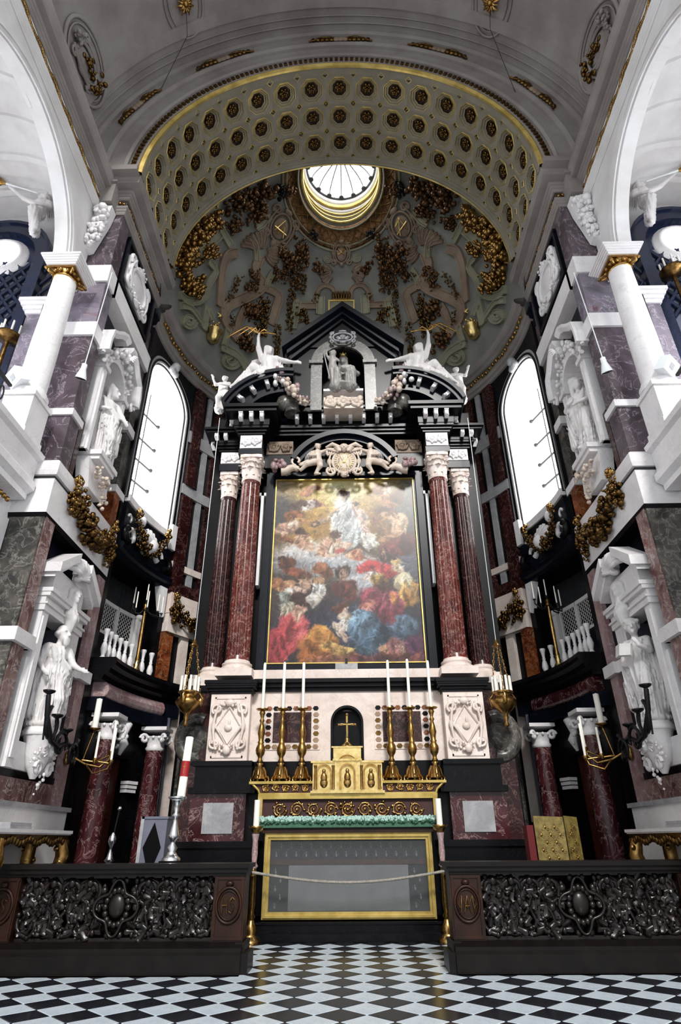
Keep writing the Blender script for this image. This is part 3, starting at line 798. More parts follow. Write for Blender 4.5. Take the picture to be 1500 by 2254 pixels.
    m.ell(mp(-.45, 9.28, -.22), (.12, .12, .16), 8, 6); m.ell(mp(.05, 8.75, -.22), (.3, .22, .25), 10, 6)
    for e in (-1, 1):
        m.tube([mp(e * (.75 + .16 * math.cos(t)), 8.75 + .16 * math.sin(t), -.12) for t in (i * .5 for i in range(10))], [.05 + .004 * i for i in range(10)], 6)
        m.tube([mp(e * (.95 + .1 * math.cos(t)), 9.15 + .1 * math.sin(t), -.1) for t in (i * .5 for i in range(9))], .035, 6)
    m.build('apron_cartouche', 'white_marble', win)
    m = MB()
    for e in (-1, 1):
        m.tube([mp(e * (1.05 + .2 * math.cos(t)), 8.62 + .2 * math.sin(t), -.16) for t in (-2 + i * .5 for i in range(9))], [.12 - .008 * i for i in range(9)], 7)
    m.build('apron_volute', 'black_marble', win)
    # balcony cornice above its opening
    m = MB(); cmold(m, s, -.5, 26, [(5.85, 8.0), (5.7, 8.02), (5.68, 8.12), (5.6, 8.16), (5.56, 8.26), (5.62, 8.32), (5.85, 8.34)]); m.build('balcony_cornice', 'blue_black_marble', wapse)
    m = MB(); m.prism([(1.05, 8.0), (1.35, 8.0), (1.35, 7.2), (1.32, 7.15)], -.12, .1, mp); m.build('white_wedge', 'white_marble', wapse)
    # balcony: back curtain, lattice doors, balustrade, floor cornice
    m = MB(); P = []
    for z in (5.2, 8.1):
        P.append([apse(6.75 + .05 * math.sin(i * 1.9), (1 + i * .25) * DG, z, s) for i in range(97)])
    m.grid(P, 0, True)
    cur = m.build('balcony_curtain', 'curtain'); tag(cur, f'dark pleated curtain at the back of the {n} balcony', 'curtain')
    def lat(u, v, w, s=s): return apse(6.25 + w, u * DG, v, s)
    lt = thing('lattice_screen', f'pale lattice screen standing behind the balusters of the {n} balcony', 'screen', apse(6.25, 8 * DG, 5.2, s))
    Ti = Matrix.Translation(-lt.location)
    for a0, a1 in ((.8, 7.2), (7.4, 13.8), (14.0, 20.4)):
        m = MB()
        for u0, u1, z0, z1 in ((a0, a0 + .45, 6.2, 7.1), (a1 - .45, a1, 6.2, 7.1), (a0, a1, 6.2, 6.3), (a0, a1, 7.0, 7.1)):
            cbox(m, s, u0, u1, 6.2, 6.26, z0, z1, 0, 3)
        MB().join(m, Ti).build('lattice_frame', 'plaster', lt)
        m = MB(); k = (a1 - a0) * DG * 6.25
        for q in range(-9, 10):
            for sg in (-1, 1):
                pts = []
                for t in (0, 1):
                    pass
                u0 = q * .12
                # diagonal clipped to panel
                a = max(0, u0 if sg > 0 else u0); L = []
                for vv in np.linspace(0, .7, 8):
                    uu = u0 + vv * sg + (0 if sg > 0 else .7)
                    if .04 <= uu <= k - .04: L.append((uu, vv))
                if len(L) > 1: m.tube([lat(a0 + x / 6.25 / DG, 6.3 + v, -.02 + .01 * sg) for x, v in L], .009, 4)
        MB().join(m, Ti).build('lattice', 'plaster', lt)
    m = MB(); cbox(m, s, 20.6, 22.4, 6.1, 6.3, 5.2, 7.0); m.ell(apse(6.15, 21.5 * DG, 7.05, s), (.13, .13, .1)); MB().join(m, Ti).build('screen_post', 'plaster', lt)
    cbox(MB(), s, 0, 1, 5, 6, 0, 1)
    m = MB(); cbox(m, s, .5, 25, 6.18, 6.32, 5.2, 6.22); m.build('balcony_parapet', 'blue_black_marble', wapse)
    bal = MB().lathe([(.055, 0), (.07, .02), (.07, .05), (.045, .08), (.05, .12), (.085, .24), (.06, .36), (.035, .42), (.05, .45), (.035, .48), (.045, .56), (.06, .64), (.075, .68), (.07, .72)], 12).mesh('baluster', 'white_marble')
    for k in range(8):
        a = (1.2, 3.6, 6.2, 8.9, 11.6, 14.4, 19.6, 23.0)[k]
        b = inst('baluster', bal, None, loc=apse(5.66, a * DG, 5.34, s))
        od = ('first', 'second', 'third', 'fourth', 'fifth', 'sixth', 'seventh', 'eighth')[k]
        tag(b, f'{od} white stone baluster along the {n} balcony counting from the nave', 'baluster', f'{n} balcony balusters')
    m = MB(); cmold(m, s, -1, 34, [(5.9, 4.84), (5.5, 4.84), (5.46, 4.95), (5.36, 5.0), (5.34, 5.1), (5.24, 5.16), (5.22, 5.24), (5.26, 5.34), (5.9, 5.34)]); m.build('balcony_floor', 'black_marble', wapse)
    m = MB(); cmold(m, s, 2, 28, [(5.9, 4.5), (5.5, 4.5), (5.42, 4.58), (5.40, 4.68), (5.44, 4.78), (5.5, 4.84), (5.9, 4.84)]); m.build('pulvinated_frieze', 'red_marble' if s > 0 else 'pink_marble', wapse)
    m = MB(); cbox(m, s, 1, 30, 5.45, 5.9, 4.2, 4.5); cbox(m, s, 28, 34, 5.5, 5.9, 4.5, 4.84); m.build('balcony_architrave', 'blue_black_marble', wapse)
    # door under the balcony
    dn = thing(f'door_{wid}', f'panelled dark wooden door under the {n} balcony', 'door', (0, 0, 0), kind='structure')
    m = MB(); cbox(m, s, 7, 21, 6.0, 6.1, 0, 3.4); m.build('door_leaf', 'door_wood', dn)
    for a0, a1 in ((8, 13.5), (14.5, 20)):
        for z0, z1 in ((.2, .9), (1.1, 1.9), (2.1, 3.1)):
            m = MB(); cbox(m, s, a0, a1, 5.95, 6.0, z0, z1); cbox(m, s, a0 + .8, a1 - .8, 5.92, 5.95, z0 + .1, z1 - .1); m.build('door_panel', 'door_wood', dn)
    m = MB(); cbox(m, s, 2, 7, 5.75, 6.4, 0, 4.2); cbox(m, s, 21, 27, 5.75, 6.4, 0, 4.2); cbox(m, s, 5, 23, 5.75, 6.4, 3.4, 4.2); m.build('door_surround', 'black_marble', dn)
    m = MB()
    for z in range(3): cbox(m, s, 20.4 - .1 * z, 23.8, 5.62 - .02 * z, 5.8, 2.66 + .09 * z, 2.73 + .09 * z)
    m.build('impost', 'white_marble', dn)
    # far apse articulation: pilasters, cross bands, frieze
    def cp(nm, mat, L):
        m = MB()
        for a in L: cbox(m, s, *a)
        return m.build(nm, mat, wapse)
    cp('marble_pilaster', 'rust_marble', [(26.6, 30.2, 5.66, 5.85, 4.85, 6.78)])
    cp('marble_pilaster', 'dark_red_marble', [(26.6, 31, 5.66, 5.85, 7.95, 11.2), (37, 40, 5.7, 5.85, 7.95, 15.5)])
    cp('marble_pilaster', 'dark_red_marble', [(27, 31, 5.66, 5.85, 11.6, 15.5)])
    cp('stone_band', 'warm_white_marble', [(26.4, 52, 5.7, 5.85, 8.72, 8.92)])
    cp('stone_band', 'pale_slab', [(26.2, 52, 5.7, 5.85, 11.25, 11.6)])
    cp('stone_band', 'pale_slab', [(26.2, 52, 5.7, 5.85, 13.2, 13.65)])
    cp('stone_strip', 'pale_slab', [(33.2, 35.2, 5.72, 5.85, 7.95, 15.5)])
    cp('stone_strip', 'warm_white_marble', [(33.5, 36.2, 5.68, 5.85, 2.0, 6.78)])
    cp('garland_frieze', 'warm_white_marble', [(26.8, 48, 5.6, 5.85, 6.78, 7.30), (26.8, 48, 5.6, 5.85, 7.32, 7.93)])
    cp('dark_band', 'dark_red_marble', [(26.4, 52, 5.64, 5.85, 7.93, 8.3)])
    cp('grey_strip', 'grey_panel', [(29, 31.5, 5.5, 5.85, 0, 4.5)])
    cp('dark_panel', 'mottled_marble', [(38, 50, 5.6, 5.85, 1.6, 4.4)])

# ================================================================== NAVE SIDES
NAVE = {}
for s in (-1, 1):
    n = SIDE[s]; X0, X1 = 6.42, 6.78; AC, AR, AZ = 6.98, 2.36, 13.35
    m = MB(); nn = 28
    # spandrel wall with arch
    pts = [(AC - AR * math.cos(PI * i / nn), AZ + AR * math.sin(PI * i / nn)) for i in range(nn + 1)]
    for a, b in zip(pts, pts[1:]):
        q = (a, b, (b[0], 16.3), (a[0], 16.3)); m.hexa([(s * X0, u, v) for u, v in q] + [(s * X1, u, v) for u, v in q])
    m.box(s * X0, s * X1, AC + AR, YF - .05, AZ, 16.3); m.box(s * X0, s * X1, 3.2, AC - AR, AZ, 16.3)
    nw = m.build('wall_nave_' + n, 'plaster'); NAVE[s] = nw
    tag(nw, f'white plastered gallery arcade wall on the {n} of the nave', 'wall', kind='structure')
    m = MB()   # raised archivolt edges
    for r0, r1, p in ((AR, AR + .1, .03), (AR + .1, AR + .22, .06)):
        a = [(AC - r0 * math.cos(PI * i / nn), AZ + r0 * math.sin(PI * i / nn)) for i in range(nn + 1)]; b = [(AC - r1 * math.cos(PI * i / nn), AZ + r1 * math.sin(PI * i / nn)) for i in range(nn + 1)]
        for i in range(nn):
            q = (a[i], a[i + 1], b[i + 1], b[i]); m.hexa([(s * (X0 - p), u, v) for u, v in q] + [(s * (X0 + .05), u, v) for u, v in q])
    m.build('archivolt', 'plaster', nw)
    # entablature along the nave
    def run(nm, mat, prof, y0=3.2, y1=10.0):
        m = MB(); m.sweep([(-s * p, z) for p, z in prof], [((s * X0, y, 0), (1, 0, 0), (0, 0, 1)) for y in (y0, y1)]); return m.build(nm, mat, nw)
    run('architrave', 'plaster', [(-.4, 16.1)] + mold(16.1, 16.38, .02, .1, 4) + [(-.4, 16.38)])
    run('frieze', 'plaster', [(-.4, 16.38), (.03, 16.38), (.03, 16.72), (-.4, 16.72)])
    run('cornice', 'vault_plaster', [(-.6, 16.72)] + mold(16.72, 16.95, .05, .16, 3) + [(.3, 16.95), (.3, 17.1), (.36, 17.2), (.36, 17.3), (-.6, 17.36)])
    m = MB()
    for i in range(150):
        y = 4.0 + i * .04; m.ell((s * (X0 - .06), y, 16.55 + .05 * math.sin(i * .35)), (.035, .045, .035 + .02 * math.sin(i * .9) ** 2), 6, 4)
    m.build('gilt_leaf_garland', 'gold', nw)
    # block where the nave entablature meets the pier, and carved console under it
    m = MB(); m.box(s * 6.0, s * 6.5, 9.72, 10.12, 16.35, 17.4); m.box(s * 5.95, s * 6.5, 9.66, 10.12, 17.1, 17.4); m.build('entablature_block', 'vault_plaster', nw)
    m = MB(); m.prism([(6.0, 16.3), (6.42, 16.3), (6.42, 14.7), (6.3, 14.75), (6.2, 15.2), (6.06, 15.8)], 9.82, 10.1, lambda u, v, w: (s * u, w, v))
    blobs(m, [(s * 6.2, 9.8, 16.2), (s * 6.22, 9.8, 15.5), (s * 6.34, 9.82, 14.75)], lambda t: .22 - .1 * t, 90, 6, 0, 1, .6)
    for zz, rr in ((15.98, .17), (15.3, .11)):
        m.tube([(s * (6.2 + rr * math.cos(t) * (1 - t / 9)), 9.68, zz + rr * math.sin(t) * (1 - t / 9)) for t in (i * .55 for i in range(15))], .03, 6)
    m.build('carved_console', 'white_marble', nw)
    # round window / vault cartouche on nave vault near the wall
    m = MB(); tv, yv = vaultpx(*((190, 140) if s < 0 else (1318, 105))); Mx = vmat(tv, yv, 6.9)
    m.tube([Mx @ Vector((.75 * math.cos(a), 1.0 * math.sin(a), 0)) for a in (2 * PI * i / 30 for i in range(30))], .05, 6, closed=True)
    m.tube([Mx @ Vector((.62 * math.cos(a), .86 * math.sin(a), 0)) for a in (2 * PI * i / 30 for i in range(30))], .025, 6, closed=True)
    m.build('oval_frame', 'vault_plaster', nv)
    m = MB(); random.seed(3)
    cm_ = cartouche(.8, 1.3, 0); blobs(cm_, [(-.25, -.08, .5), (0, -.1, .62), (.25, -.08, .5)], lambda t: .12, 30, 4, 1); blobs(cm_, [(-.2, -.08, -.5), (0, -.1, -.7), (.2, -.08, -.5)], lambda t: .1, 24, 5, 0); blobs(cm_, [(0, -.08, -.2), (0, -.1, .25)], lambda t: .12, 20, 6, 1)
    m.join(cm_, Mx @ Matrix(((1, 0, 0, 0), (0, 0, 1, 0), (0, 1, 0, 0), (0, 0, 0, 1))))
    m.build('vault_ornament', ['vault_plaster', 'old_gold'], nv)
    # gallery: parapet, floor, end wall, vault
    run('parapet', 'white_marble', [(-.5, 7.5), (.2, 7.5), (.2, 7.62), (.32, 7.7), (.32, 7.85), (.24, 7.95), (.24, 8.36), (.34, 8.4), (.36, 8.5), (-.5, 8.5)], 3.2, 10.05)
    run('gallery_floor', 'white_marble', [(-4.5, 7.1), (-.1, 7.1), (-.1, 7.5), (-4.5, 7.5)], 3.2, 10.12)
    m = MB()
    for i in range(10): m.ell((s * (X0 - .02), 8.6 + i * .13, 7.36), (.05, .06, .06), 6, 4)
    m.build('gilt_frieze', 'gold', nw)
    m = MB(); m.box(s * 6.46, s * 6.9, 3.2, 10.1, 0, 7.1); m.build('lower_wall', 'white_marble', nw)
    ew = MB()
    ew.box(s * 6.7, s * 11.5, 11.0, 11.3, 7.5, 18)
    ew.box(s * 11.2, s * 11.5, 3.2, 11.3, 7.5, 18)
    ew = ew.build('wall_gallery_' + n, 'plaster')
    for yy in (4.2, 7.2): MB().box(s * 11.16, s * 11.19, yy, yy + 1.7, 9.2, 13.2).build('added_light_pane', 'added_gallery_glow', ew); tag(ew, f'plain end wall of the {n} gallery behind the white column', 'wall', kind='structure')  # unseen glowing panes, added to light the galleries and the opposite chancel wall
    m = MB(); nn = 16
    P = [[(s * (9.1 + 2.4 * math.cos(PI * i / nn)), y, 15.7 + 1.9 * math.sin(PI * i / nn)) for i in range(nn + 1)] for y in (3.2, 11.0)]
    m.grid(P, 0, True)
    for k in range(5):
        y = 6.2 + k * 1.0
        P = [[(s * (9.1 + rr * math.cos(PI * i / nn)), y + dy, 15.7 + (rr - .5) * math.sin(PI * i / nn)) for i in range(nn + 1)] for rr, dy in ((2.4, -.1), (2.32, -.08), (2.32, .08), (2.4, .1))]
        m.grid(P, 0, False)
    m.box(s * 6.6, s * 6.78, 3.2, 11.0, 15.72, 17.6)
    gv = m.build('ceiling_gallery_' + n, 'plaster'); tag(gv, f'white banded barrel vault over the {n} gallery', 'vault', kind='structure')
    # gallery arch: black surround with bright round window
    c = atY(2 if s < 0 else 1500, 575 if s < 0 else 545, 10.9)
    C3 = Vector((c.x, 10.9, c.z))
    m = MB()
    for r0, r1, y0 in ((1.0, 1.32, 10.72), (1.32, 1.42, 10.66)):
        for i in range(nn):
            a, b = PI * i / nn, PI * (i + 1) / nn
            q = [(r0, a), (r0, b), (r1, b), (r1, a)]
            m.hexa([(C3.x + r * math.cos(t), y0, C3.z + r * math.sin(t)) for r, t in q] + [(C3.x + r * math.cos(t), 11.02, C3.z + r * math.sin(t)) for r, t in q])
    for e in (-1, 1): m.box(C3.x + e * 1.0, C3.x + e * 1.32, 10.72, 11.02, 8.5, C3.z)
    ga = thing('gallery_arch', f'dark blue marble arch with glowing round lunette in the {n} gallery', 'arch', (C3.x, 10.9, 8.5))
    Ti = Matrix.Translation(-ga.location); MB().join(m, Ti).build('arch_surround', 'blue_arch', ga)
    m = MB(); m.prism([(math.cos(PI * i / 20), math.sin(PI * i / 20)) for i in range(21)], 10.97, 10.99, lambda u, v, w: (C3.x + u * .99, w, C3.z + v * .99)); MB().join(m, Ti).build('lunette_panel', 'blue_arch', ga)
    m = MB(); m.lathe([(.01, 0), (.3, .02), (.52, .1)], 28, mi=0, cap=False); m.lathe([(.52, .1), (.56, .16), (.62, .14), (.66, .06), (.72, .05), (.74, 0)], 28, mi=1, cap=False)
    R = Matrix.Translation((C3.x, 10.9, C3.z + .12)) @ Matrix.Rotation(PI / 2, 4, 'X')
    MB().join(m, Ti @ R).build('round_window', ['daylight', 'white_marble'], ga)
    m = MB()
    for k in range(-4, 5):
        for sg in (-1, 1): m.box(-.02, .02, -.02, .02, 0, 1) if 0 else m.tube([(C3.x + k * .34 - .9 * sg, 10.9, C3.z - 2.6), (C3.x + k * .34 + .9 * sg, 10.9, C3.z - .1)], .07, 4)
    MB().join(m, Ti).build('lattice', 'blue_arch', ga)
    MB().join(MB().box(C3.x - 1, C3.x + 1, 10.95, 10.99, 8.5, C3.z), Ti).build('lattice_back', 'grey_panel', ga)
    pl = thing('gallery_pilaster', f'tall grey-violet marble pilaster beside the white column of the {n} gallery', 'pilaster', (s * 7.3, 10.45, 8.5))
    MB().box(-.3, .3, -.2, .3, 0, 4.3).build('shaft', 'grey_marble', pl)
    m = MB()
    for k in range(4): m.box(-.34 - .05 * k, .34 + .05 * k, -.24 - .05 * k, .3, 4.3 + .1 * k, 4.4 + .1 * k)
    m.build('cap_moulding', 'white_marble', pl)
    # white gallery column
    gc = thing('gallery_column', f'smooth white column with gilt capital at the {n} edge of the picture', 'column', (s * 6.4, 9.5, 8.5))
    MB().box(-.3, .3, -.32, .32, 0, .9).box(-.34, .34, -.36, .36, .9, 1.0).box(-.33, .33, -.34, .34, 0, .12).build('pedestal', 'white_marble', gc)
    MB().lathe([(.36, 1.0), (.36, 1.06), (.37, 1.1), (.34, 1.15), (.30, 1.18), (.31, 1.22), (.285, 1.26)], 24).build('base', 'white_marble', gc)
    MB().lathe([(.285, 1.26), (.285, 2.4), (.25, 4.5)], 28).build('shaft', 'white_marble', gc)
    m = MB(); m.lathe([(.25, 4.470), (.28, 4.500), (.25, 4.540), (.30, 4.700)], 20, mi=0); m.box(-.3, .3, -.3, .3, 4.670, 4.730)
    for ex in (-1, 1):
        for ey in (-1, 1):
            m.tube([(ex * (.24 + .09 * math.cos(t) * (1 - t / 12)), ey * (.24 + .09 * math.cos(t) * (1 - t / 12)), 4.610 + .09 * math.sin(t) * (1 - t / 12)) for t in (i * .6 for i in range(12))], .035, 6)
    for i in range(12): m.ell((.28 * math.cos(i * PI / 6), .28 * math.sin(i * PI / 6), 4.610), .05, 6, 4)
    m.build('capital', 'gold', gc)
    m = MB()
    for k in range(5): m.box(-.34 - .03 * k, .34 + .03 * k, -.34 - .03 * k, .34 + .03 * k, 4.730 + .05 * k, 4.775 + .05 * k)
    m.build('impost_block', 'white_marble', gc)
    # iron balustrade of the gallery
    ib = thing('gallery_railing', f'black wrought iron railing of the {n} gallery parapet', 'railing', (s * 6.5, 8.0, 8.5))
    MB().box(-.03, .03, -1.9, 1.0, .95, 1.0).build('top_rail', 'iron', ib)
    m = MB()
    for k in range(14):
        for t in (0, 1):
            m.tube([(0, -1.8 + k * .2 + .07 * math.cos(a), .25 + t * .4 + .16 * math.sin(a)) for a in (PI * 2 * i / 10 for i in range(10))], .018, 5, closed=True)
    m.build('scrollwork', 'iron', ib)
# ================================================================== RETABLE (high altarpiece)
YP, YI, YO, YL, YPT = 14.3, 14.75, 15.25, 14.6, 15.32
def Zp(y, Y, x=755): return atY(x, y, Y).z
def Xp(x, y, Y): return atY(x, y, Y).x
ret = thing('altarpiece', 'towering black marble altarpiece with red columns framing the great painting', 'altarpiece', (0, 15.0, 0))
RT = Matrix.Translation((0, -15.0, 0))
def rp(mb, nm, mats, parent=None, label=None):
    return MB().join(mb, RT).build(nm, mats, parent or ret, label=label)
zb0, zb1, zs1, zc1 = Zp(1494, YI), Zp(1455, YI), Zp(1062, YI), Zp(1010, YI)
r0 = abs(Xp(549, 1455, YI) - Xp(497, 1455, YI)) / 2; XI = 2.70
zo0, zo1, zo2, zo3 = Zp(1497, YO), Zp(1470, YO), Zp(1097, YO), Zp(1045, YO)
ro = .25; XO = 3.42
# core body behind everything
m = MB(); m.box(-4.05, 4.05, 15.5, 16.2, 0, Zp(930, YO)); m.box(-2.2, 2.2, 15.42, 15.6, zb0, Zp(905, YI)); rp(m, 'core', 'black_marble')
m = MB(); zt_ = Zp(905, YI); m.box(-3.9, 3.9, 15.0, 16.2, zt_ - .35, zt_ + .05); rp(m, 'attic_core', 'black_marble')
pshaft = shaft(r0, r0 * .86, 0, zs1 - zb1).mesh('column', 'column_marble'); pcap = capital(r0 * .86, zc1 - zs1).mesh('capital', 'warm_white_marble')
pbase = attic(r0, (zb1 - zb0) * .62).mesh('base', 'warm_white_marble')
oshaft = shaft(ro, ro * .86, 0, zo2 - zo1).mesh('column', 'dark_red_marble'); ocap = capital(ro * .86, zo3 - zo2).mesh('capital', 'warm_white_marble')
obase = attic(ro, (zo1 - zo0) * .7).mesh('base', 'warm_white_marble')
zcapb, zpt, zpb, zkb = Zp(1497, YP), Zp(1525, YP), Zp(1674, YP), Zp(1745, YP)
for s in (-1, 1):
    n = SIDE[s]
    c = inst('column', pshaft, ret, loc=(s * XI, YI - 15, zb1)); c['label'] = f'{n} inner fluted red marble column'
    inst('capital', pcap, c, loc=(0, 0, zs1 - zb1))
    m = MB(); m.join(attic(r0, (zb1 - zb0) * .6), Matrix.Translation((0, 0, -(zb1 - zb0) * .6))); m.box(-r0 * 1.5, r0 * 1.5, -r0 * 1.5, r0 * 1.5, -(zb1 - zb0), -(zb1 - zb0) * .6); m.build('base', 'warm_white_marble', c)
    c = inst('column', oshaft, ret, loc=(s * XO, YO - 15, zo1)); c['label'] = f'{n} outer fluted dark red column'
    inst('capital', ocap, c, loc=(0, 0, zo2 - zo1))
    m = MB(); m.join(attic(ro, (zo1 - zo0) * .75), Matrix.Translation((0, 0, -(zo1 - zo0) * .75))); m.box(-ro * 1.5, ro * 1.5, -ro * 1.5, ro * 1.5, -(zo1 - zo0) - .05, -(zo1 - zo0) * .75); m.build('base', 'warm_white_marble', c)
    # inner pedestal
    xa, xb = 2.24, 3.16
    ped = rp(MB().box(s * xa, s * xb, YP, 15.2, zpb, zpt), 'pedestal', 'warm_white_marble', label=f'{n} white pedestal with carved lozenge cartouche')
    m = MB()
    for z, e in ((zpt, .02), (zpt + .06, .06), (zpt + .12, .12), (zpt + .17, .14)): m.box(s * (xa - e), s * (xb + e), YP - e, 15.2, z, z + (zcapb - zpt) / 4)
    m.box(s * (xa - .16), s * (xb + .16), YP - .16, 15.2, zcapb - .08, zcapb); rp(m, 'pedestal_cap', 'black_marble')
    # carved frame and lozenge
    cx, cz = s * (xa + xb) / 2, (zpt + zpb) / 2; hh = zpt - zpb; m = MB()
    for a in ((-.36, .36, .62, .66), (-.36, .36, -.66, -.62)): m.box(cx + a[0], cx + a[1], YP - .02, YP + .02, cz + a[2], cz + a[3])
    for a in (-.36, .33): m.box(cx + a, cx + a + .03, YP - .02, YP + .02, cz - .66, cz + .66)
    m.join(cartouche(.8, 1.1, 0, oval=False, ring=False), Matrix.Translation((cx, YP - .03, cz))); dq = [(0, .42), (.29, 0), (0, -.42), (-.29, 0)]; m.tube([(cx + u, YP - .06, cz + v) for u, v in dq], .035, 5, closed=True, sm=False); blobs(m, [(cx - .22, YP - .04, cz - .42), (cx, YP - .05, cz - .54), (cx + .22, YP - .04, cz - .42)], lambda t: .07, 18, 3); blobs(m, [(cx - .22, YP - .04, cz + .46), (cx, YP - .05, cz + .52), (cx + .22, YP - .04, cz + .46)], lambda t: .06, 16, 5)
    dq = [(0, .38), (.26, 0), (0, -.38), (-.26, 0)]; m.prism([(cx + u, cz + v) for u, v in dq], YP - .05, YP + .02)
    m.ell((cx, YP - .07, cz - .03), (.09, .05, .08), 10, 6); m.ell((cx + .02, YP - .07, cz + .08), (.03, .04, .1), 8, 5)
    rp(m, 'pedestal_relief', 'warm_white_marble', ped) if False else MB().join(m, RT).build('relief', 'warm_white_marble', ped)
    # black base and red dado with pale slab
    rp(MB().box(s * 2.1, s * 3.35, YP - .08, 15.4, zkb, zpb).box(s * 2.0, s * 3.45, YP - .14, 15.4, zkb, zkb + .12).box(s * 2.1, s * 3.42, YP - .14, 15.4, zpb - .1, zpb), 'pedestal_base', 'black_marble')
    zd = Zp(1850, YP); dd = rp(MB().box(s * 2.2, s * 3.4, YP - .02, 15.4, zd, zkb), 'dado', 'red_marble')
    MB().join(MB().box(s * 2.45, s * 3.1, YP - .05, YP, zd + .14, zkb - .18), RT).build('slab', 'pale_slab', dd)
    rp(MB().box(s * 1.9, s * 3.7, YP - .1, 15.4, 0, zd - .1).box(s * 1.85, s * 3.8, YP - .16, 15.4, zd - .12, zd), 'plinth', 'black_marble')
    # outer pedestal and side bay
    rp(MB().box(s * 3.15, s * 3.85, YO - .4, 15.9, zd, zo0 - .35), 'outer_pedestal', 'dark_red_marble')
    rp(MB().box(s * 3.1, s * 3.95, YO - .46, 15.9, zo0 - .35, zo0 - .2), 'outer_pedestal_cap', 'black_marble')
    rp(MB().box(s * 3.05, s * 3.82, YO - .4, 15.9, zo0 - .2, zo0 - .02), 'outer_pedestal_block', 'warm_white_marble')
    # big dark volute bracket beside the pedestal
    m = MB(); m.tube([(s * (3.55 + .38 * math.cos(a)), 14.9, 3.75 + .45 * math.sin(a)) for a in (-1.9 + i * .3 for i in range(14))], .16, 8); m.ell((s * 3.55, 14.95, 3.75), (.3, .2, .38), 12, 8); rp(m, 'volute_bracket', 'mottled_marble')
    # entablature stacks over both columns
    def stack(x0, x1, yf, z0, zr0, zr1, zc0, zc1_, nm):
        w_ = x1 - x0
        rp(MB().box(s * x0, s * x1, yf, 15.9, z0, zr0), 'architrave_block', 'blue_black_marble')
        fr = rp(MB().box(s * (x0 + .02), s * (x1 - .02), yf + .03, 15.9, zr0, zr1), 'frieze_block', 'black_marble')
        mm = MB().box(s * (x0 + .03), s * (x1 - .03), yf - .02, yf + .03, zr0 + .02, zr1 - .02)
        scrollwork(mm2 := MB(), w_ - .12, zr1 - zr0 - .06, 0, 2, .035, 0, 5); mm.join(mm2, Matrix.Translation((s * (x0 + x1) / 2, yf - .03, (zr0 + zr1) / 2)))
        MB().join(mm, RT).build('frieze_relief', 'white_marble', fr)
        mm = MB()
        for k, e in enumerate((.05, .1, .16)): mm.box(s * (x0 - e), s * (x1 + e), yf - e, 15.9, zr1 + (zc0 - zr1) * k / 3, zr1 + (zc0 - zr1) * (k + 1) / 3)
        for k, e in enumerate((.2, .4, .46)): mm.box(s * (x0 - e), s * (x1 + e), yf - e, 15.9, zc0 + (zc1_ - zc0) * (.45, .6, .8)[k], zc0 + (zc1_ - zc0) * (.62, .82, 1)[k])
        mm.box(s * (x0 - .18), s * (x1 + .18), yf - .18, 15.9, zc0, zc0 + (zc1_ - zc0) * .5)
        cn = rp(mm, 'cornice', 'black_marble')
        return cn
    YFI, YFO = 14.42, 14.92
    zi = [Zp(y, YFI) for y in (1010, 985, 955, 940, 905)]; zo = [Zp(y, YFO) for y in (1045, 1018, 992, 978, 955)]
    c1 = stack(2.38, 3.08, YFI, zc1, zi[1], zi[2], zi[3], zi[4], 'inner')
    c2 = stack(3.05, 3.72, YFO, zo3, zo[1], zo[2], zo[3], zo[4], 'outer')
    def modil(parent, pts):
        for p in pts:
            q = MB(); q.box(-.06, .06, -.1, .14, 0, .2); q.ell((0, -.09, .02), (.06, .05, .05), 6, 4); q.ell((0, .0, .03), (.055, .05, .04), 6, 4)
            inst('modillion', MODI, parent, loc=(p[0], p[1] - 15, p[2]))
    MODI = MB().box(-.055, .055, -.1, .14, .0, .2).box(-.065, .065, -.12, .14, .2, .24).tube([(0, -.12, .0), (0, -.12, .06), (0, -.06, .08)], .05, 6).mesh('modillion', 'white_marble')
    zm = zi[3] + (zi[4] - zi[3]) * .2
    modil(c1, [(s * x, YFI - .26, zm) for x in (2.42, 2.73, 3.04)] + [(s * 3.38, YFI + .15, zm), (s * 3.38, YFI + .5, zm)])
    zm2 = zo[3] + (zo[4] - zo[3]) * .2
    modil(c2, [(s * x, YFO - .26, zm2) for x in (3.55, 3.82)] + [(s * 4.02, YFO + .2, zm2)])
# painting frame
xp = 1.98; zpt_, zpb_ = Zp(1059, YPT), Zp(1463, YPT); xq = 2.04
fm = MB()
def rectring(m, x0, x1, z0, z1, wd, y0, y1, mi=0):
    m.box(x0 - wd, x1 + wd, y0, y1, z1, z1 + wd, mi); m.box(x0 - wd, x1 + wd, y0, y1, z0 - wd, z0, mi)
    m.box(x0 - wd, x0, y0, y1, z0, z1, mi); m.box(x1, x1 + wd, y0, y1, z0, z1, mi); return m
rectring(fm, -xq, xq, zpb_, zpt_, .06, YPT - .12, YPT + .1); rectring(fm, -xq - .06, xq + .06, zpb_ - .06, zpt_ + .06, .13, YPT - .22, YPT + .1); rectring(fm, -xq - .19, xq + .19, zpb_ - .19, zpt_ + .19, .08, YPT - .16, YPT + .1)
rp(fm, 'painting_frame', 'blue_black_marble')
rp(rectring(MB(), -xq + .03, xq - .03, zpb_ + .03, zpt_ - .03, .03, YPT - .14, YPT), 'gilt_slip', 'frame_gold')
for s in (-1, 1): rp(MB().box(s * 2.36, s * 2.44, 15.1, 15.4, zs1 - 3, zs1 - .1).box(s * 2.3, s * 2.5, 15.1, 15.4, zs1 - .2, zs1 - .1), 'white_fillet', 'white_marble')
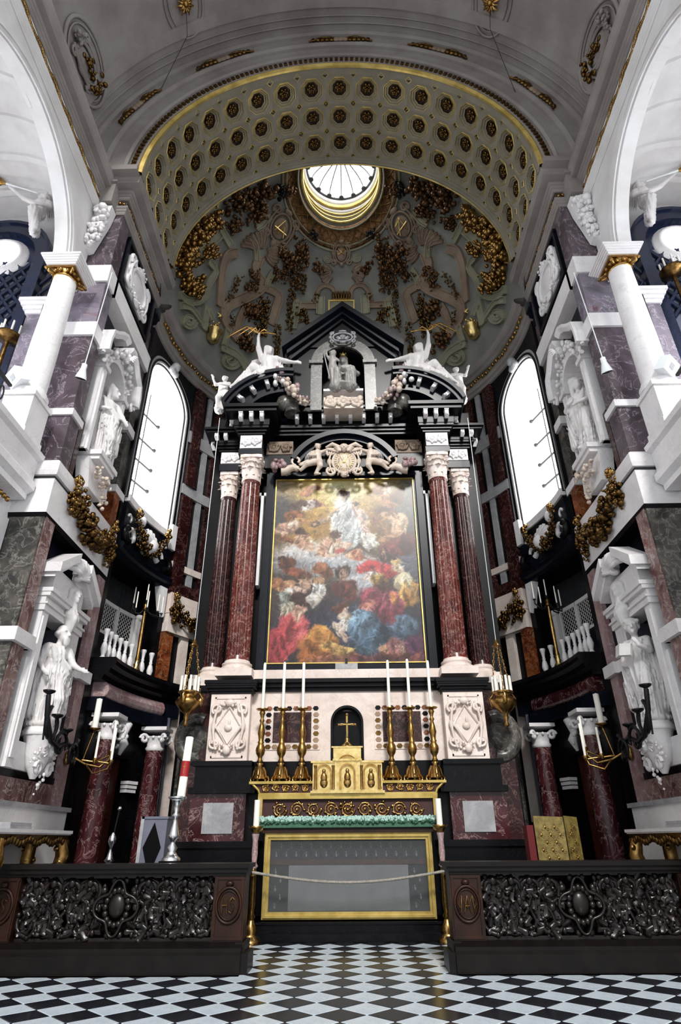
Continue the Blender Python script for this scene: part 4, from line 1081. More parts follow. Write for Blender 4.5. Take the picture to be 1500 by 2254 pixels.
# lintel between the columns, segmental hood, relief panels
zl0, zl1 = zpt_ + .3, Zp(1000, YI + .3)
rp(MB().box(-2.4, 2.4, 15.0, 15.6, zl0, Zp(996, 15.0)), 'lintel', 'black_marble')
for s in (-1, 1):
    z0_, z1_ = Zp(998, 14.98), Zp(970, 14.98)
    m = MB().box(s * 1.55, s * 2.35, 14.98, 15.3, z0_, z1_)
    m2 = MB(); scrollwork(m2, .74, z1_ - z0_ - .04, 0, 2, .035, 0, 9); m.join(m2, Matrix.Translation((s * 1.95, 14.96, (z0_ + z1_) / 2))); rp(m, 'relief_panel', 'strap_brown')
def arcband(cx, cz, r0, r1, a0, a1, y0, y1, n=20):
    m = MB(); L = []
    for i in range(n):
        ta, tb = a0 + (a1 - a0) * i / n, a0 + (a1 - a0) * (i + 1) / n
        q = [(r0, ta), (r0, tb), (r1, tb), (r1, ta)]
        m.hexa([(cx + r * math.cos(t), y0, cz + r * math.sin(t)) for r, t in q] + [(cx + r * math.cos(t), y1, cz + r * math.sin(t)) for r, t in q])
    return m
def arc3(p, q, r):
    (ax, ay), (bx, by), (cx, cy) = p, q, r; d = 2 * (ax * (by - cy) + bx * (cy - ay) + cx * (ay - by))
    ux = ((ax * ax + ay * ay) * (by - cy) + (bx * bx + by * by) * (cy - ay) + (cx * cx + cy * cy) * (ay - by)) / d
    uy = ((ax * ax + ay * ay) * (cx - bx) + (bx * bx + by * by) * (ax - cx) + (cx * cx + cy * cy) * (bx - ax)) / d
    return ux, uy, math.hypot(ax - ux, ay - uy)
P_ = [(-abs(Xp(x, y, 14.8)), Zp(y, 14.8)) for x, y in ((640, 1005), (755, 946))]; P_[1] = (0, P_[1][1])
ux, uy, ur = arc3(P_[0], P_[1], (-P_[0][0], P_[0][1])); aa = math.atan2(P_[0][1] - uy, -P_[0][0])
m = arcband(ux, uy, ur - .16, ur, aa, PI - aa, 14.75, 15.4); m.join(arcband(ux, uy, ur - .3, ur - .16, aa, PI - aa, 14.9, 15.4)); rp(m, 'segmental_hood', 'blue_black_marble')
# central cornice with modillions
zcc = [Zp(y, 14.75) for y in (948, 935, 905)]
m = MB()
for k, e in enumerate((0, .06, .12)): m.box(-2.3, 2.3, 14.95 - e, 15.6, zcc[0] + .1 * k, zcc[0] + .1 * (k + 1))
m.box(-2.3, 2.3, 14.6, 15.6, zcc[2] - .12, zcc[2]).box(-2.3, 2.3, 14.55, 15.6, zcc[2], zcc[2] + .08)
cc = rp(m, 'cornice', 'black_marble')
for k in range(8): inst('modillion', MODI, cc, loc=(-1.44 + k * .412, 14.78 - 15, zcc[2] - .36))
# broken segmental pediments
for s in (-1, 1):
    pp = [(s * abs(Xp(x, y, 14.4) - .0), Zp(y, 14.4)) for x, y in ((492, 893), (560, 839), (650, 826))]
    ux, uy, ur = arc3(*pp); a0 = math.atan2(pp[0][1] - uy, pp[0][0] - ux); a1 = math.atan2(pp[2][1] - uy, pp[2][0] - ux)
    m = arcband(ux, uy, ur - .12, ur, a0, a1, 14.02, 15.5); m.join(arcband(ux, uy, ur - .24, ur - .12, a0, a1, 14.1, 15.5)); m.join(arcband(ux, uy, ur - .62, ur - .24, a0, a1, 14.38, 15.5))
    m.join(arcband(ux, uy, ur - .72, ur - .62, a0, a1, 14.3, 15.5))
    zz_ = Zp(905, 14.42); m.prism([(s * 1.75, zz_), (s * 3.5, zz_), (s * 3.4, zz_ + .5), (s * 2.9, zz_ + 1.0), (s * 1.75, zz_ + 1.1)], 14.9, 15.6)
    pd = rp(m, 'broken_pediment', 'blue_black_marble')
    for k in range(4):
        t = a0 + (a1 - a0) * (.2 + .22 * k); Mx = Matrix.Translation((ux + (ur - .46) * math.cos(t), 14.3 - 15, uy + (ur - .46) * math.sin(t))) @ Matrix.Rotation(-(t - PI / 2), 4, 'Y')
        inst('modillion', MODI, pd, Mx)
# aedicule with gable and niche
YE = 14.55
ze0, zsp = Zp(905, YE), Zp(800, YE); xo_, xi_ = abs(Xp(820, 800, YE)), abs(Xp(803, 800, YE)) - .02
zap, zev = Zp(686, YE), Zp(766, YE); xev = 1.84
m = MB()
m.box(-1.62, -xi_, YE, 15.8, ze0, zev + .1).box(xi_, 1.62, YE, 15.8, ze0, zev + .1).box(-xi_, xi_, 15.35, 15.8, ze0, zev + .1)
nn = 16; hz = [(-xi_ * math.cos(PI * i / nn), zsp + xi_ * math.sin(PI * i / nn)) for i in range(nn + 1)]
for a, b in zip(hz, hz[1:]):
    q = (a, b, (b[0], zev + .1), (a[0], zev + .1)); m.hexa([(u, YE, v) for u, v in q] + [(u, 15.8, v) for u, v in q])
rp(m, 'aedicule_body', 'black_marble')
m = MB(); m.prism([(-1.6, zev), (1.6, zev), (0, zap - .25)], YE - .05, 15.8); rp(m, 'gable', 'black_marble')
for s in (-1, 1):
    m = MB(); dz = .22
    m.prism([(s * (xev + .1), zev - .12), (0, zap), (0, zap - dz), (s * (xev + .1), zev - .12 - dz)], YE - .45, 15.8)
    m.prism([(s * (xev - .05), zev - .3), (0, zap - dz), (0, zap - dz - .16), (s * (xev - .05), zev - .46)], YE - .28, 15.8)
    m.prism([(s * (xev - .15), zev - .42), (0, zap - dz - .16), (0, zap - dz - .32), (s * (xev - .15), zev - .6)], YE - .14, 15.8)
    rp(m, 'raking_cornice', 'blue_black_marble')
fr_ = MB()
for i in range(nn):
    a, b = PI * i / nn, PI * (i + 1) / nn; q = [(xi_, a), (xi_, b), (xo_ + .08, b), (xo_ + .08, a)]
    fr_.hexa([(r * math.cos(t), YE - .08, zsp + r * math.sin(t)) for r, t in q] + [(r * math.cos(t), YE + .1, zsp + r * math.sin(t)) for r, t in q])
for s in (-1, 1): fr_.box(s * xi_, s * (xo_ + .08), YE - .08, YE + .1, ze0, zsp - .08).box(s * (xi_ - .04), s * (xo_ + .14), YE - .14, YE + .1, zsp - .08, zsp + .04)
rp(fr_, 'niche_frame', 'mottled_marble')
m = MB(); m.join(cartouche(.95, .5, oval=False), Matrix.Translation((0, YE - .16, Zp(752, YE)))); cherubhead(m, (0, YE - .18, Zp(752, YE)), .1); rp(m, 'niche_keystone', 'pale_slab')
m = MB(); zz_ = Zp(890, YE - .1); scrollwork(m2 := MB(), 1.2, .42, 0, 3, .05, 0, 4); m.join(m2, Matrix.Translation((0, YE - .22, zz_))); m.box(-.6, .6, YE - .2, YE + .5, zz_ - .22, zz_ + .2); rp(m, 'niche_base_relief', 'statue_warm')
for s in (-1, 1):   # console scrolls flanking the aedicule
    m = MB(); m.tube([(s * (1.72 + .16 * math.sin(t * 1.1)), YE + .1, ze0 + 2.3 - t * .55) for t in (i * .35 for i in range(13))], [.12 + .012 * i for i in range(13)], 8); m.ell((s * 1.72, YE + .05, ze0 + 2.3), (.2, .18, .2), 10, 6); m.ell((s * 1.82, YE, ze0 + .35), (.26, .2, .3), 10, 6); rp(m, 'console_scroll', 'mottled_marble')
# swags and tassels of the upper storey (things of their own)
for s in (-1, 1):
    a, b = (s * 1.98, YE - .35, Zp(828, YE)), (s * .98, YE - .3, Zp(900, YE))
    path = [tuple(Vector(a).lerp(Vector(b), t) + Vector((0, 0, -.28 * math.sin(PI * t)))) for t in (i / 8 for i in range(9))]
    g = thing('flower_swag', f'white and pink marble flower swag on the {SIDE[s]} of the upper niche', 'garland', path[4])
    m = blobs(MB(), path, lambda t: .10 + .08 * math.sin(PI * t), 60, 3, 0, 1.0, .35, 1); MB().join(m, Matrix.Translation(-Vector(path[4]))).build('flowers', ['statue_warm', 'pink_marble'], g)
    m = MB(); m.tube([Vector(a) + Vector((.09 * math.cos(t), 0, .09 * math.sin(t))) for t in (i * .6 for i in range(11))], .035, 6); blobs(m, [a, (a[0], a[1], a[2] - .5)], lambda t: .07 + .1 * t, 22, 5); MB().join(m, Matrix.Translation(-Vector(path[4]))).build('tassel', 'white_marble', g)

# lower wall behind the altar, with niche and mosaic panels
zw1, zw0 = Zp(1522, YL), Zp(1676, YL)
rp(MB().box(-2.24, -.38, YL, 15.3, zw0, zw1).box(.38, 2.24, YL, 15.3, zw0, zw1).box(-.38, .38, 14.98, 15.3, zw0, zw1).box(-.38, .38, YL, 15.3, Zp(1556, YL), zw1), 'altar_wall', 'warm_white_marble')
zk = Zp(1590, YL); m = MB()
for i in range(16):
    a, b = PI * i / 16, PI * (i + 1) / 16; q = [(.38 * math.cos(a), zk + .38 * math.sin(a)), (.38 * math.cos(b), zk + .38 * math.sin(b)), (.38 * math.cos(b), Zp(1556, YL)), (.38 * math.cos(a), Zp(1556, YL))]
    m.hexa([(u, YL, v) for u, v in q] + [(u, 14.9, v) for u, v in q])
rp(m, 'niche_spandrel', 'warm_white_marble')
rp(arcband(0, zk, .33, .38, 0, PI, YL - .03, 14.9).box(-.38, -.33, YL - .03, 14.9, zw0, zk).box(.33, .38, YL - .03, 14.9, zw0, zk).box(-.36, .36, 14.9, 14.98, zw0, zk + .3), 'niche_lining', 'black_marble')
for k, e in enumerate((.0, .08, .16)): rp(MB().box(-2.2, 2.2, YL - .05 - e, 15.3, zw1 + .09 * k, zw1 + .09 * (k + 1)), 'altar_cornice', 'black_marble')
rp(MB().box(-2.3, 2.3, YL + .1, 15.4, zw1 + .27, zpb_ - .27), 'white_ledge', 'warm_white_marble')
for s in (-1, 1):
    x0, x1 = .63, 1.92; z0_, z1_ = Zp(1650, YL), Zp(1552, YL)
    pn = rp(MB().box(s * x0, s * x1, YL - .02, YL, z0_, z1_), 'inlaid_panel', 'warm_white_marble', label='inlaid panel of dark marble in a mosaic border')
    MB().join(MB().box(s * (x0 + .2), s * (x1 - .2), YL - .035, YL - .015, z0_ + .16, z1_ - .16), RT).build('dark_slab', 'dark_red_marble', pn)
    tl = []
    for k in range(8): tl += [(x0 + .1 + k * (x1 - x0 - .2) / 7, z0_ + .07), (x0 + .1 + k * (x1 - x0 - .2) / 7, z1_ - .07)]
    for k in range(1, 6): tl += [(x0 + .09, z0_ + .07 + k * (z1_ - z0_ - .14) / 6), (x1 - .09, z0_ + .07 + k * (z1_ - z0_ - .14) / 6)]
    for i, (x, z) in enumerate(tl):
        mtn = ('mosaic', 'black_marble', 'old_gold', 'rust_marble')[i % 4]
        MB().join(MB().prism([(s * x + .07 * math.cos(a), z + .055 * math.sin(a)) for a in (PI / 3 * j for j in range(6))], YL - .035, YL - .015), RT).build('mosaic_tile', mtn, pn)
rp(MB().box(-2.3, 2.3, YL - .1, 15.3, 0, zw0), 'altar_wall_base', 'black_marble')
# ================================================================== FIGURES
def wpart(th, mb, nm, mats, parent=None, label=None):
    o = MB().join(mb, Matrix.Translation(-Vector(th.location))).build(nm, mats, parent or th)
    if label: o['label'] = label
    return o
def hand(P, wrist, tip, r=.045, thumb=(0, 0, 1)):
    """palm and five fingers from the wrist towards the tip direction"""
    w_ = Vector(wrist); d = (Vector(tip) - w_).normalized(); t = Vector(thumb); t = (t - d * t.dot(d)).normalized(); sd = d.cross(t)
    P.append(('c', tuple(w_), tuple(w_ + d * .07), .03, .038))
    for k, L in enumerate((.085, .10, .105, .09)):
        o = w_ + d * .085 + t * (.033 - .022 * k); b = o + d * L * .55 - sd * .012; e = o + d * L * .95 - sd * .035
        P.append(('c', tuple(o), tuple(b), .012, .0115)); P.append(('c', tuple(b), tuple(e), .0115, .009))
    o = w_ + d * .03 + t * .03; P.append(('c', tuple(o), tuple(o + t * .04 + d * .05), .014, .011))
def head(P, c, look=(0, -1), beard=False, hair='short', sc_=1.0, tilt=0):
    c = Vector(c); f = Vector((look[0], look[1], tilt)).normalized(); r = Vector((-f.y, f.x, 0)).normalized(); u = Vector((0, 0, 1)); s_ = sc_
    def at(a, b, d): return tuple(c + r * a * s_ + f * b * s_ + u * d * s_)
    P.append(('e', at(0, -.01, .02), (.1 * s_, .1 * s_, .125 * s_))); P.append(('e', at(0, .03, -.05), (.072 * s_, .072 * s_, .095 * s_)))
    P.append(('c', at(0, .105, .02), at(0, .125, -.03), .014 * s_, .022 * s_))
    P.append(('c', at(-.06, .085, .035), at(.06, .085, .035), .017 * s_, .017 * s_))
    P.append(('e', at(0, .095, -.105), (.03 * s_, .03 * s_, .025 * s_)))
    P.append(('c', at(-.025, .1, -.068), at(.025, .1, -.068), .011 * s_, .011 * s_))
    for e in (-1, 1):
        P.append(('e', at(e * .1, 0, -.01), (.02 * s_, .025 * s_, .035 * s_)))
    carve = [('-', at(e * .042, .115, .012), (.02 * s_, .02 * s_, .014 * s_)) for e in (-1, 1)]
    if hair == 'short':
        P.append(('e', at(0, -.035, .05), (.108 * s_, .108 * s_, .108 * s_)))
        for k in range(9): P.append(('e', at(.1 * math.cos(k * .7), -.03 + .06 * math.sin(k * 2.1), .07 + .05 * math.sin(k * .7)), (.035 * s_,) * 3))
    if hair == 'bald':
        for k in range(-3, 4): P.append(('e', at(.1 * math.sin(k * .45), -.09 * math.cos(k * .45), -.01), (.04 * s_,) * 3))
    if hair == 'long':
        P.append(('e', at(0, -.05, .03), (.112 * s_, .115 * s_, .125 * s_)))
        for e in (-1, 1): P.append(('c', at(e * .09, -.03, 0), at(e * .1, -.03, -.2), .045 * s_, .035 * s_))
        for k in range(6): P.append(('e', at(.1 * math.cos(k * .63), -.02, .08 + .06 * math.sin(k * .63)), (.04 * s_,) * 3))
    if beard:
        for a, d in ((0, -.13), (-.04, -.11), (.04, -.11), (0, -.18), (-.025, -.16), (.025, -.16)): P.append(('e', at(a, .09, d), (.035 * s_, .03 * s_, .045 * s_)))
    return carve
def standing(ph=0., armL=None, armR=None, look=(0, -1), beard=False, hair='short', cloak=1, fold=7, knee=1, res=.021, halfbare=False, extra=None, hs=1.22):
    """robed standing figure, 1.9 m, feet at z=0, facing -y"""
    P = []
    P.append(('c', (0, 0, .98), (.02 * knee, .02, .1), .185, .25, (.075, fold, ph, 0, 0, 1.5)))
    P.append(('c', (.09 * knee, -.07, .95), (.11 * knee, -.2, .5), .12, .1, (.03, 6, ph, .1 * knee, -.1, 3)))
    P.append(('c', (.11 * knee, -.2, .5), (.12 * knee, -.1, .08), .09, .1, (.035, 6, ph + 1, .1 * knee, -.1, 1)))
    P.append(('e', (0, .02, .06), (.3, .24, .08), (.02, 9, ph, 0, 0, 0)))
    for e in (-1, 1): P.append(('e', (e * .1, -.22, .05), (.055, .12, .05)))
    P.append(('e', (0, 0, 1.0), (.2, .16, .16), (.02, 5, ph + 2, 0, 0, 6)))
    P.append(('c', (0, 0, 1.05), (0, 0, 1.36), .155, .18, None if halfbare else (.032, 7, ph + 1, 0, 0, 5)))
    P.append(('e', (0, -.03, 1.34), (.2, .13, .15)))
    P.append(('c', (-.19, 0, 1.46), (.19, 0, 1.46), .085, .085)); P.append(('c', (0, .01, 1.48), (look[0] * .03, -.02, 1.62), .07, .06))
    carve = head(P, (look[0] * .04, -.04, 1.755), look, beard, hair, hs)
    for sg, arm in ((-1, armR), (1, armL)):
        el, wr, tip = arm or ((sg * .3, -.05, 1.15), (sg * .26, -.25, 1.02), (sg * .2, -.45, 1.0))
        P.append(('c', (sg * .22, 0, 1.45), el, .085, .07, (.012, 5, ph, sg * .22, 0, 9))); P.append(('c', el, wr, .062, .042))
        hand(P, wr, tip)
    if cloak:
        for k in range(5):
            a = (-.2 + .02 * k, -.13, 1.46 - .05 * k); b = (.22, -.17 + .03 * k, 1.1 - .1 * k); P.append(('c', a, b, .03, .045, (.012, 5, k + ph, 0, 0, 8)))
        P.append(('c', (.26, -.02, 1.1), (.34, .05, .35), .1, .13, (.05, 7, ph, .3, 0, 2)))
        P.append(('c', (-.22, .1, 1.4), (-.24, .12, .3), .1, .16, (.03, 7, ph + 1, -.2, .1, 2)))
    if extra: P += extra
    P += carve
    return sdf(P, res, .022)
def wing(m, root, tip, down, n=9, r=.06, mi=0):
    """feathered wing: leading edge root->tip, primaries hang along `down`"""
    a, b, d = Vector(root), Vector(tip), Vector(down); nrm = (b - a).cross(d).normalized() * .02
    m.tube([a, a.lerp(b, .5) - d * .12, b], [r * 1.2, r, r * .5], 7, mi)
    for row, (L, o) in enumerate(((.45, 0), (.75, .01), (1.0, .02))):
        for k in range(n):
            t = (k + .5) / n; p = a.lerp(b, t) - d * .12 * math.sin(PI * t) + nrm * row; e = p + d * L * (.55 + .45 * t) + (b - a) * .18 * t
            q = (p + e) / 2 + nrm * 2
            m.tube([p, q, e], [r * .55, r * .65, r * .2], 5, mi, flat=.5)
    return m
def turned(mb, ang): return MB().join(mb, Matrix.Rotation(ang, 4, 'Z'))
def onwall(mb, s, yc, zc, p=0.0, k=1.0):
    """local x -> along the wall (towards the apse), -y -> into the chancel"""
    return MB().join(mb).mapped(lambda x, y, z: (s * (W - p + y * k), yc + x * k, zc + z * k))

STAT = {}
# ---- lower niches with statues
for s in (-1, 1):
    n = SIDE[s]; YC = 11.62
    nt = thing('statue_niche', f'white marble niche with broken pediment, shell and bust on the lower {n} wall', 'niche', (s * W, YC, 2.75))
    m = MB()
    for y0, y1, z0, z1, p in ((10.78, 11.04, 2.75, 5.5, .06), (12.04, 12.5, 2.75, 5.5, .06), (10.72, 10.8, 2.75, 4.6, .0), (12.5, 12.56, 2.75, 5.0, .0), (11.04, 12.04, 2.75, 3.2, .02)): wb(m, s, y0, y1, z0, z1, p)
    wb(m, s, 10.82, 10.98, 2.9, 5.4, .09); wb(m, s, 12.12, 12.42, 2.9, 5.4, .09)
    wpart(nt, m, 'jamb', 'white_marble')
    m = MB(); wb(m, s, 11.02, 12.06, 3.2, 5.5, -.85, -.95); wpart(nt, m, 'niche_back', 'black_marble')
    m = MB(); m.box(s * 5.85, s * 6.7, 12.02, 12.06, 3.2, 5.5); m.box(s * 5.85, s * 6.7, 11.02, 11.05, 3.2, 5.5); wpart(nt, m, 'niche_side', 'grey_panel')
    m = MB()
    for z0, z1, p in ((5.5, 5.62, .10), (5.62, 5.66, .14), (5.66, 5.78, .08), (5.78, 5.86, .16), (5.86, 5.94, .2)): wb(m, s, 10.78 - p / 3, 12.5 + p / 3, z0, z1, p)
    wb(m, s, 10.95, 12.35, 5.94, 6.45, .05); wpart(nt, m, 'lintel', 'white_marble')
    for e in (-1, 1):
        m = MB(); q = [(YC + e * .30, 6.92), (YC + e * 1.02, 6.42), (YC + e * 1.02, 6.22), (YC + e * .30, 6.72)]
        m.prism(q, 0, .42, lambda u, v, w, s=s: (s * (W - .32 + w), u, v)); q = [(YC + e * .34, 6.74), (YC + e * .96, 6.26), (YC + e * .96, 6.14), (YC + e * .34, 6.6)]
        m.prism(q, 0, .3, lambda u, v, w, s=s: (s * (W - .2 + w), u, v)); wpart(nt, m, 'broken_pediment', 'white_marble')
    m = MB()   # scallop shell
    for k in range(-5, 6):
        a = k * .27; m.tube([(0, -.12, 0), (.18 * math.sin(a), -.28, .18 * math.cos(a)), (.36 * math.sin(a), -.22, .36 * math.cos(a)), (.40 * math.sin(a), -.1, .42 * math.cos(a))], [.03, .05, .062, .045], 6)
    m.ell((0, -.14, 0), (.1, .1, .07), 8, 5); wpart(nt, onwall(m, s, YC + .05, 6.5, .02), 'scallop_shell', 'white_marble')
    P = []; cv = head(P, (0, 0, .5), (-.5, -.85), False, 'long', 1.15)   # bust: curly head over crossed drapery
    P += [('c', (0, 0, .4), (0, 0, .2), .08, .1), ('e', (0, 0, .08), (.2, .13, .16), (.02, 6, 0, 0, 0, 6)), ('c', (0, -.02, 0), (0, .02, -.32), .15, .08, (.015, 5, 1, 0, 0, 5))] + cv
    wpart(nt, onwall(sdf(P, .026, .03), s, YC + .12, 5.62, .16), 'bust', 'statue', label='marble bust above the niche')
    m = MB()   # pedestal under the statue with mask and scrolls
    m.lathe([(.34, 0), (.36, .05), (.32, .1), (.3, .14)], 18, (0, -.02, .22)); m.lathe([(.05, -.5), (.16, -.3), (.24, -.1), (.28, .1), (.32, .22)], 14, (0, -.04, 0))
    cherubhead(m, (0, -.26, -.02), .12)
    for e in (-1, 1):
        m.tube([(e * (.22 + .12 * math.cos(t) * (1 - t / 12)), -.2, -.34 + .12 * math.sin(t) * (1 - t / 12)) for t in (i * .6 for i in range(13))], .04, 6)
        blobs(m, [(e * .12, -.24, -.1), (e * .34, -.2, -.05), (e * .36, -.16, -.3)], lambda t: .06, 12, 2)
    blobs(m, [(0, -.2, -.4), (0, -.14, -.75)], lambda t: .08 - .04 * t, 10, 4)
    wpart(nt, onwall(m, s, YC, 3.12, .12), 'pedestal', 'white_marble')
    if s < 0:
        fg = standing(0, armL=((.33, -.1, 1.2), (.34, -.34, 1.08), (.38, -.6, 1.0)), armR=((-.32, .02, 1.18), (-.3, -.16, .98), (-.26, -.4, .82)), look=(.35, -.9), hair='bald', beard=True, cloak=1)
        lab = 'white marble statue of a robed bald man with open hands in the lower left niche'
    else:
        fg = standing(2, armL=((.34, .02, 1.2), (.24, -.2, 1.05), (.0, -.3, 1.0)), armR=((-.3, -.1, 1.24), (-.26, -.34, 1.3), (-.2, -.4, 1.5)), look=(-.5, -.8), hair='short', cloak=1, knee=-1)
        lab = 'white marble statue of a robed man holding an open book in the lower right niche'
    st = thing('statue', lab, 'statue', (s * (W - .1), YC, 3.48), group='niche statues')
    fg = turned(fg, -.55 if s < 0 else -.55)
    wpart(st, onwall(fg, s, YC, 3.48, .1, 1.03), 'figure', 'statue')
    if s > 0:
        bk = MB().hexa([(-.06, -.52, 1.2), (-.24, -.42, 1.17), (-.24, -.36, 1.4), (-.06, -.46, 1.43), (-.05, -.46, 1.18), (-.22, -.37, 1.15), (-.22, -.31, 1.38), (-.05, -.4, 1.41)]).hexa([(.12, -.46, 1.2), (-.06, -.52, 1.2), (-.06, -.46, 1.43), (.12, -.4, 1.43), (.12, -.4, 1.18), (-.05, -.46, 1.18), (-.05, -.4, 1.41), (.12, -.34, 1.41)])
        wpart(st, onwall(turned(bk, -.3), s, YC, 3.48, .1), 'open_book', 'statue')
# ---- upper niches with statues
for s in (-1, 1):
    n = SIDE[s]; YC = 11.6
    nt = thing('statue_niche', f'round-headed white niche with scrolled hood high on the {n} wall', 'niche', (s * W, YC, 8.5))
    m = MB(); hw = .54; zs = 11.75; nn = 14
    for y0, y1, z0, z1, p in ((YC - .78, YC - hw, 9.3, zs, .05), (YC + hw, YC + .78, 9.3, zs, .05), (YC + .6, YC + .72, 9.3, 11.6, .1), (YC - .72, YC - .6, 9.3, 11.6, .1)): wb(m, s, y0, y1, z0, z1, p)
    hz = [(YC - hw * math.cos(PI * i / nn), zs + hw * math.sin(PI * i / nn)) for i in range(nn + 1)]
    for a, b in zip(hz, hz[1:]):
        oa = (YC + (a[0] - YC) * 1.45, zs + (a[1] - zs) * 1.45); ob = (YC + (b[0] - YC) * 1.45, zs + (b[1] - zs) * 1.45)
        q = (a, b, ob, oa); m.hexa([(s * (W - .08), u, v) for u, v in q] + [(s * 6.4, u, v) for u, v in q])
    for e in (-1, 1): wb(m, s, YC + e * .66 - .16, YC + e * .66 + .16, zs - .12, zs, .14)
    wpart(nt, m, 'niche_frame', 'white_marble')
    m = MB()   # ribbed shell back
    for i in range(18):
        z = 9.3 + i * .17; wd = hw if z < zs else math.sqrt(max(hw * hw - (z - zs) ** 2, .01))
        P = [[(s * (5.95 + .6 * math.sin(t)), YC - wd * math.cos(t), z + dz) for t in (PI * k / 12 for k in range(13))] for dz in (0, .085, .17)]
        P[1] = [(x + s * .05, y, zz) for x, y, zz in P[1]]; m.grid(P, 0, True)
    wpart(nt, m, 'ribbed_back', 'plaster')
    m = MB(); blobs(m, [(s * (W - .14), YC + .62 * math.cos(t), zs + .1 + .72 * math.sin(t)) for t in (PI * k / 10 for k in range(11))], lambda t: .10 + .05 * math.sin(PI * t), 46, 8)
    cherubhead(m, (s * (W - .2), YC, zs + .86), .13); wpart(nt, m, 'carved_hood_border', 'white_marble')
    for e in (-1, 1):
        pts = [(YC + e * .12, 12.98), (YC + e * .3, 13.02), (YC + e * .55, 12.86), (YC + e * .8, 12.62), (YC + e * .98, 12.5), (YC + e * 1.04, 12.2), (YC + e * 1.04, 11.85)]
        m = MB(); prof = [(-.1, -.08), (.22, -.08), (.3, .02), (.3, .1), (-.1, .1)]; fr = []
        for i, (y, z) in enumerate(pts):
            a = Vector(pts[max(0, i - 1)]); b = Vector(pts[min(len(pts) - 1, i + 1)]); d = (b - a).normalized(); nrm = Vector((d.y, -d.x)) * (-e)
            fr.append(((s * W, y, z), (-s, 0, 0), (0, nrm.x, nrm.y)))
        m.sweep(prof, fr); m.tube([(s * (W - .15), YC + e * (1.0 + .1 * math.cos(t)), 11.78 + .12 * math.sin(t)) for t in (i * .5 for i in range(10))], .05, 6)
        wpart(nt, m, 'scroll_pediment', 'white_marble')
    m = MB(); m.box(s * (W - .35), s * 6.2, YC - .5, YC + .5, 9.3, 9.42); m.box(s * (W - .3), s * 6.2, YC - .45, YC + .45, 9.2, 9.3)
    m.prism([(YC - .55, 9.2), (YC + .62, 9.2), (YC + .7, 8.75), (YC + .4, 8.55), (YC - .3, 8.55)], 0, .3, lambda u, v, w, s=s: (s * (W - .12 + w), u, v))
    wpart(nt, m, 'niche_base', 'white_marble')
    m = MB(); blobs(m, [(s * (W - .3), YC - .4, 9.05), (s * (W - .32), YC, 8.75), (s * (W - .3), YC + .35, 9.0)], lambda t: .12, 26, 9); blobs(m, [(s * (W - .28), YC + .1, 8.75), (s * (W - .24), YC + .3, 8.3)], lambda t: .09, 12, 3)
    wpart(nt, m, 'carved_swag', 'statue_warm')
    if s < 0:
        fg = standing(1, armL=((.32, -.1, 1.22), (.3, -.3, 1.0), (.3, -.46, .75)), armR=((-.28, .08, 1.2), (-.2, -.15, 1.15), (0, -.3, 1.2)), look=(.7, -.7), hair='long', halfbare=True, fold=8)
        lab = 'white marble statue of a woman in a clinging robe in the upper left niche'
    else:
        fg = standing(3, armL=((.3, -.1, 1.2), (.12, -.28, 1.18), (-.05, -.3, 1.25)), armR=((-.3, -.08, 1.2), (-.14, -.28, 1.1), (.05, -.32, 1.12)), look=(-.7, -.7), hair='long', knee=-1, fold=8)
        lab = 'white marble statue of a robed woman with folded arms in the upper right niche'
    st = thing('statue', lab, 'statue', (s * (W - .05), YC - .1, 9.42), group='niche statues')
    wpart(st, onwall(turned(fg, -.6), s, YC - .1, 9.42, .05, 1.12), 'figure', 'statue')
# ---- attic cartouches
for s in (-1, 1):
    ct = thing('wall_cartouche', f'white oval cartouche with scrolls on the black panel under the {SIDE[s]} cornice', 'relief', (s * (W + .04), 11.75, 14.7))
    m = cartouche(1.65, 1.25, 0); blobs(m, [(-.5, -.06, -.45), (0, -.08, -.62), (.5, -.06, -.45)], lambda t: .08, 20, 3)
    blobs(m, [(-.35, -.06, .5), (0, -.08, .6), (.35, -.06, .5)], lambda t: .08, 14, 6); m.prism([(u * .8, v * .62) for u, v in ((-1, -.7), (-.7, -1), (.7, -1), (1, -.7), (1, .7), (.7, 1), (-.7, 1), (-1, .7))], -.01, .05)
    wpart(ct, onwall(m, s, 11.75, 15.37, .0), 'shield', 'white_marble')
# ---- gilded fruit garlands on the white entablature and apse friezes
def swag(name, label, pts, r, nknot, group, parent_mat='old_gold', nfr=90, seed=1, tails=True):
    g = thing(name, label, 'garland', pts[len(pts) // 2], group=group)
    m = blobs(MB(), pts, r, int(nfr * 2.2), seed, 0, 1.25, .3, None, .72); wpart(g, m, 'fruit', parent_mat)
    for q, sd in ((Vector(pts[0]), 1), (Vector(pts[-1]), 2)):
        m = MB(); blobs(m, [q + Vector((0, 0, .05)), q + Vector((0, 0, .28))], lambda t: .07 + .05 * t, 12, sd)
        m.tube([q + Vector((0, 0, .2)) + nknot * .05 + Vector((0, .11 * math.cos(t), .08 * math.sin(t))) for t in (i * .6 for i in range(11))], .025, 6)
        wpart(g, m, 'ribbon_knot', 'brass_gold')
    if tails:
        for q, sd, L in ((Vector(pts[0]), 4, .62), (Vector(pts[-1]), 5, .85)):
            m = MB(); blobs(m, [q, q - Vector((0, 0, L))], lambda t: .06 + .1 * math.sin(PI * t), 70, sd, 0, .95, .3, None, .8); wpart(g, m, 'fruit_tail', parent_mat)
    return g
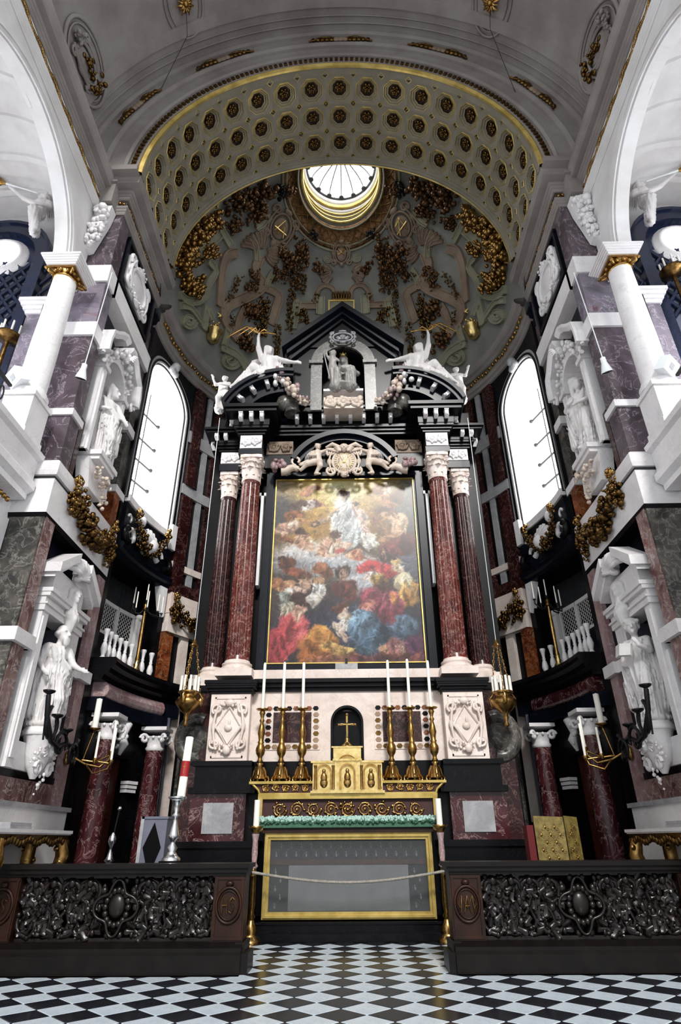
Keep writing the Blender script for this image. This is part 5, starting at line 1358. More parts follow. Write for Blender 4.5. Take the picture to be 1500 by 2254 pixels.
for s in (-1, 1):
    n = SIDE[s]
    pts = [(s * (W - .12), 10.86 + 2.15 * t, 8.22 - .62 * math.sin(PI * t)) for t in (i / 10 for i in range(11))]
    swag('fruit_garland', f'large gilt fruit garland hanging on the white entablature of the {n} wall', pts, lambda t: .10 + .13 * math.sin(PI * t), Vector((-s, 0, 0)), 'gilt garlands', nfr=110, seed=3)
    pts = [apse(5.5, (4.2 + 16 * t) * DG, 9.15 - .62 * math.sin(PI * t) + .1 * t, s) for t in (i / 10 for i in range(11))]
    swag('fruit_garland', f'gilt garland looped around the white shell below the {n} window', pts, lambda t: .07 + .08 * math.sin(PI * t), Vector((-s, 0, 0)), 'gilt garlands', nfr=90, seed=7, tails=False)
    pts = [apse(5.52, (28.3 + 16 * t) * DG, 7.62 - .52 * math.sin(PI * t), s) for t in (i / 10 for i in range(11))]
    swag('fruit_garland', f'bronze fruit garland on the pale frieze beside the {n} outer column', pts, lambda t: .07 + .11 * math.sin(PI * t), Vector((-s, 0, 0)), 'gilt garlands', nfr=90, seed=9)
# ---- trumpeting angels above the gallery arches
for s in (-1, 1):
    n = SIDE[s]
    P = []; cv = head(P, (0, -.02, 1.02), (-.75, -.6), False, 'long', 1.05)
    P += [('c', (0, 0, .3), (0, 0, .75), .16, .17, (.02, 6, 1, 0, 0, 4)), ('e', (0, -.02, .7), (.2, .14, .17)), ('c', (-.17, 0, .82), (.17, 0, .82), .08, .08), ('c', (0, 0, .84), (0, -.02, .98), .07, .06),
          ('c', (-.2, 0, .8), (-.48, -.12, .86), .08, .065), ('c', (-.48, -.12, .86), (-.78, -.2, 1.12), .06, .045),
          ('c', (.2, 0, .8), (.3, -.1, .52), .08, .065), ('c', (.3, -.1, .52), (.2, -.28, .34), .06, .04),
          ('c', (0, 0, .35), (.05, -.28, .12), .17, .13, (.025, 6, 2, 0, -.1, 4)), ('c', (.05, -.28, .12), (.22, -.2, -.55), .12, .1, (.025, 6, 1, .15, -.2, 2)), ('c', (-.05, -.1, .25), (.12, -.05, -.5), .15, .13, (.03, 7, 0, 0, 0, 2)), ('c', (.22, -.2, -.55), (.24, -.24, -.75), .06, .05)]
    hand(P, (-.78, -.2, 1.12), (-1.0, -.26, 1.3)); hand(P, (.2, -.28, .34), (.05, -.38, .28)); P += cv
    fg = sdf(P, .026, .035); wm = wing(MB(), (.08, .14, .75), (.42, .3, 1.15), (.12, .12, -.75))
    base = atY(72 if s < 0 else 1436, 505 if s < 0 else 480, 10.2)
    an = thing('trumpet_angel', f'white stucco angel blowing a long trumpet above the {n} gallery arch', 'statue', base, group='trumpet angels')
    T = Matrix.Translation(base + Vector((0, 0, .3))) @ Matrix.Diagonal((-s * 1.0, 1.0, 1.0, 1))
    wpart(an, MB().join(fg, T), 'figure', 'statue'); wpart(an, MB().join(wm, T), 'wing', 'statue')
    tr = MB().tube([(-.12, -.16, 1.02), (-.55, -.25, 1.12), (-.95, -.32, 1.22)], [.018, .022, .03], 8, 0); tr.tube([(-.95, -.32, 1.22), (-1.05, -.34, 1.245), (-1.16, -.36, 1.27)], [.035, .07, .14], 10, 1)
    wpart(an, MB().join(tr, T), 'trumpet', ['white_metal', 'gold'])
# ---- retable figures
def ret_thing(name, label, cat, loc, group=None): return thing(name, label, cat, loc, group=group)
# seated madonna with child in the upper niche
P = []; c1 = head(P, (0, -.06, 1.12), (-.15, -1), False, 'long', .95)
P += [('c', (0, 0, .45), (0, 0, .82), .17, .17, (.02, 6, 0, 0, 0, 4)), ('c', (-.17, 0, .88), (.17, 0, .88), .08, .08), ('c', (0, 0, .9), (0, -.04, 1.05), .06, .055), ('e', (0, .05, 1.02), (.16, .12, .22), (.01, 5, 1, 0, 0, 5))]
for e in (-1, 1):
    P += [('c', (e * .12, -.02, .45), (e * .2, -.4, .46), .15, .13, (.02, 6, e, e * .15, -.2, 2)), ('c', (e * .2, -.4, .46), (e * .17, -.36, .04), .13, .15, (.03, 7, e + 1, e * .17, -.35, 1))]
P += [('e', (0, -.2, .06), (.4, .34, .09), (.02, 9, 0, 0, 0, 0)), ('e', (0, .05, .25), (.36, .25, .3), (.02, 8, 0, 0, 0, 1)), ('c', (.2, 0, .86), (.36, -.14, .62), .08, .07), ('c', (.36, -.14, .62), (.12, -.36, .6), .06, .045), ('c', (-.2, 0, .86), (-.32, -.18, .66), .08, .06), ('c', (-.32, -.18, .66), (-.26, -.36, .7), .06, .045), ('e', (.1, -.34, .62), (.2, .1, .1), (.02, 5, 0, .1, -.3, 6))]
hand(P, (.12, -.36, .6), (-.05, -.4, .62)); hand(P, (-.26, -.36, .7), (-.2, -.45, .85)); P += c1
c2 = head(P, (-.26, -.4, 1.06), (-.3, -1), False, 'short', .72)
P += [('c', (-.26, -.38, .96), (-.26, -.36, .66), .085, .1), ('c', (-.3, -.36, .66), (-.33, -.36, .3), .07, .045), ('c', (-.2, -.36, .66), (-.18, -.38, .3), .07, .045), ('c', (-.35, -.38, .9), (-.42, -.42, 1.02), .04, .03), ('c', (-.42, -.42, 1.02), (-.4, -.46, 1.14), .03, .025), ('c', (-.16, -.38, .9), (-.1, -.42, .8), .04, .03)] + c2
fg = sdf(P, .022, .03); zb_ = Zp(868, 14.75)
md = ret_thing('madonna_statue', 'seated white marble mother and child with gilt crown in the top niche', 'statue', (0, 14.95, zb_))
kz = (Zp(785, 14.9) - Zp(868, 14.9)) / 1.25
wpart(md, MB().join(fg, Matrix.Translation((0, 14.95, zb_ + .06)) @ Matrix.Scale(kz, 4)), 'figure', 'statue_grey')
wpart(md, MB().box(-.62, .62, 14.55, 15.3, zb_ - .02, zb_ + .06), 'plinth', 'white_marble')
hc = Vector((0, 14.95 - .06 * kz, zb_ + .06 + 1.26 * kz)); m = MB().lathe([(.11, 0), (.13, .02), (.11, .05), (.12, .06)], 14, hc)
for k in range(8): a = k * PI / 4; m.tube([hc + Vector((.12 * math.cos(a), .12 * math.sin(a), .05)), hc + Vector((.16 * math.cos(a), .16 * math.sin(a), .12)), hc + Vector((.03 * math.cos(a), .03 * math.sin(a), .2))], [.02, .025, .012], 5)
m.ell(hc + Vector((0, 0, .22)), .03, 6, 5); wpart(md, m, 'crown', 'gold_bright')
sp = hc + Vector((-.1 * kz, -.4 * kz, -.55 * kz)); MBs = MB().tube([Vector((-.62, 14.4, zb_ + 1.15 * kz)), Vector((-.42, 14.45, zb_ + .3 * kz))], .02, 6); wpart(md, MBs, 'sceptre', 'pale_slab')
# reclining angels on the broken pediments
for s in (-1, 1):
    n = SIDE[s]; P = []
    cv = head(P, (-.05, -.08, .98), (.5, -.8), False, 'long', 1.05)
    P += [('c', (0, 0, .22), (-.05, 0, .66), .19, .18, (.02, 6, 1, 0, 0, 4)), ('e', (-.05, -.03, .64), (.21, .14, .16)), ('c', (-.23, 0, .77), (.13, 0, .77), .08, .08), ('c', (-.05, 0, .8), (-.05, -.05, .94), .065, .06),
          ('c', (-.25, 0, .76), (-.34, -.1, 1.05), .085, .07), ('c', (-.34, -.1, 1.05), (-.36, -.14, 1.38), .062, .042),
          ('c', (.15, 0, .76), (.42, -.1, .58), .08, .065), ('c', (.42, -.1, .58), (.66, -.2, .44), .06, .042),
          ('c', (0, 0, .2), (-.42, -.22, .22), .18, .15, (.03, 6, 1, -.2, -.1, 3)), ('c', (-.42, -.22, .22), (-.78, -.2, -.2), .13, .09, (.025, 6, 2, -.6, -.2, 3)), ('c', (-.78, -.2, -.2), (-.95, -.22, -.36), .06, .04),
          ('c', (.05, 0, .18), (-.2, -.3, -.02), .18, .15, (.03, 7, 0, 0, -.1, 2)), ('c', (-.2, -.3, -.02), (-.62, -.3, -.18), .12, .09, (.03, 6, 1, -.4, -.3, 3)), ('e', (.12, .05, .1), (.34, .26, .16), (.03, 7, 0, 0, 0, 3)), ('c', (.2, .05, .5), (.42, .1, .1), .14, .16, (.03, 7, 0, .3, .1, 2))]
    hand(P, (-.36, -.14, 1.38), (-.34, -.2, 1.6)); hand(P, (.66, -.2, .44), (.9, -.25, .4)); P += cv
    fg = sdf(P, .027, .04); px = (590, 832) if s < 0 else (925, 826); base = atY(px[0], px[1] + 14, 14.5)
    an = ret_thing('angel_statue', f'white marble angel with raised arm reclining on the {n} curved pediment', 'statue', base, 'pediment angels')
    k = 1.2; T = Matrix.Translation(base + Vector((-s * .05, 0, .14))) @ Matrix.Diagonal((-s * k, k, k, 1))
    wpart(an, MB().join(fg, T), 'figure', 'statue')
    w1 = wing(MB(), (-.12, .18, .7), (-.55, .3, .95), (-.1, .15, -.85)) if s < 0 else wing(MB(), (.02, .2, .72), (-.3, .32, 1.0), (-.28, .1, -.95))
    wpart(an, MB().join(w1, T), 'wing', 'statue')
    m = MB()
    for j in range(5): m.tube([(-.36, -.2, 1.5), (-.2 - .12 * j, -.22, 1.62 + .03 * j), (-.1 - .28 * j, -.2, 1.55 - .05 * j)], [.015, .035, .01], 5)
    m.tube([(-.36, -.2, 1.5), (-.14, -.2, 1.52), (.12, -.2, 1.46)], [.02, .022, .015], 5)
    wpart(an, MB().join(m, T), 'palm_branch', 'gold')
# corner figures at the outer ends of the pediments
for s in (-1, 1):
    P = []; cv = head(P, (0, -.03, .98), (-.3, -.9), False, 'short', .85)
    P += [('c', (0, 0, .4), (0, 0, .72), .14, .13), ('c', (-.13, 0, .8), (.13, 0, .8), .06, .06), ('c', (0, 0, .8), (0, -.02, .92), .06, .05), ('c', (.15, 0, .8), (.28, -.12, .66), .06, .05), ('c', (.28, -.12, .66), (.36, -.2, .86), .045, .035), ('c', (-.15, 0, .8), (-.2, -.15, .6), .06, .05), ('c', (-.2, -.15, .6), (-.02, -.25, .55), .045, .035),
          ('c', (-.07, 0, .4), (-.1, -.16, .1), .12, .09), ('c', (-.1, -.16, .1), (-.1, -.05, -.25), .08, .05), ('c', (.07, 0, .4), (.14, -.14, .1), .12, .09), ('c', (.14, -.14, .1), (.16, -.02, -.25), .08, .05), ('c', (.05, .08, .7), (.1, .1, -.2), .14, .17, (.03, 6, 0, 0, 0, 2))]
    hand(P, (.36, -.2, .86), (.4, -.24, 1.05)); hand(P, (-.02, -.25, .55), (.1, -.3, .55)); P += cv
    base = atY(489 if s < 0 else 1012, 900 if s < 0 else 880, 14.75)
    an = ret_thing('putto_statue', f'small pale marble putto at the {SIDE[s]} corner of the altarpiece cornice', 'statue', base, 'corner putti')
    wpart(an, MB().join(sdf(P, .026, .03), Matrix.Translation(base + Vector((0, 0, .25))) @ Matrix.Diagonal((s * .95, .95, .95, 1))), 'figure', 'statue')
# cartouche with putti over the painting
cz = Zp(1012, 14.72); ct = ret_thing('crowned_cartouche', 'carved marble cartouche with gilt monogram and cherub head over the painting', 'relief', (0, 14.85, cz - .5))
m = cartouche(1.05, 1.0, 0, oval=True); cherubhead(m, (0, -.12, .42), .13); m.ell((0, -.02, 0), (.34, .09, .36), 16, 8)
for e in (-1, 1): m.tube([(e * .1, -.05, .5), (e * .35, -.1, .58), (e * .55, -.05, .5)], [.05, .07, .03], 6)
blobs(m, [(-.25, -.1, -.42), (0, -.14, -.5), (.25, -.1, -.42)], lambda t: .07, 14, 2)
wpart(ct, MB().join(m, Matrix.Translation((0, 14.85, cz))), 'shield', 'statue_warm')
def strokes(m, segs, T, r, mi=0):
    for sg in segs: m.tube([T @ Vector((x, 0, z)) for x, z in sg], r, 5, mi)
MONO = [[(-.5, -.5), (-.38, .5), (0, -.25), (.38, .5), (.5, -.5)], [(-.25, -.5), (0, .5), (.25, -.5)], [(-.16, -.12), (.16, -.12)]]
m = MB(); strokes(m, MONO, Matrix.Translation((0, 14.74, cz - .02)) @ Matrix.Scale(.36, 4), .016)
for k in range(24):
    a = 2 * PI * k / 24; m.tube([(.22 * math.cos(a), 14.76, cz - .02 + .24 * math.sin(a)), (.29 * math.cos(a), 14.77, cz - .02 + .31 * math.sin(a))], .01, 4)
wpart(ct, m, 'monogram', 'gold_bright')
for s in (-1, 1):
    P = []; cv = head(P, (.02, -.05, .62), (.4, -.9), False, 'short', .85)
    P += [('c', (0, 0, .12), (0, 0, .4), .14, .13), ('c', (-.11, 0, .45), (.13, 0, .45), .06, .06), ('c', (0, 0, .45), (.02, -.03, .56), .055, .05), ('c', (.14, 0, .45), (.34, -.08, .5), .06, .045), ('c', (.34, -.08, .5), (.52, -.1, .42), .045, .035), ('c', (-.13, 0, .45), (-.22, -.12, .26), .06, .05), ('c', (-.22, -.12, .26), (-.02, -.2, .2), .045, .035),
          ('c', (-.06, 0, .1), (-.3, -.12, -.06), .12, .09), ('c', (-.3, -.12, -.06), (-.5, -.05, -.24), .08, .05), ('c', (.06, 0, .1), (.1, -.16, -.16), .12, .09), ('c', (.1, -.16, -.16), (-.04, -.08, -.4), .075, .05), ('c', (-.04, -.08, -.4), (.1, -.14, -.44), .045, .035), ('c', (-.5, -.05, -.24), (-.62, -.1, -.2), .04, .03), ('c', (-.1, .05, .2), (-.5, .05, .02), .1, .08, (.02, 6, 0, 0, 0, 5))]
    hand(P, (.52, -.1, .42), (.65, -.1, .4)); P += cv
    base = (s * .82, 14.86, cz - .1); an = ret_thing('putto_statue', f'winged marble putto steadying the {SIDE[s]} side of the monogram cartouche', 'statue', base, 'cartouche putti')
    T = Matrix.Translation((s * .80, 14.86, cz - .05)) @ Matrix.Diagonal((-s * .95, .95, .95, 1))
    wpart(an, MB().join(sdf(P, .024, .03), T), 'figure', 'statue_warm'); wpart(an, MB().join(wing(MB(), (-.05, .1, .42), (-.34, .12, .62), (-.02, .05, -.42), 7, .04), T), 'wing', 'statue')
    m = MB(); m.tube([(s * (1.35 + .0 * t + .5 * t), 14.84, cz - .24 + .06 * math.sin(t * 5)) for t in (i / 8 for i in range(9))], [.09 - .0 * i + .006 * i for i in range(9)], 8)
    m.tube([(s * (1.42 + .13 * math.cos(t) * (1 - t / 10)), 14.82, cz + .05 + .14 * math.sin(t) * (1 - t / 10)) for t in (-1.5 + i * .55 for i in range(11))], .04, 6)
    hn = ret_thing('flower_horn', f'carved horn of flowers on the {SIDE[s]} of the painting hood', 'relief', (s * 1.9, 14.84, cz - .3)); wpart(hn, m, 'horn', 'statue_warm')
    wpart(hn, blobs(MB(), [(s * 1.88, 14.82, cz - .14), (s * 1.98, 14.82, cz - .05)], lambda t: .17, 26, 5), 'flowers', 'pink_marble')
# ================================================================== DOME STRAPWORK (reliefs on the semi-dome)
def dribbon(m, px, w_=.2, h=.12, mi=0, n=24, off=0.0):
    for mir in (1, -1):
        pts = [Vector(p) for p in px]; L = []
        # Catmull-Rom through the control points
        for i in range(len(pts) - 1):
            p0, p1, p2, p3 = pts[max(i - 1, 0)], pts[i], pts[i + 1], pts[min(i + 2, len(pts) - 1)]
            for k in range(max(3, n // len(pts))):
                t = k / max(3, n // len(pts))
                L.append(.5 * ((2 * p1) + (p2 - p0) * t + (2 * p0 - 5 * p1 + 4 * p2 - p3) * t * t + (3 * p1 - p0 - 3 * p2 + p3) * t ** 3))
        L.append(pts[-1]); Q = [domepx(p.x, p.y) for p in L]
        if mir < 0: Q = [Vector((-q.x, q.y, q.z)) for q in Q]
        fr = []
        for i, q in enumerate(Q):
            t = (Q[min(i + 1, len(Q) - 1)] - Q[max(i - 1, 0)]).normalized(); nn_ = domen(q); b = nn_.cross(t).normalized()
            fr.append((q + nn_ * off, b, nn_))
        a = w_ * .62; e = min(.06, a * .3)
        m.sweep([(-a, -.06), (a, -.06), (a, h), (a - e, h), (a - e * 1.4, h * .72), (-a + e * 1.4, h * .72), (-a + e, h), (-a, h)], fr, mi)
def dblob(m, px, r, n, seed, mi=0, leaf=.3):
    for mir in (1, -1):
        P = []
        for p in px:
            q = domepx(*p); q = q + domen(q) * .12
            P.append(Vector((mir * q.x, q.y, q.z)))
        blobs(m, P, r, int(n * 2.4), seed, mi, 1.2, leaf, None, .66)
def relief(nm, mat, fn):
    m = MB(); fn(m); return m.build(nm, mat, dome)
relief('strapwork', 'strap_brown', lambda m: [dribbon(m, p, w_, .14) for p, w_ in (
    ([(520, 556), (499, 562), (487, 590), (483, 632), (481, 676)], .3),
    ([(571, 563), (562, 588), (566, 610), (578, 626), (563, 643), (531, 659), (499, 674), (490, 696), (499, 720), (521, 748)], .34),
    ([(579, 633), (611, 651), (606, 680), (595, 716)], .3),
    ([(537, 682), (527, 700), (520, 722), (512, 745)], .26),
    ([(649, 675), (672, 675), (697, 675)], .24), ([(692, 668), (700, 640), (716, 630), (735, 640), (738, 672)], .16))])
relief('strapwork', 'strap_green', lambda m: [dribbon(m, p, w_, .16) for p, w_ in (
    ([(435, 554), (458, 533), (480, 512)], .34), ([(480, 500), (490, 518), (503, 540)], .26),
    ([(455, 576), (470, 598), (452, 627), (447, 650), (425, 664), (405, 662), (392, 650)], .24),
    ([(395, 673), (414, 679), (441, 715)], .2), ([(451, 676), (447, 700), (443, 725)], .26), ([(453, 682), (463, 706)], .22),
    ([(483, 766), (521, 787), (543, 820)], .3), ([(499, 724), (493, 748), (487, 766)], .22),
    ([(654, 660), (648, 692), (642, 724)], .28), ([(705, 655), (705, 675), (704, 694)], .3),
    ([(548, 520), (560, 545), (562, 575)], .22), ([(425, 490), (455, 466), (480, 455)], .3), ([(600, 600), (590, 615), (583, 632)], .2),
    ([(590, 470), (575, 490), (560, 500)], .25))])
# spiral volutes
def volute(m, c, r, mi=0, sg=1):
    dribbon(m, [(c[0] + r * math.cos(sg * t) * (1 - t / 14), c[1] + r * .9 * math.sin(sg * t) * (1 - t / 14)) for t in (i * .7 for i in range(18))], .13, .12, mi, 40)
relief('volute', 'strap_green', lambda m: [volute(m, (505, 795), 22), volute(m, (412, 708), 17), volute(m, (576, 516), 9), volute(m, (604, 541), 9, 0, -1), volute(m, (721, 570), 8), volute(m, (655, 700), 10)])
# fluted wings
def fan(m, c, a0, a1, r0, r1, k):
    for i in range(k):
        a = a0 + (a1 - a0) * i / (k - 1); dribbon(m, [(c[0] + r0 * math.cos(a), c[1] + r0 * math.sin(a)), (c[0] + (r0 + r1) / 2 * math.cos(a + .12), c[1] + (r0 + r1) / 2 * math.sin(a + .12)), (c[0] + r1 * math.cos(a), c[1] + r1 * math.sin(a))], .12, .16, 0, 9)
relief('fluted_wing', 'strap_brown', lambda m: [fan(m, (572, 556), 3.5, 4.9, 10, 46, 7), fan(m, (578, 556), -.5, .9, 10, 38, 6), fan(m, (735, 605), 2.2, 3.9, 6, 30, 6)])
# gilded trophies, festoons and figures
relief('gilt_festoon', 'old_gold', lambda m: [dblob(m, p, r, k, sd) for p, r, k, sd in (
    ([(495, 668), (510, 640), (527, 608)], lambda t: .12, 26, 1), ([(640, 640), (636, 690), (634, 735)], lambda t: .16, 34, 2), ([(579, 660), (577, 700), (570, 745)], lambda t: .2, 46, 3),
    ([(610, 720), (606, 760), (603, 800)], lambda t: .16, 34, 4), ([(660, 690), (672, 710)], lambda t: .2, 18, 5), ([(668, 610), (664, 650)], lambda t: .14, 18, 6), ([(700, 650), (690, 668)], lambda t: .12, 10, 8),
    ([(505, 695), (507, 725)], lambda t: .12, 14, 9))])
relief('gilt_trophy', 'gold', lambda m: [dblob(m, p, r, k, sd) for p, r, k, sd in (
    ([(470, 480), (432, 505), (405, 540), (394, 575), (392, 610)], lambda t: .34, 120, 11), ([(398, 620), (412, 640), (432, 628)], lambda t: .28, 60, 12), ([(440, 570), (455, 548), (470, 560)], lambda t: .22, 30, 15),
    ([(398, 560), (420, 575)], lambda t: .3, 30, 17))])
relief('gilt_figure', 'dome_brown', lambda m: [dblob(m, p, r, k, sd, 0, .5) for p, r, k, sd in (
    ([(500, 455), (530, 440), (560, 425), (590, 412)], lambda t: .34, 60, 21), ([(560, 445), (575, 470), (545, 485)], lambda t: .26, 40, 22), ([(520, 490), (500, 505)], lambda t: .22, 24, 23),
    ([(660, 530), (665, 560), (655, 600), (645, 640)], lambda t: .26, 60, 24), ([(615, 560), (640, 575)], lambda t: .28, 30, 25), ([(600, 615), (625, 600), (648, 590)], lambda t: .24, 36, 26), ([(690, 580), (700, 592), (712, 600)], lambda t: .18, 20, 27),
    ([(545, 690), (560, 690)], lambda t: .3, 26, 28), ([(532, 745), (540, 770)], lambda t: .28, 26, 29), ([(640, 420), (620, 425)], lambda t: .22, 20, 31), ([(560, 600), (548, 640)], lambda t: .22, 24, 32))])
relief('ornament_frame', 'blue_black_marble', lambda m: [dblob(m, p, r, k, sd) for p, r, k, sd in (([(618, 408), (615, 430)], lambda t: .2, 16, 41), ([(683, 516), (695, 522)], lambda t: .16, 14, 42))])
# monogram cartouches
def dplace(px, k=1.0, mir=1):
    q = domepx(*px); n_ = domen(q); q = q + n_ * .1
    if mir < 0: q = Vector((-q.x, q.y, q.z)); n_ = Vector((-n_.x, n_.y, n_.z))
    up = (Vector((0, 0, 1)) - n_ * n_.z).normalized(); x = up.cross(n_).normalized() * -1
    x = Vector((0, 0, 0)) + (n_.cross(up)); x = -x
    Mx = Matrix((x, -n_, up)).transposed().to_4x4(); Mx.translation = q; return Mx @ Matrix.Scale(k, 4)
AMON = [[(-.4, -.5), (0, .55), (.4, -.5)], [(-.5, -.2), (.5, -.2)], [(-.1, -.5), (.15, .3)]]
RMON = [[(-.35, -.5), (.1, .55), (.3, -.5)], [(-.5, -.3), (.5, -.05)], [(-.35, .2), (.2, .45)]]
for px, mir, mono in (((615, 503), 1, AMON), ((617, 503), -1, RMON)):
    Mx = dplace(px, 1.0, mir); c = MB().join(cartouche(1.35, 1.5, 0), Mx).build('monogram_cartouche', 'strap_brown', dome)
    m = MB(); strokes(m, mono, Mx @ Matrix.Translation((0, -.12, 0)) @ Matrix.Scale(.62, 4), .035); m.build('gilt_monogram', 'gold_bright', c)
Mx = dplace((752, 560)); c = MB().join(cartouche(.85, 1.0, 0), Mx).build('oval_cartouche', 'strap_brown', dome)
m = MB(); strokes(m, [[(-.3, .4), (0, 0), (.3, .4)], [(-.35, -.2), (0, .1), (.35, -.2)]], Mx @ Matrix.Translation((0, -.1, 0)) @ Matrix.Scale(.45, 4), .03); m.build('gilt_monogram', 'gold', c)
Mx = dplace((752, 684)); m = MB(); m.box(-.55, .55, -.12, .0, -.45, .35, 0); rectring(m, -.5, .5, -.4, .3, .06, -.18, -.05, 1); c = MB().join(m, Mx).build('gilt_tablet', ['strap_green', 'frame_gold'], dome)
m = MB()
for k in range(7): m.tube([(-.3 + .1 * k, -.1, .4), (-.36 + .12 * k, -.18, .58), (-.33 + .11 * k, -.12, .78)], [.05, .06, .03], 6)
m.box(-.38, .38, -.15, .02, .36, .44); MB().join(m, Mx).build('gilt_crown', 'old_gold', c)
for px in ((462, 738),):   # gilt baskets and stars
    for mir in (1, -1):
        Mx = dplace(px, 1.0, mir); m = MB(); m.lathe([(.1, -.4), (.22, -.32), (.26, 0), (.3, .12)], 18, (0, -.12, 0), 0, fn=lambda a, z: 1 + .08 * math.sin(a * 9))
        blobs(m, [(-.2, -.14, .2), (0, -.2, .34), (.2, -.14, .2)], lambda t: .12, 22, 3); MB().join(m, Mx).build('gilt_basket', 'gold_bright', dome)
        Mx = dplace((478, 698), 1.0, mir); m = MB()
        for k in range(5): a = k * 2 * PI / 5 + PI / 2; m.tube([(0, -.08, 0), (.16 * math.cos(a), -.05, .16 * math.sin(a))], [.06, .008], 5)
        MB().join(m, Mx).build('gilt_star', 'gold_bright', dome)
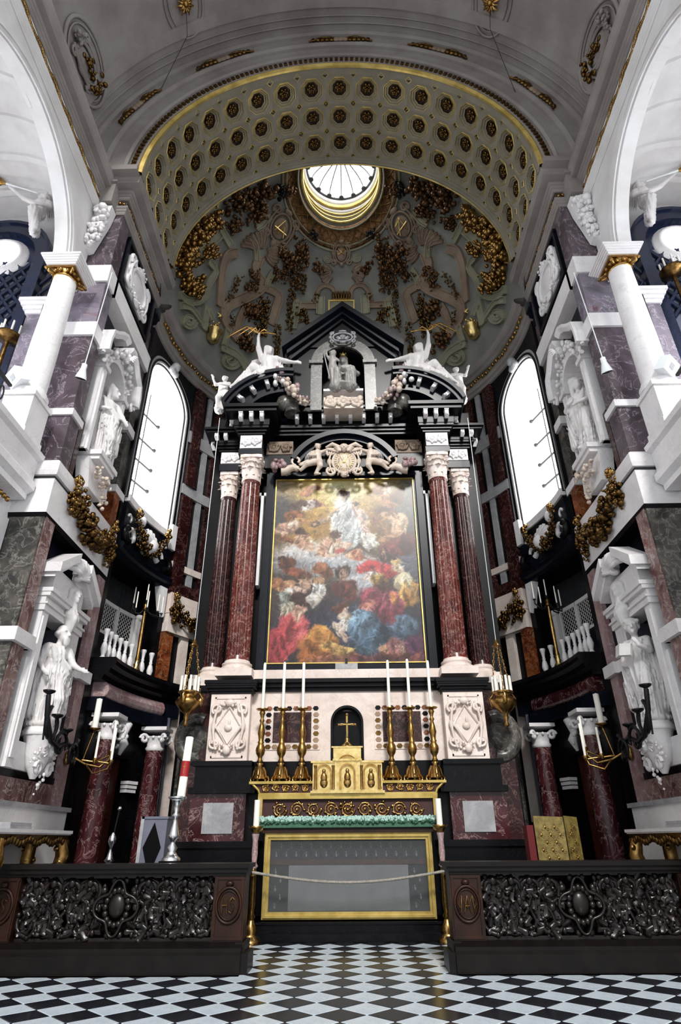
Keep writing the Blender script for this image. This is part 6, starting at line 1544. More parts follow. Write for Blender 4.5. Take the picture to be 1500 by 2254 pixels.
# ================================================================== PAINTING
def paint():
    NX, NZ = 260, 340; uu, vv = np.meshgrid(np.linspace(0, 1, NX + 1), np.linspace(0, 1, NZ + 1), indexing='ij')
    # work in a 700 x 930 frame, y down
    X = uu * 700; Y = (1 - vv) * 930
    rng = np.random.RandomState(4)
    wx = sum(np.sin(X * a + Y * b + p) for a, b, p in rng.rand(8, 3) * np.array([.09, .09, 6.28])) * 2.2
    wy = sum(np.sin(X * a - Y * b + p) for a, b, p in rng.rand(8, 3) * np.array([.09, .09, 6.28])) * 2.2
    C = np.zeros(X.shape + (3,))
    def srgb(h): return np.array([int(h[i:i + 2], 16) for i in (1, 3, 5)], float)
    C[:] = srgb('#4a3c34')
    def lay(h, x, y, rx, ry, ang=0, soft=.35, op=1.0):
        ca, sa = math.cos(math.radians(ang)), math.sin(math.radians(ang)); dx, dy = X + wx - x, Y + wy - y
        a = (dx * ca + dy * sa) / rx; b = (-dx * sa + dy * ca) / ry; d = np.sqrt(a * a + b * b)
        k = np.clip((1 - d) / soft + .5, 0, 1)[..., None] * op
        shade = 1.0 + .16 * np.clip(-a * .5 - b * .8, -1, 1)[..., None]
        C[:] = C * (1 - k) + np.clip(srgb(h) * shade, 0, 255) * k
    L = [('#8b7a68', 90, 90, 190, 150), ('#6d675e', 610, 90, 150, 130), ('#c89a3a', 340, 110, 240, 190, 0, .9), ('#eccd74', 345, 70, 170, 130, 0, .9), ('#f6e2a2', 345, 60, 80, 70, 0, .9), ('#b28338', 200, 300, 160, 130, 0, .9), ('#8a6434', 560, 260, 120, 160, 0, .9),
         ('#4c4a48', 40, 190, 90, 90, 0, .8), ('#5a5754', 650, 220, 70, 120, 0, .8),
         ('#cfc9c4', 150, 400, 150, 60, -8, .8), ('#d9d4d0', 330, 455, 170, 40, 0, .8), ('#aeb0b6', 250, 480, 180, 50, 0, .8), ('#c2c2c6', 420, 560, 90, 60, 0, .8), ('#8e8c90', 90, 470, 100, 40, 0, .8), ('#5a5a66', 640, 470, 110, 90, 0, .8),
         ('#2f2b38', 350, 800, 380, 160, 0, .8), ('#3c4256', 480, 790, 220, 130, 0, .8), ('#4a3446', 620, 870, 130, 80, 0, .8)]
    for a in L: lay(*a)
    F = [('#b9784e', 175, 55, 60, 22, -25), ('#8c4b30', 215, 45, 25, 20), ('#7a3a34', 200, 130, 40, 28, 20), ('#e0cdbb', 170, 140, 40, 30, -30), ('#5a3826', 125, 140, 45, 22, -20), ('#9a5c30', 95, 200, 55, 30, -10), ('#c08a50', 150, 235, 60, 18, 10), ('#d6a184', 60, 275, 50, 38, -20), ('#e7b697', 95, 255, 30, 24), ('#4a2a1c', 130, 290, 28, 26), ('#d9a07e', 150, 345, 55, 34, 35), ('#8c5030', 60, 330, 50, 14, 15), ('#caa07e', 235, 235, 55, 12, -30), ('#5c3a2c', 205, 250, 25, 18),
         ('#f2ece0', 345, 165, 55, 62), ('#e9ecec', 350, 250, 72, 110, 8), ('#cfdad8', 395, 310, 40, 90, 25), ('#f6f3ec', 320, 230, 40, 70, 12), ('#d7b48c', 290, 190, 16, 50, 50), ('#f0d0b0', 340, 92, 20, 26), ('#4a2e20', 342, 76, 26, 18), ('#3f281c', 362, 98, 10, 24), ('#e8b79a', 402, 150, 22, 24), ('#6d4630', 402, 134, 22, 12), ('#e6c4b0', 430, 215, 36, 60, -12), ('#dcb0a0', 455, 290, 14, 40, -20), ('#d8d3c4', 455, 330, 48, 30), ('#e9e2d4', 470, 360, 40, 24),
         ('#dba688', 250, 370, 32, 50, 25), ('#5a3424', 300, 305, 26, 22), ('#ecc4aa', 290, 390, 44, 32, -30), ('#c2574a', 330, 395, 30, 14, -20), ('#e8b496', 320, 345, 20, 20), ('#efc8ae', 350, 370, 22, 22), ('#e6b898', 370, 365, 16, 18), ('#d9a27c', 400, 415, 44, 22, -15),
         ('#b47a48', 550, 110, 30, 24), ('#8a5428', 520, 60, 36, 26), ('#6c3f22', 610, 110, 34, 40), ('#a86c3c', 580, 150, 30, 18, 30), ('#d8b8a0', 570, 60, 14, 40, 30), ('#5a3a28', 545, 180, 40, 30), ('#c99a70', 545, 195, 24, 18), ('#8e5a34', 500, 230, 24, 20),
         ('#e3b48c', 620, 250, 42, 60, 10), ('#c98e64', 560, 325, 52, 16, -20), ('#d4a07a', 590, 205, 22, 24), ('#7a4a2c', 590, 190, 26, 16), ('#722f2c', 600, 380, 84, 44, -8), ('#5a2a2a', 650, 350, 40, 60),
         ('#6e3c24', 70, 460, 44, 34), ('#4a2c20', 50, 440, 30, 26), ('#8c4a30', 110, 500, 60, 26, 10), ('#c98e68', 65, 570, 50, 28, -12), ('#a86c44', 30, 560, 30, 34), ('#a4643c', 230, 480, 34, 30), ('#7a4a30', 262, 505, 30, 34), ('#6a3c28', 150, 520, 40, 24), ('#e0b090', 165, 545, 28, 36), ('#edc8b0', 110, 600, 50, 28, -15), ('#5c3c2a', 160, 525, 30, 18), ('#e6ddd2', 225, 590, 30, 56), ('#cfc2b4', 205, 640, 36, 34), ('#c2946c', 225, 545, 24, 22), ('#3f2a24', 335, 500, 36, 32), ('#d9a886', 340, 510, 20, 26), ('#5c2e26', 345, 580, 60, 44), ('#7a3a2c', 370, 600, 30, 40),
         ('#b86a44', 410, 420, 34, 20, 30), ('#d4302e', 460, 480, 62, 28, -12), ('#c8383a', 545, 500, 50, 34, 20), ('#e8c8b4', 480, 525, 50, 14, -8), ('#3a2620', 545, 430, 40, 32), ('#c28c64', 540, 425, 20, 24), ('#9a7430', 510, 545, 42, 34), ('#b89248', 505, 535, 26, 16), ('#5c3a30', 520, 590, 46, 40), ('#e9c8a4', 595, 480, 24, 30), ('#d8b070', 590, 455, 24, 16), ('#ecd3a8', 625, 560, 44, 60), ('#d39a4c', 640, 610, 50, 60), ('#b87838', 600, 640, 50, 40), ('#8a3a48', 480, 640, 70, 60, 30), ('#a04a58', 560, 660, 60, 60, 20), ('#c87a68', 440, 670, 50, 22, -35), ('#74323c', 540, 720, 60, 40),
         ('#4a2e26', 130, 640, 44, 34), ('#d4a488', 120, 690, 40, 26), ('#8c9488', 70, 640, 30, 44), ('#c4b8a0', 80, 680, 26, 46, 15), ('#c8484c', 85, 800, 60, 100, 8), ('#d4585c', 130, 780, 50, 70), ('#a83a40', 40, 850, 50, 90), ('#e0a68c', 130, 700, 24, 40), ('#bc7434', 220, 850, 90, 50, 20), ('#d08a40', 250, 810, 70, 40, 30), ('#9c5a2c', 200, 890, 70, 50), ('#c49a58', 310, 870, 80, 24, 15), ('#e8c8b0', 345, 720, 30, 30), ('#edd2bc', 345, 680, 20, 24), ('#5a3826', 345, 662, 24, 14), ('#d8b8a0', 325, 790, 16, 60, -35), ('#6a3a30', 310, 680, 30, 20), ('#e6d2c4', 350, 760, 34, 26),
         ('#5f7c94', 430, 770, 70, 90, 0), ('#7c9cb4', 410, 740, 50, 50), ('#486074', 470, 840, 90, 50), ('#3c4c60', 560, 790, 80, 50), ('#566c80', 620, 760, 60, 50), ('#8c5a58', 560, 860, 50, 40), ('#b08468', 520, 875, 30, 32), ('#c49a84', 590, 875, 20, 30), ('#5a2f4c', 660, 870, 60, 60), ('#7a4438', 600, 905, 120, 26), ('#a0644c', 330, 910, 160, 24), ('#6c3c3c', 470, 915, 120, 20)]
    for a in F: lay(*(a + (0,) * (6 - len(a))), .22)
    # smaller fabric folds and limbs over each figure, then brush strokes picked from the local colour
    for a in F:
        if a[3] * a[4] < 500: continue
        base = srgb(a[0]); ang = math.radians(a[5] if len(a) > 5 else 0)
        for k in range(5):
            t = rng.uniform(-.75, .75); q = rng.uniform(-.5, .5); lx, ly = a[3] * t, a[4] * q
            cx, cy = a[1] + lx * math.cos(ang) - ly * math.sin(ang), a[2] + lx * math.sin(ang) + ly * math.cos(ang)
            f = 1.28 if k % 2 else .62; h = '#%02x%02x%02x' % tuple(int(min(255, v * f)) for v in base)
            lay(h, cx, cy, a[3] * rng.uniform(.12, .22), a[4] * rng.uniform(.35, .7), math.degrees(ang) + rng.uniform(-25, 25), .5, .75)
    hx, hy = NX / 700, NZ / 930
    for k in range(4200):
        x, y = rng.rand() * 700, rng.rand() * 930; i, j = int(x * hx), int((930 - y) * hy)
        L_, w2 = rng.uniform(8, 26), rng.uniform(2.2, 5.5); an = rng.uniform(0, PI); R_ = int(L_ * max(hx, hy)) + 2
        i0, i1, j0, j1 = max(0, i - R_), min(NX + 1, i + R_), max(0, j - R_), min(NZ + 1, j + R_)
        dx, dy = X[i0:i1, j0:j1] - x, Y[i0:i1, j0:j1] - y; u = (dx * math.cos(an) + dy * math.sin(an)) / L_; v = (-dx * math.sin(an) + dy * math.cos(an)) / w2
        q = (np.clip((1 - u * u - v * v) * 2.5, 0, 1) * .55)[..., None]; c = C[min(i, NX), min(j, NZ)] * rng.uniform(.68, 1.36)
        C[i0:i1, j0:j1] = C[i0:i1, j0:j1] * (1 - q) + np.clip(c, 0, 255) * q
    # brush texture
    t = sum(np.sin(X * a + Y * b + p) for a, b, p in rng.rand(10, 3) * np.array([.5, .5, 6.28])) / 10
    C = np.clip(C * (1 + .10 * t[..., None]) * .84, 0, 255) / 255; C = C * .86 + C.mean(-1, keepdims=True) * .14
    C = np.where(C <= .04045, C / 12.92, ((C + .055) / 1.055) ** 2.4)
    V = np.stack([(uu - .5) * 2 * xq, np.zeros_like(uu), zpb_ + vv * (zpt_ - zpb_)], -1).reshape(-1, 3)
    idx = np.arange((NX + 1) * (NZ + 1)).reshape(NX + 1, NZ + 1)
    F4 = np.stack([idx[:-1, :-1], idx[1:, :-1], idx[1:, 1:], idx[:-1, 1:]], -1).reshape(-1, 4)
    me = bpy.data.meshes.new('canvas'); me.from_pydata(V.tolist(), [], F4.tolist())
    ca = me.color_attributes.new('paint', 'FLOAT_COLOR', 'POINT')
    ca.data.foreach_set('color', np.concatenate([C.reshape(-1, 3), np.ones((V.shape[0], 1))], 1).astype(np.float32).ravel())
    m, nt, b = _new('oil_paint'); a = nt.nodes.new('ShaderNodeVertexColor'); a.layer_name = 'paint'
    nt.links.new(a.outputs['Color'], b.inputs['Base Color']); b.inputs['Roughness'].default_value = .3; b.inputs['Specular IOR Level'].default_value = .35
    me.materials.append(m); return me
pic = thing('painting', 'great oil painting of robed figures under a golden sky in a black frame', 'painting', (0, YPT - .05, zpb_))
o = inst('canvas', paint(), pic, loc=(0, 0, -zpb_))
MB().box(-xq, xq, .005, .04, 0, zpt_ - zpb_).build('stretcher', 'brown_wood', pic)
# nameplate under the painting
np_ = thing('nameplate', 'small silvery nameplate on the frame below the painting', 'plaque', (0, YPT - .25, Zp(1473, YPT)))
MB().box(-.24, .24, -.02, .02, -.06, .06).box(-.28, .28, -.005, .02, -.085, .085).build('plate', 'pale_slab', np_); MB().box(-.03, .03, -.04, .02, .09, .2).build('clasp', 'iron', np_)

# ================================================================== ALTAR
alt = thing('altar', 'altar table with gold-framed glass frontal over grey damask', 'altar', (0, 13.6, 0))
def ap(mb, nm, mat, parent=None, label=None): return wpart(alt, mb, nm, mat, parent, label)
st_ = MB().box(-1.98, 1.98, 13.28, 15.0, 0, .13).build('altar_step', 'black_marble'); tag(st_, 'low black marble step before the altar', 'step')
st2 = MB().box(-1.9, 1.9, 13.42, 15.0, .13, .30).box(-1.94, 1.94, 13.39, 15.0, .26, .30).build('altar_step', 'black_marble'); tag(st2, 'upper black marble step carrying the altar', 'step')
za0, za1 = max(.30, Zp(2032, 13.6)), Zp(1833, 13.6); xa_ = 1.68
ap(MB().box(-xa_ + .1, xa_ - .1, 13.85, 14.4, .3, za1), 'altar_body', 'damask_ground')
fr = MB()
for o_, wd, y0 in ((0, .05, 13.58), (.05, .04, 13.54), (.09, .03, 13.58)): rectring(fr, -xa_ + .14 - o_, xa_ - .14 + o_, za0 + .14 - o_, za1 - .12 + o_, wd, y0, 13.66)
ap(fr, 'gold_frame', 'frame_gold')
x1_, z0_, z1_ = xa_ - .14, za0 + .14, za1 - .12
ap(MB().box(-x1_, x1_, 13.61, 13.615, z0_, z1_), 'glass_pane', 'case_glass')
zmid = z0_ + (z1_ - z0_) * .69
dp = ap(MB().box(-x1_, x1_, 13.80, 13.86, z0_, z1_), 'damask_panel', 'damask_ground')
def damask(m, x0, x1, z0, z1, y, st=.2):
    i = 0; z = z0 + st * .3
    while z < z1 - st * .3:
        x = x0 + st / 2 + (st / 2 if i % 2 else 0)
        while x < x1 - st * .3:
            m.ell((x, y, z), (st * .12, .006, st * .16), 7, 4)
            for q in range(7):
                a = PI * (-.1 + 1.2 * q / 6); L = [(x + st * rr * math.cos(a + .25 * rr), y, z + st * rr * math.sin(a + .25 * rr)) for rr in (.16, .28, .38)]
                if all(x0 - .03 < p[0] < x1 + .03 and z0 - .03 < p[2] < z1 + .03 for p in L): m.tube(L, [st * .03, st * .07, st * .015], 5, flat=.15)
            for e in (-1, 1):
                L = [(x + e * st * .05, y, z - st * .15), (x + e * st * .25, y, z - st * .28), (x + e * st * .42, y, z - st * .18), (x + e * st * .36, y, z - st * .06)]
                if all(x0 < p[0] < x1 and z0 < p[2] < z1 for p in L): m.tube(L, [st * .02, st * .06, st * .05, st * .015], 5, flat=.15)
            x += st
        z += st * .72; i += 1
    return m
m = damask(MB(), -x1_, x1_, zmid + .04, z1_, 13.798); damask(m, -x1_, -x1_ + .34, z0_, zmid - .06, 13.798); damask(m, x1_ - .34, x1_, z0_, zmid - .06, 13.798)
o = wpart(alt, m, 'damask_pattern', 'damask_leaf', dp); o['kind'] = 'stuff'
ap(MB().box(-x1_, x1_, 13.77, 13.82, zmid - .06, zmid + .03), 'braid', 'brown_wood')
ap(MB().box(-x1_ + .36, x1_ - .36, 13.78, 13.81, z0_, zmid - .07).box(-.42, -.4, 13.775, 13.79, z0_, zmid - .07).box(.16, .18, 13.775, 13.79, z0_, zmid - .07), 'linen_cloth', 'linen')
zt0, zt1 = za1, Zp(1822, 13.55)
ap(MB().box(-xa_ - .04, xa_ + .04, 13.5, 14.2, zt0, zt0 + .05).box(-xa_ - .02, xa_ + .02, 13.54, 14.2, zt0 + .05, zt1 + .05), 'table_top', 'brown_wood')
# retro-panel with gilt embroidery
zr0, zr1 = zt1 + .05, Zp(1747, 13.95); xr = 1.86
ap(MB().box(-xr, xr, 13.95, 14.4, zr0, zr1), 'rear_panel', 'frontal_red')
ap(rectring(MB(), -xr + .08, xr - .08, zr0, zr1 - .1, .1, 13.86, 13.97), 'rear_frame', 'frame_gold')
m = MB(); m2 = scrollwork(MB(), 3.2, (zr1 - zr0) * .72, 0, 9, .018, 0, 3); m.join(m2, Matrix.Translation((0, 13.94, (zr0 + zr1) / 2)))
blobs(m, [(-.12, 13.94, zr1 - .25), (.12, 13.94, zr1 - .25)], lambda t: .08, 10, 3); o = ap(m, 'embroidery', 'brass_gold')
zg1 = Zp(1719, 13.95); xg = 2.06
m = MB(); m.prism([(-xr, zr1), (xr, zr1), (xr + .02, zr1 + .06), (xg - .06, zg1 - .06), (xg, zg1 - .05), (-xg, zg1 - .05), (-xg + .06, zg1 - .06), (-xr - .02, zr1 + .06)], 13.95, 14.4); ap(m, 'gradine', 'frontal_red')
m = MB().box(-xg - .03, xg + .03, 13.88, 14.4, zg1 - .05, zg1)
for s in (-1, 1): m.tube([(s * (xr + .0), 13.93, zr1), (s * (xr + .03), 13.93, zr1 + .08), (s * (xg - .05), 13.93, zg1 - .06), (s * xg, 13.93, zg1 - .02)], .03, 6)
m.box(-xr, xr, 13.9, 13.96, zr1 - .02, zr1 + .02); ap(m, 'gradine_moulding', 'frame_gold')
m = MB()
for s in (-1, 1): m.join(scrollwork(MB(), 1.05, .18, 0, 5, .014, 0, 6), Matrix.Translation((s * 1.32, 13.94, (zr1 + zg1) / 2)))
ap(m, 'gradine_embroidery', 'brass_gold')
# greenery along the table edge
random.seed(11); hd = MB(); zh = Zp(1810, 13.5)
for i in range(1500):
    x = random.uniform(-1.82, 1.82); a = random.uniform(-.2, PI * .75); r = random.uniform(.06, .12)
    c = Vector((x, 13.52 - r * math.cos(a) * .9, zh + r * math.sin(a) * .9)); q = random.uniform(.018, .032)
    hd.ell(c, (q, q, q), 5, 3, 1 if a > .25 else 0)
hd.box(-1.8, 1.8, 13.45, 13.6, zh - .09, zh + .05, 0)
hd = hd.build('flower_bank', ['foliage', 'blossom']); tag(hd, 'long bank of pale green blossoms along the front edge of the altar', 'greenery', kind='stuff')
# tabernacle
zt, zb_t = Zp(1673, 13.8), zr1; xt = .74
tb_ = thing('tabernacle', 'gilded tabernacle with arched reliefs in the middle of the altar', 'tabernacle', (0, 13.95, zb_t))
def tp(mb, nm, mat): return wpart(tb_, mb, nm, mat)
tp(MB().box(-xt, xt, 13.84, 14.2, zb_t, zt - .04).box(-.27, .27, 13.78, 14.2, zb_t, zt), 'case', 'gold_bright')
tp(MB().box(-xt - .04, xt + .04, 13.8, 14.2, zt - .05, zt - .01).box(-.31, .31, 13.74, 14.2, zt - .02, zt + .02).box(-xt - .04, xt + .04, 13.8, 14.2, zb_t, zb_t + .05), 'moulding', 'gold_bright')
m = arcband(0, zt - .12, .22, .30, .4, PI - .4, 13.72, 13.8); tp(m, 'arched_hood', 'gold_bright')
tp(MB().box(-.3, .3, 13.88, 14.2, zt, Zp(1643, 13.9)).box(-.34, .34, 13.86, 14.2, Zp(1643, 13.9) - .03, Zp(1643, 13.9)), 'upper_stage', 'gold_bright')
for x in (-.5, 0, .5):
    y = 13.77 if x == 0 else 13.83; zc = zb_t + .3
    m = arcband(x, zc + .1, .13, .17, 0, PI, y - .03, y + .02); m.box(x - .17, x - .13, y - .03, y + .02, zb_t + .08, zc + .1).box(x + .13, x + .17, y - .03, y + .02, zb_t + .08, zc + .1); m.ell((x, y, zc + .13), (.04, .03, .05), 8, 6); m.ell((x, y, zc), (.07, .035, .11), 8, 6); m.ell((x, y, zc - .1), (.08, .03, .1), 8, 6); tp(m, 'relief_panel', 'brass_gold')
for x in (-.68, -.3, .3, .68):
    tp(MB().lathe([(.035, 0), (.028, .06), (.025, .4), (.04, .46)], 10, (x, 13.8, zb_t + .08)), 'colonnette', 'brass_gold')
# crucifix
cz0 = Zp(1643, 13.9); cx = thing('crucifix', 'small gilt crucifix standing in the dark niche above the tabernacle', 'crucifix', (0, 14.0, cz0))
ch = Zp(1573, 14.0) - cz0
MB().lathe([(.13, 0), (.12, .03), (.06, .08), (.04, .12), (.05, .16), (.025, .2)], 14).build('foot', 'brass_gold', cx)
m = MB().box(-.02, .02, -.015, .015, .18, ch).box(-.17, .17, -.015, .015, ch * .66, ch * .66 + .04)
for p in ((0, ch), (-.18, ch * .68), (.18, ch * .68)): m.ell((p[0], 0, p[1]), .035, 7, 5)
m.build('cross', 'brass_gold', cx)
MB().ell((0, -.03, ch * .74), (.022, .022, .028), 8, 6).tube([(0, -.03, ch * .7), (0, -.03, ch * .5), (.01, -.03, ch * .3)], [.025, .028, .015], 7).tube([(-.13, -.03, ch * .7), (0, -.03, ch * .67), (.13, -.03, ch * .7)], .012, 6).build('corpus', 'gold_bright', cx)
# six tall candlesticks with candles
cs_z0 = zg1; cs_h = Zp(1562, 14.12) - zg1
def cstick(h):
    st = MB().lathe([(.05, h * .26), (.07, h * .28), (.045, h * .31), (.05, h * .34), (.09, h * .38), (.11, h * .43), (.10, h * .47), (.06, h * .52), (.075, h * .545), (.055, h * .56), (.065, h * .62), (.085, h * .67), (.06, h * .76), (.035, h * .82), (.06, h * .85), (.03, h * .88), (.05, h * .93), (.07, h * .96), (.045, h)], 16)
    ft = MB().lathe([(.16, .06), (.12, h * .1), (.10, h * .16), (.06, h * .22), (.08, h * .24), (.05, h * .26)], 12)
    for k in range(3):
        a = -PI / 2 + k * 2 * PI / 3; R = Matrix.Rotation(a, 4, 'Z')
        ft.tube([R @ Vector((.17 + .06 * math.cos(t) * (1 - t / 9), 0, .07 + .06 * math.sin(t) * (1 - t / 9))) for t in (-2.4 + i * .6 for i in range(12))], .024, 6)
        ft.tube([R @ Vector((.08, 0, h * .2)), R @ Vector((.13, 0, h * .15)), R @ Vector((.17, 0, .1))], [.03, .04, .03], 6)
    pan = MB().lathe([(.04, h - .02), (.12, h), (.15, h + .03), (.13, h + .03), (.03, h + .02)], 18)
    return ft.mesh('foot', 'brass_gold'), st.mesh('stem', 'gold'), pan.mesh('drip_pan', 'brass_gold')
cf, cst, cpn = cstick(cs_h); ctop = [1457, 1456, 1457, 1454, 1452, 1456]
ordw = {571: 'outermost left', 618: 'middle left', 664: 'innermost left', 864: 'innermost right', 911: 'middle right', 960: 'outermost right'}
for px, ty in zip((571, 618, 664, 864, 911, 960), ctop):
    x = Xp(px, 1700, 14.12); t = thing('candlestick', f'tall gilt altar candlestick, {ordw[px]} of the six', 'candlestick', (x, 14.12, cs_z0), group='six altar candlesticks')
    inst('foot', cf, t); inst('stem', cst, t); inst('drip_pan', cpn, t)
    h = Zp(ty, 14.12) - cs_z0 - cs_h - .03
    c = thing('candle', f'slim white candle on the {ordw[px]} altar candlestick', 'candle', (x, 14.12, cs_z0 + cs_h + .03), group='six altar candles')
    MB().lathe([(.036, 0), (.034, h - .04), (.02, h)], 12).build('wax', 'candle', c); MB().tube([(0, 0, h), (0, 0, h + .04)], .005, 5).build('wick', 'black', c)
# two floor candle stands beside the altar, with rope
ends = []
for s in (-1, 1):
    n = SIDE[s]; x = s * 1.80; Y = 13.25; zt = Zp(1817, Y)
    t = thing('candle_stand', f'slim gilded floor candle stand at the {n} end of the altar', 'candlestick', (x, Y, 0), group='floor candle stands')
    MB().lathe([(.2, 0), (.2, .04), (.14, .08), (.1, .14), (.13, .2), (.06, .3), (.05, .36)], 16).build('foot', 'brass_gold', t)
    MB().lathe([(.05, .34), (.07, .4), (.04, .46), (.06, .6), (.05, zt * .62)], 14).build('lower_stem', 'old_gold', t)
    MB().lathe([(.05, zt * .62), (.08, zt * .64), (.045, zt * .67), (.06, zt * .75), (.05, zt * .86), (.075, zt * .93)], 14).build('upper_stem', 'pink_marble', t)
    MB().lathe([(.06, zt - .12), (.1, zt - .06), (.15, zt), (.13, zt), (.05, zt - .02)], 16).build('cup', 'brass_gold', t)
    h = Zp(1757, Y) - zt; c = thing('candle', f'thick white pillar candle on the {n} floor stand', 'candle', (x, Y, zt - .02), group='floor stand candles')
    MB().lathe([(.06, 0), (.058, h)], 16).build('wax', 'candle', c); MB().tube([(0, 0, h), (0, 0, h + .04)], .006, 5).build('wick', 'black', c)
    ends.append(Vector((x, Y - .06, Zp(1918, Y))))
pts = [ends[0].lerp(ends[1], t) + Vector((0, -.12, -.17 * math.sin(PI * t))) for t in (i / 40 for i in range(41))]
rb = MB().tube(pts, [.022 + .004 * (i % 2) for i in range(41)], 8).build('rope', 'rope'); tag(rb, 'grey twisted rope slung across the front of the altar', 'rope')
for s, e in zip((-1, 1), ends):
    m = MB().lathe([(.05, -.06), (.07, 0), (.05, .06)], 12, e + Vector((0, -.06, 0))); m.tube([e, e + Vector((0, -.08, 0)), e + Vector((-s * .1, -.12, -.0))], .018, 6); m = m.build('rope_hook', 'brass_gold'); tag(m, f'brass hook holding the {SIDE[s]} end of the rope', 'hook')
# ================================================================== COMMUNION RAIL
RY0, RY1 = 10.42, 10.78
def rail_panel(w_, h):
    """half-size openwork of scrolling foliage with masks, mirrored about x=0, centred, xz plane"""
    m = MB(); rnd = random.Random(21)
    for e in (-1, 1):
        for i in range(4):
            cx = e * (.34 + i * (w_ / 2 - .34) / 4 + .1); R = h * .26
            for sg in (-1, 1):
                cz = sg * h * .22
                m.tube([(cx + e * R * math.cos(a) * (1 - a / 15), -.01 * math.sin(a), cz + sg * R * math.sin(a) * (1 - a / 15)) for a in (-.6 + k * .5 for k in range(19))], [.046 - .0012 * k for k in range(19)], 7)
                for k in range(13):
                    a = rnd.uniform(0, 6.3); rr = R * rnd.uniform(.55, 1.25)
                    m.ell((cx + rr * math.cos(a), rnd.uniform(-.05, .02), max(-h / 2 + .03, min(h / 2 - .03, cz + rr * math.sin(a)))), (rnd.uniform(.025, .06), .03, rnd.uniform(.03, .07)), 6, 4)
            m.tube([(cx - .05, 0, -h / 2), (cx + .04, -.02, -h / 4), (cx - .04, 0, 0), (cx + .04, -.02, h / 4), (cx - .05, 0, h / 2)], .03, 6)
            m.ell((cx, -.05, h * .4), (.06, .05, .07), 8, 6)
            for q in (-1, 1): m.tube([(cx + q * .04, -.04, h * .42), (cx + q * .11, -.06, h * .36), (cx + q * .13, -.03, h * .24)], [.03, .035, .012], 6)
    lf = leafmb(.19, .13, .07, 5)
    for k in range(170):
        x = rnd.uniform(.3, w_ / 2 - .06); z = rnd.uniform(-h / 2 + .08, h / 2 - .08); T = Matrix.Rotation(rnd.uniform(0, 6.28), 4, 'Y') @ Matrix.Rotation(rnd.uniform(2.4, 3.6), 4, 'Z') @ Matrix.Scale(rnd.uniform(.45, .8), 4)
        y = rnd.uniform(-.06, .02)
        for e in (-1, 1): m.join(lf, Matrix.Translation((e * x, y, z)) @ Matrix.Diagonal((e, 1, 1, 1)) @ T)
    # central lobed medallion
    P = []
    for k in range(48):
        a = 2 * PI * k / 48; r = .30 + .07 * math.cos(4 * a) + .03 * math.cos(2 * a); P.append((r * .82 * math.cos(a), -.07, r * 1.05 * math.sin(a)))
    m.tube(P, .022, 6, closed=True); m.ell((0, -.02, .02), (.13, .06, .16), 10, 7)
    for k in range(16): a = k * .39; m.ell((.17 * math.cos(a), -.03, .22 * math.sin(a)), (.05, .035, .05), 6, 4)
    for k in range(10): a = k * .63; m.ell((.28 * math.cos(a), -.01, .38 * math.sin(a) * .95), (.06, .035, .06), 6, 4)
    m.box(-w_ / 2, w_ / 2, -.03, .03, -h / 2 - .02, -h / 2 + .02).box(-w_ / 2, w_ / 2, -.03, .03, h / 2 - .02, h / 2 + .02)
    return m
pw = 2.86; pz0, pz1 = .38, 1.16
pm = rail_panel(pw, pz1 - pz0).mesh('openwork_panel', 'carved_wood')
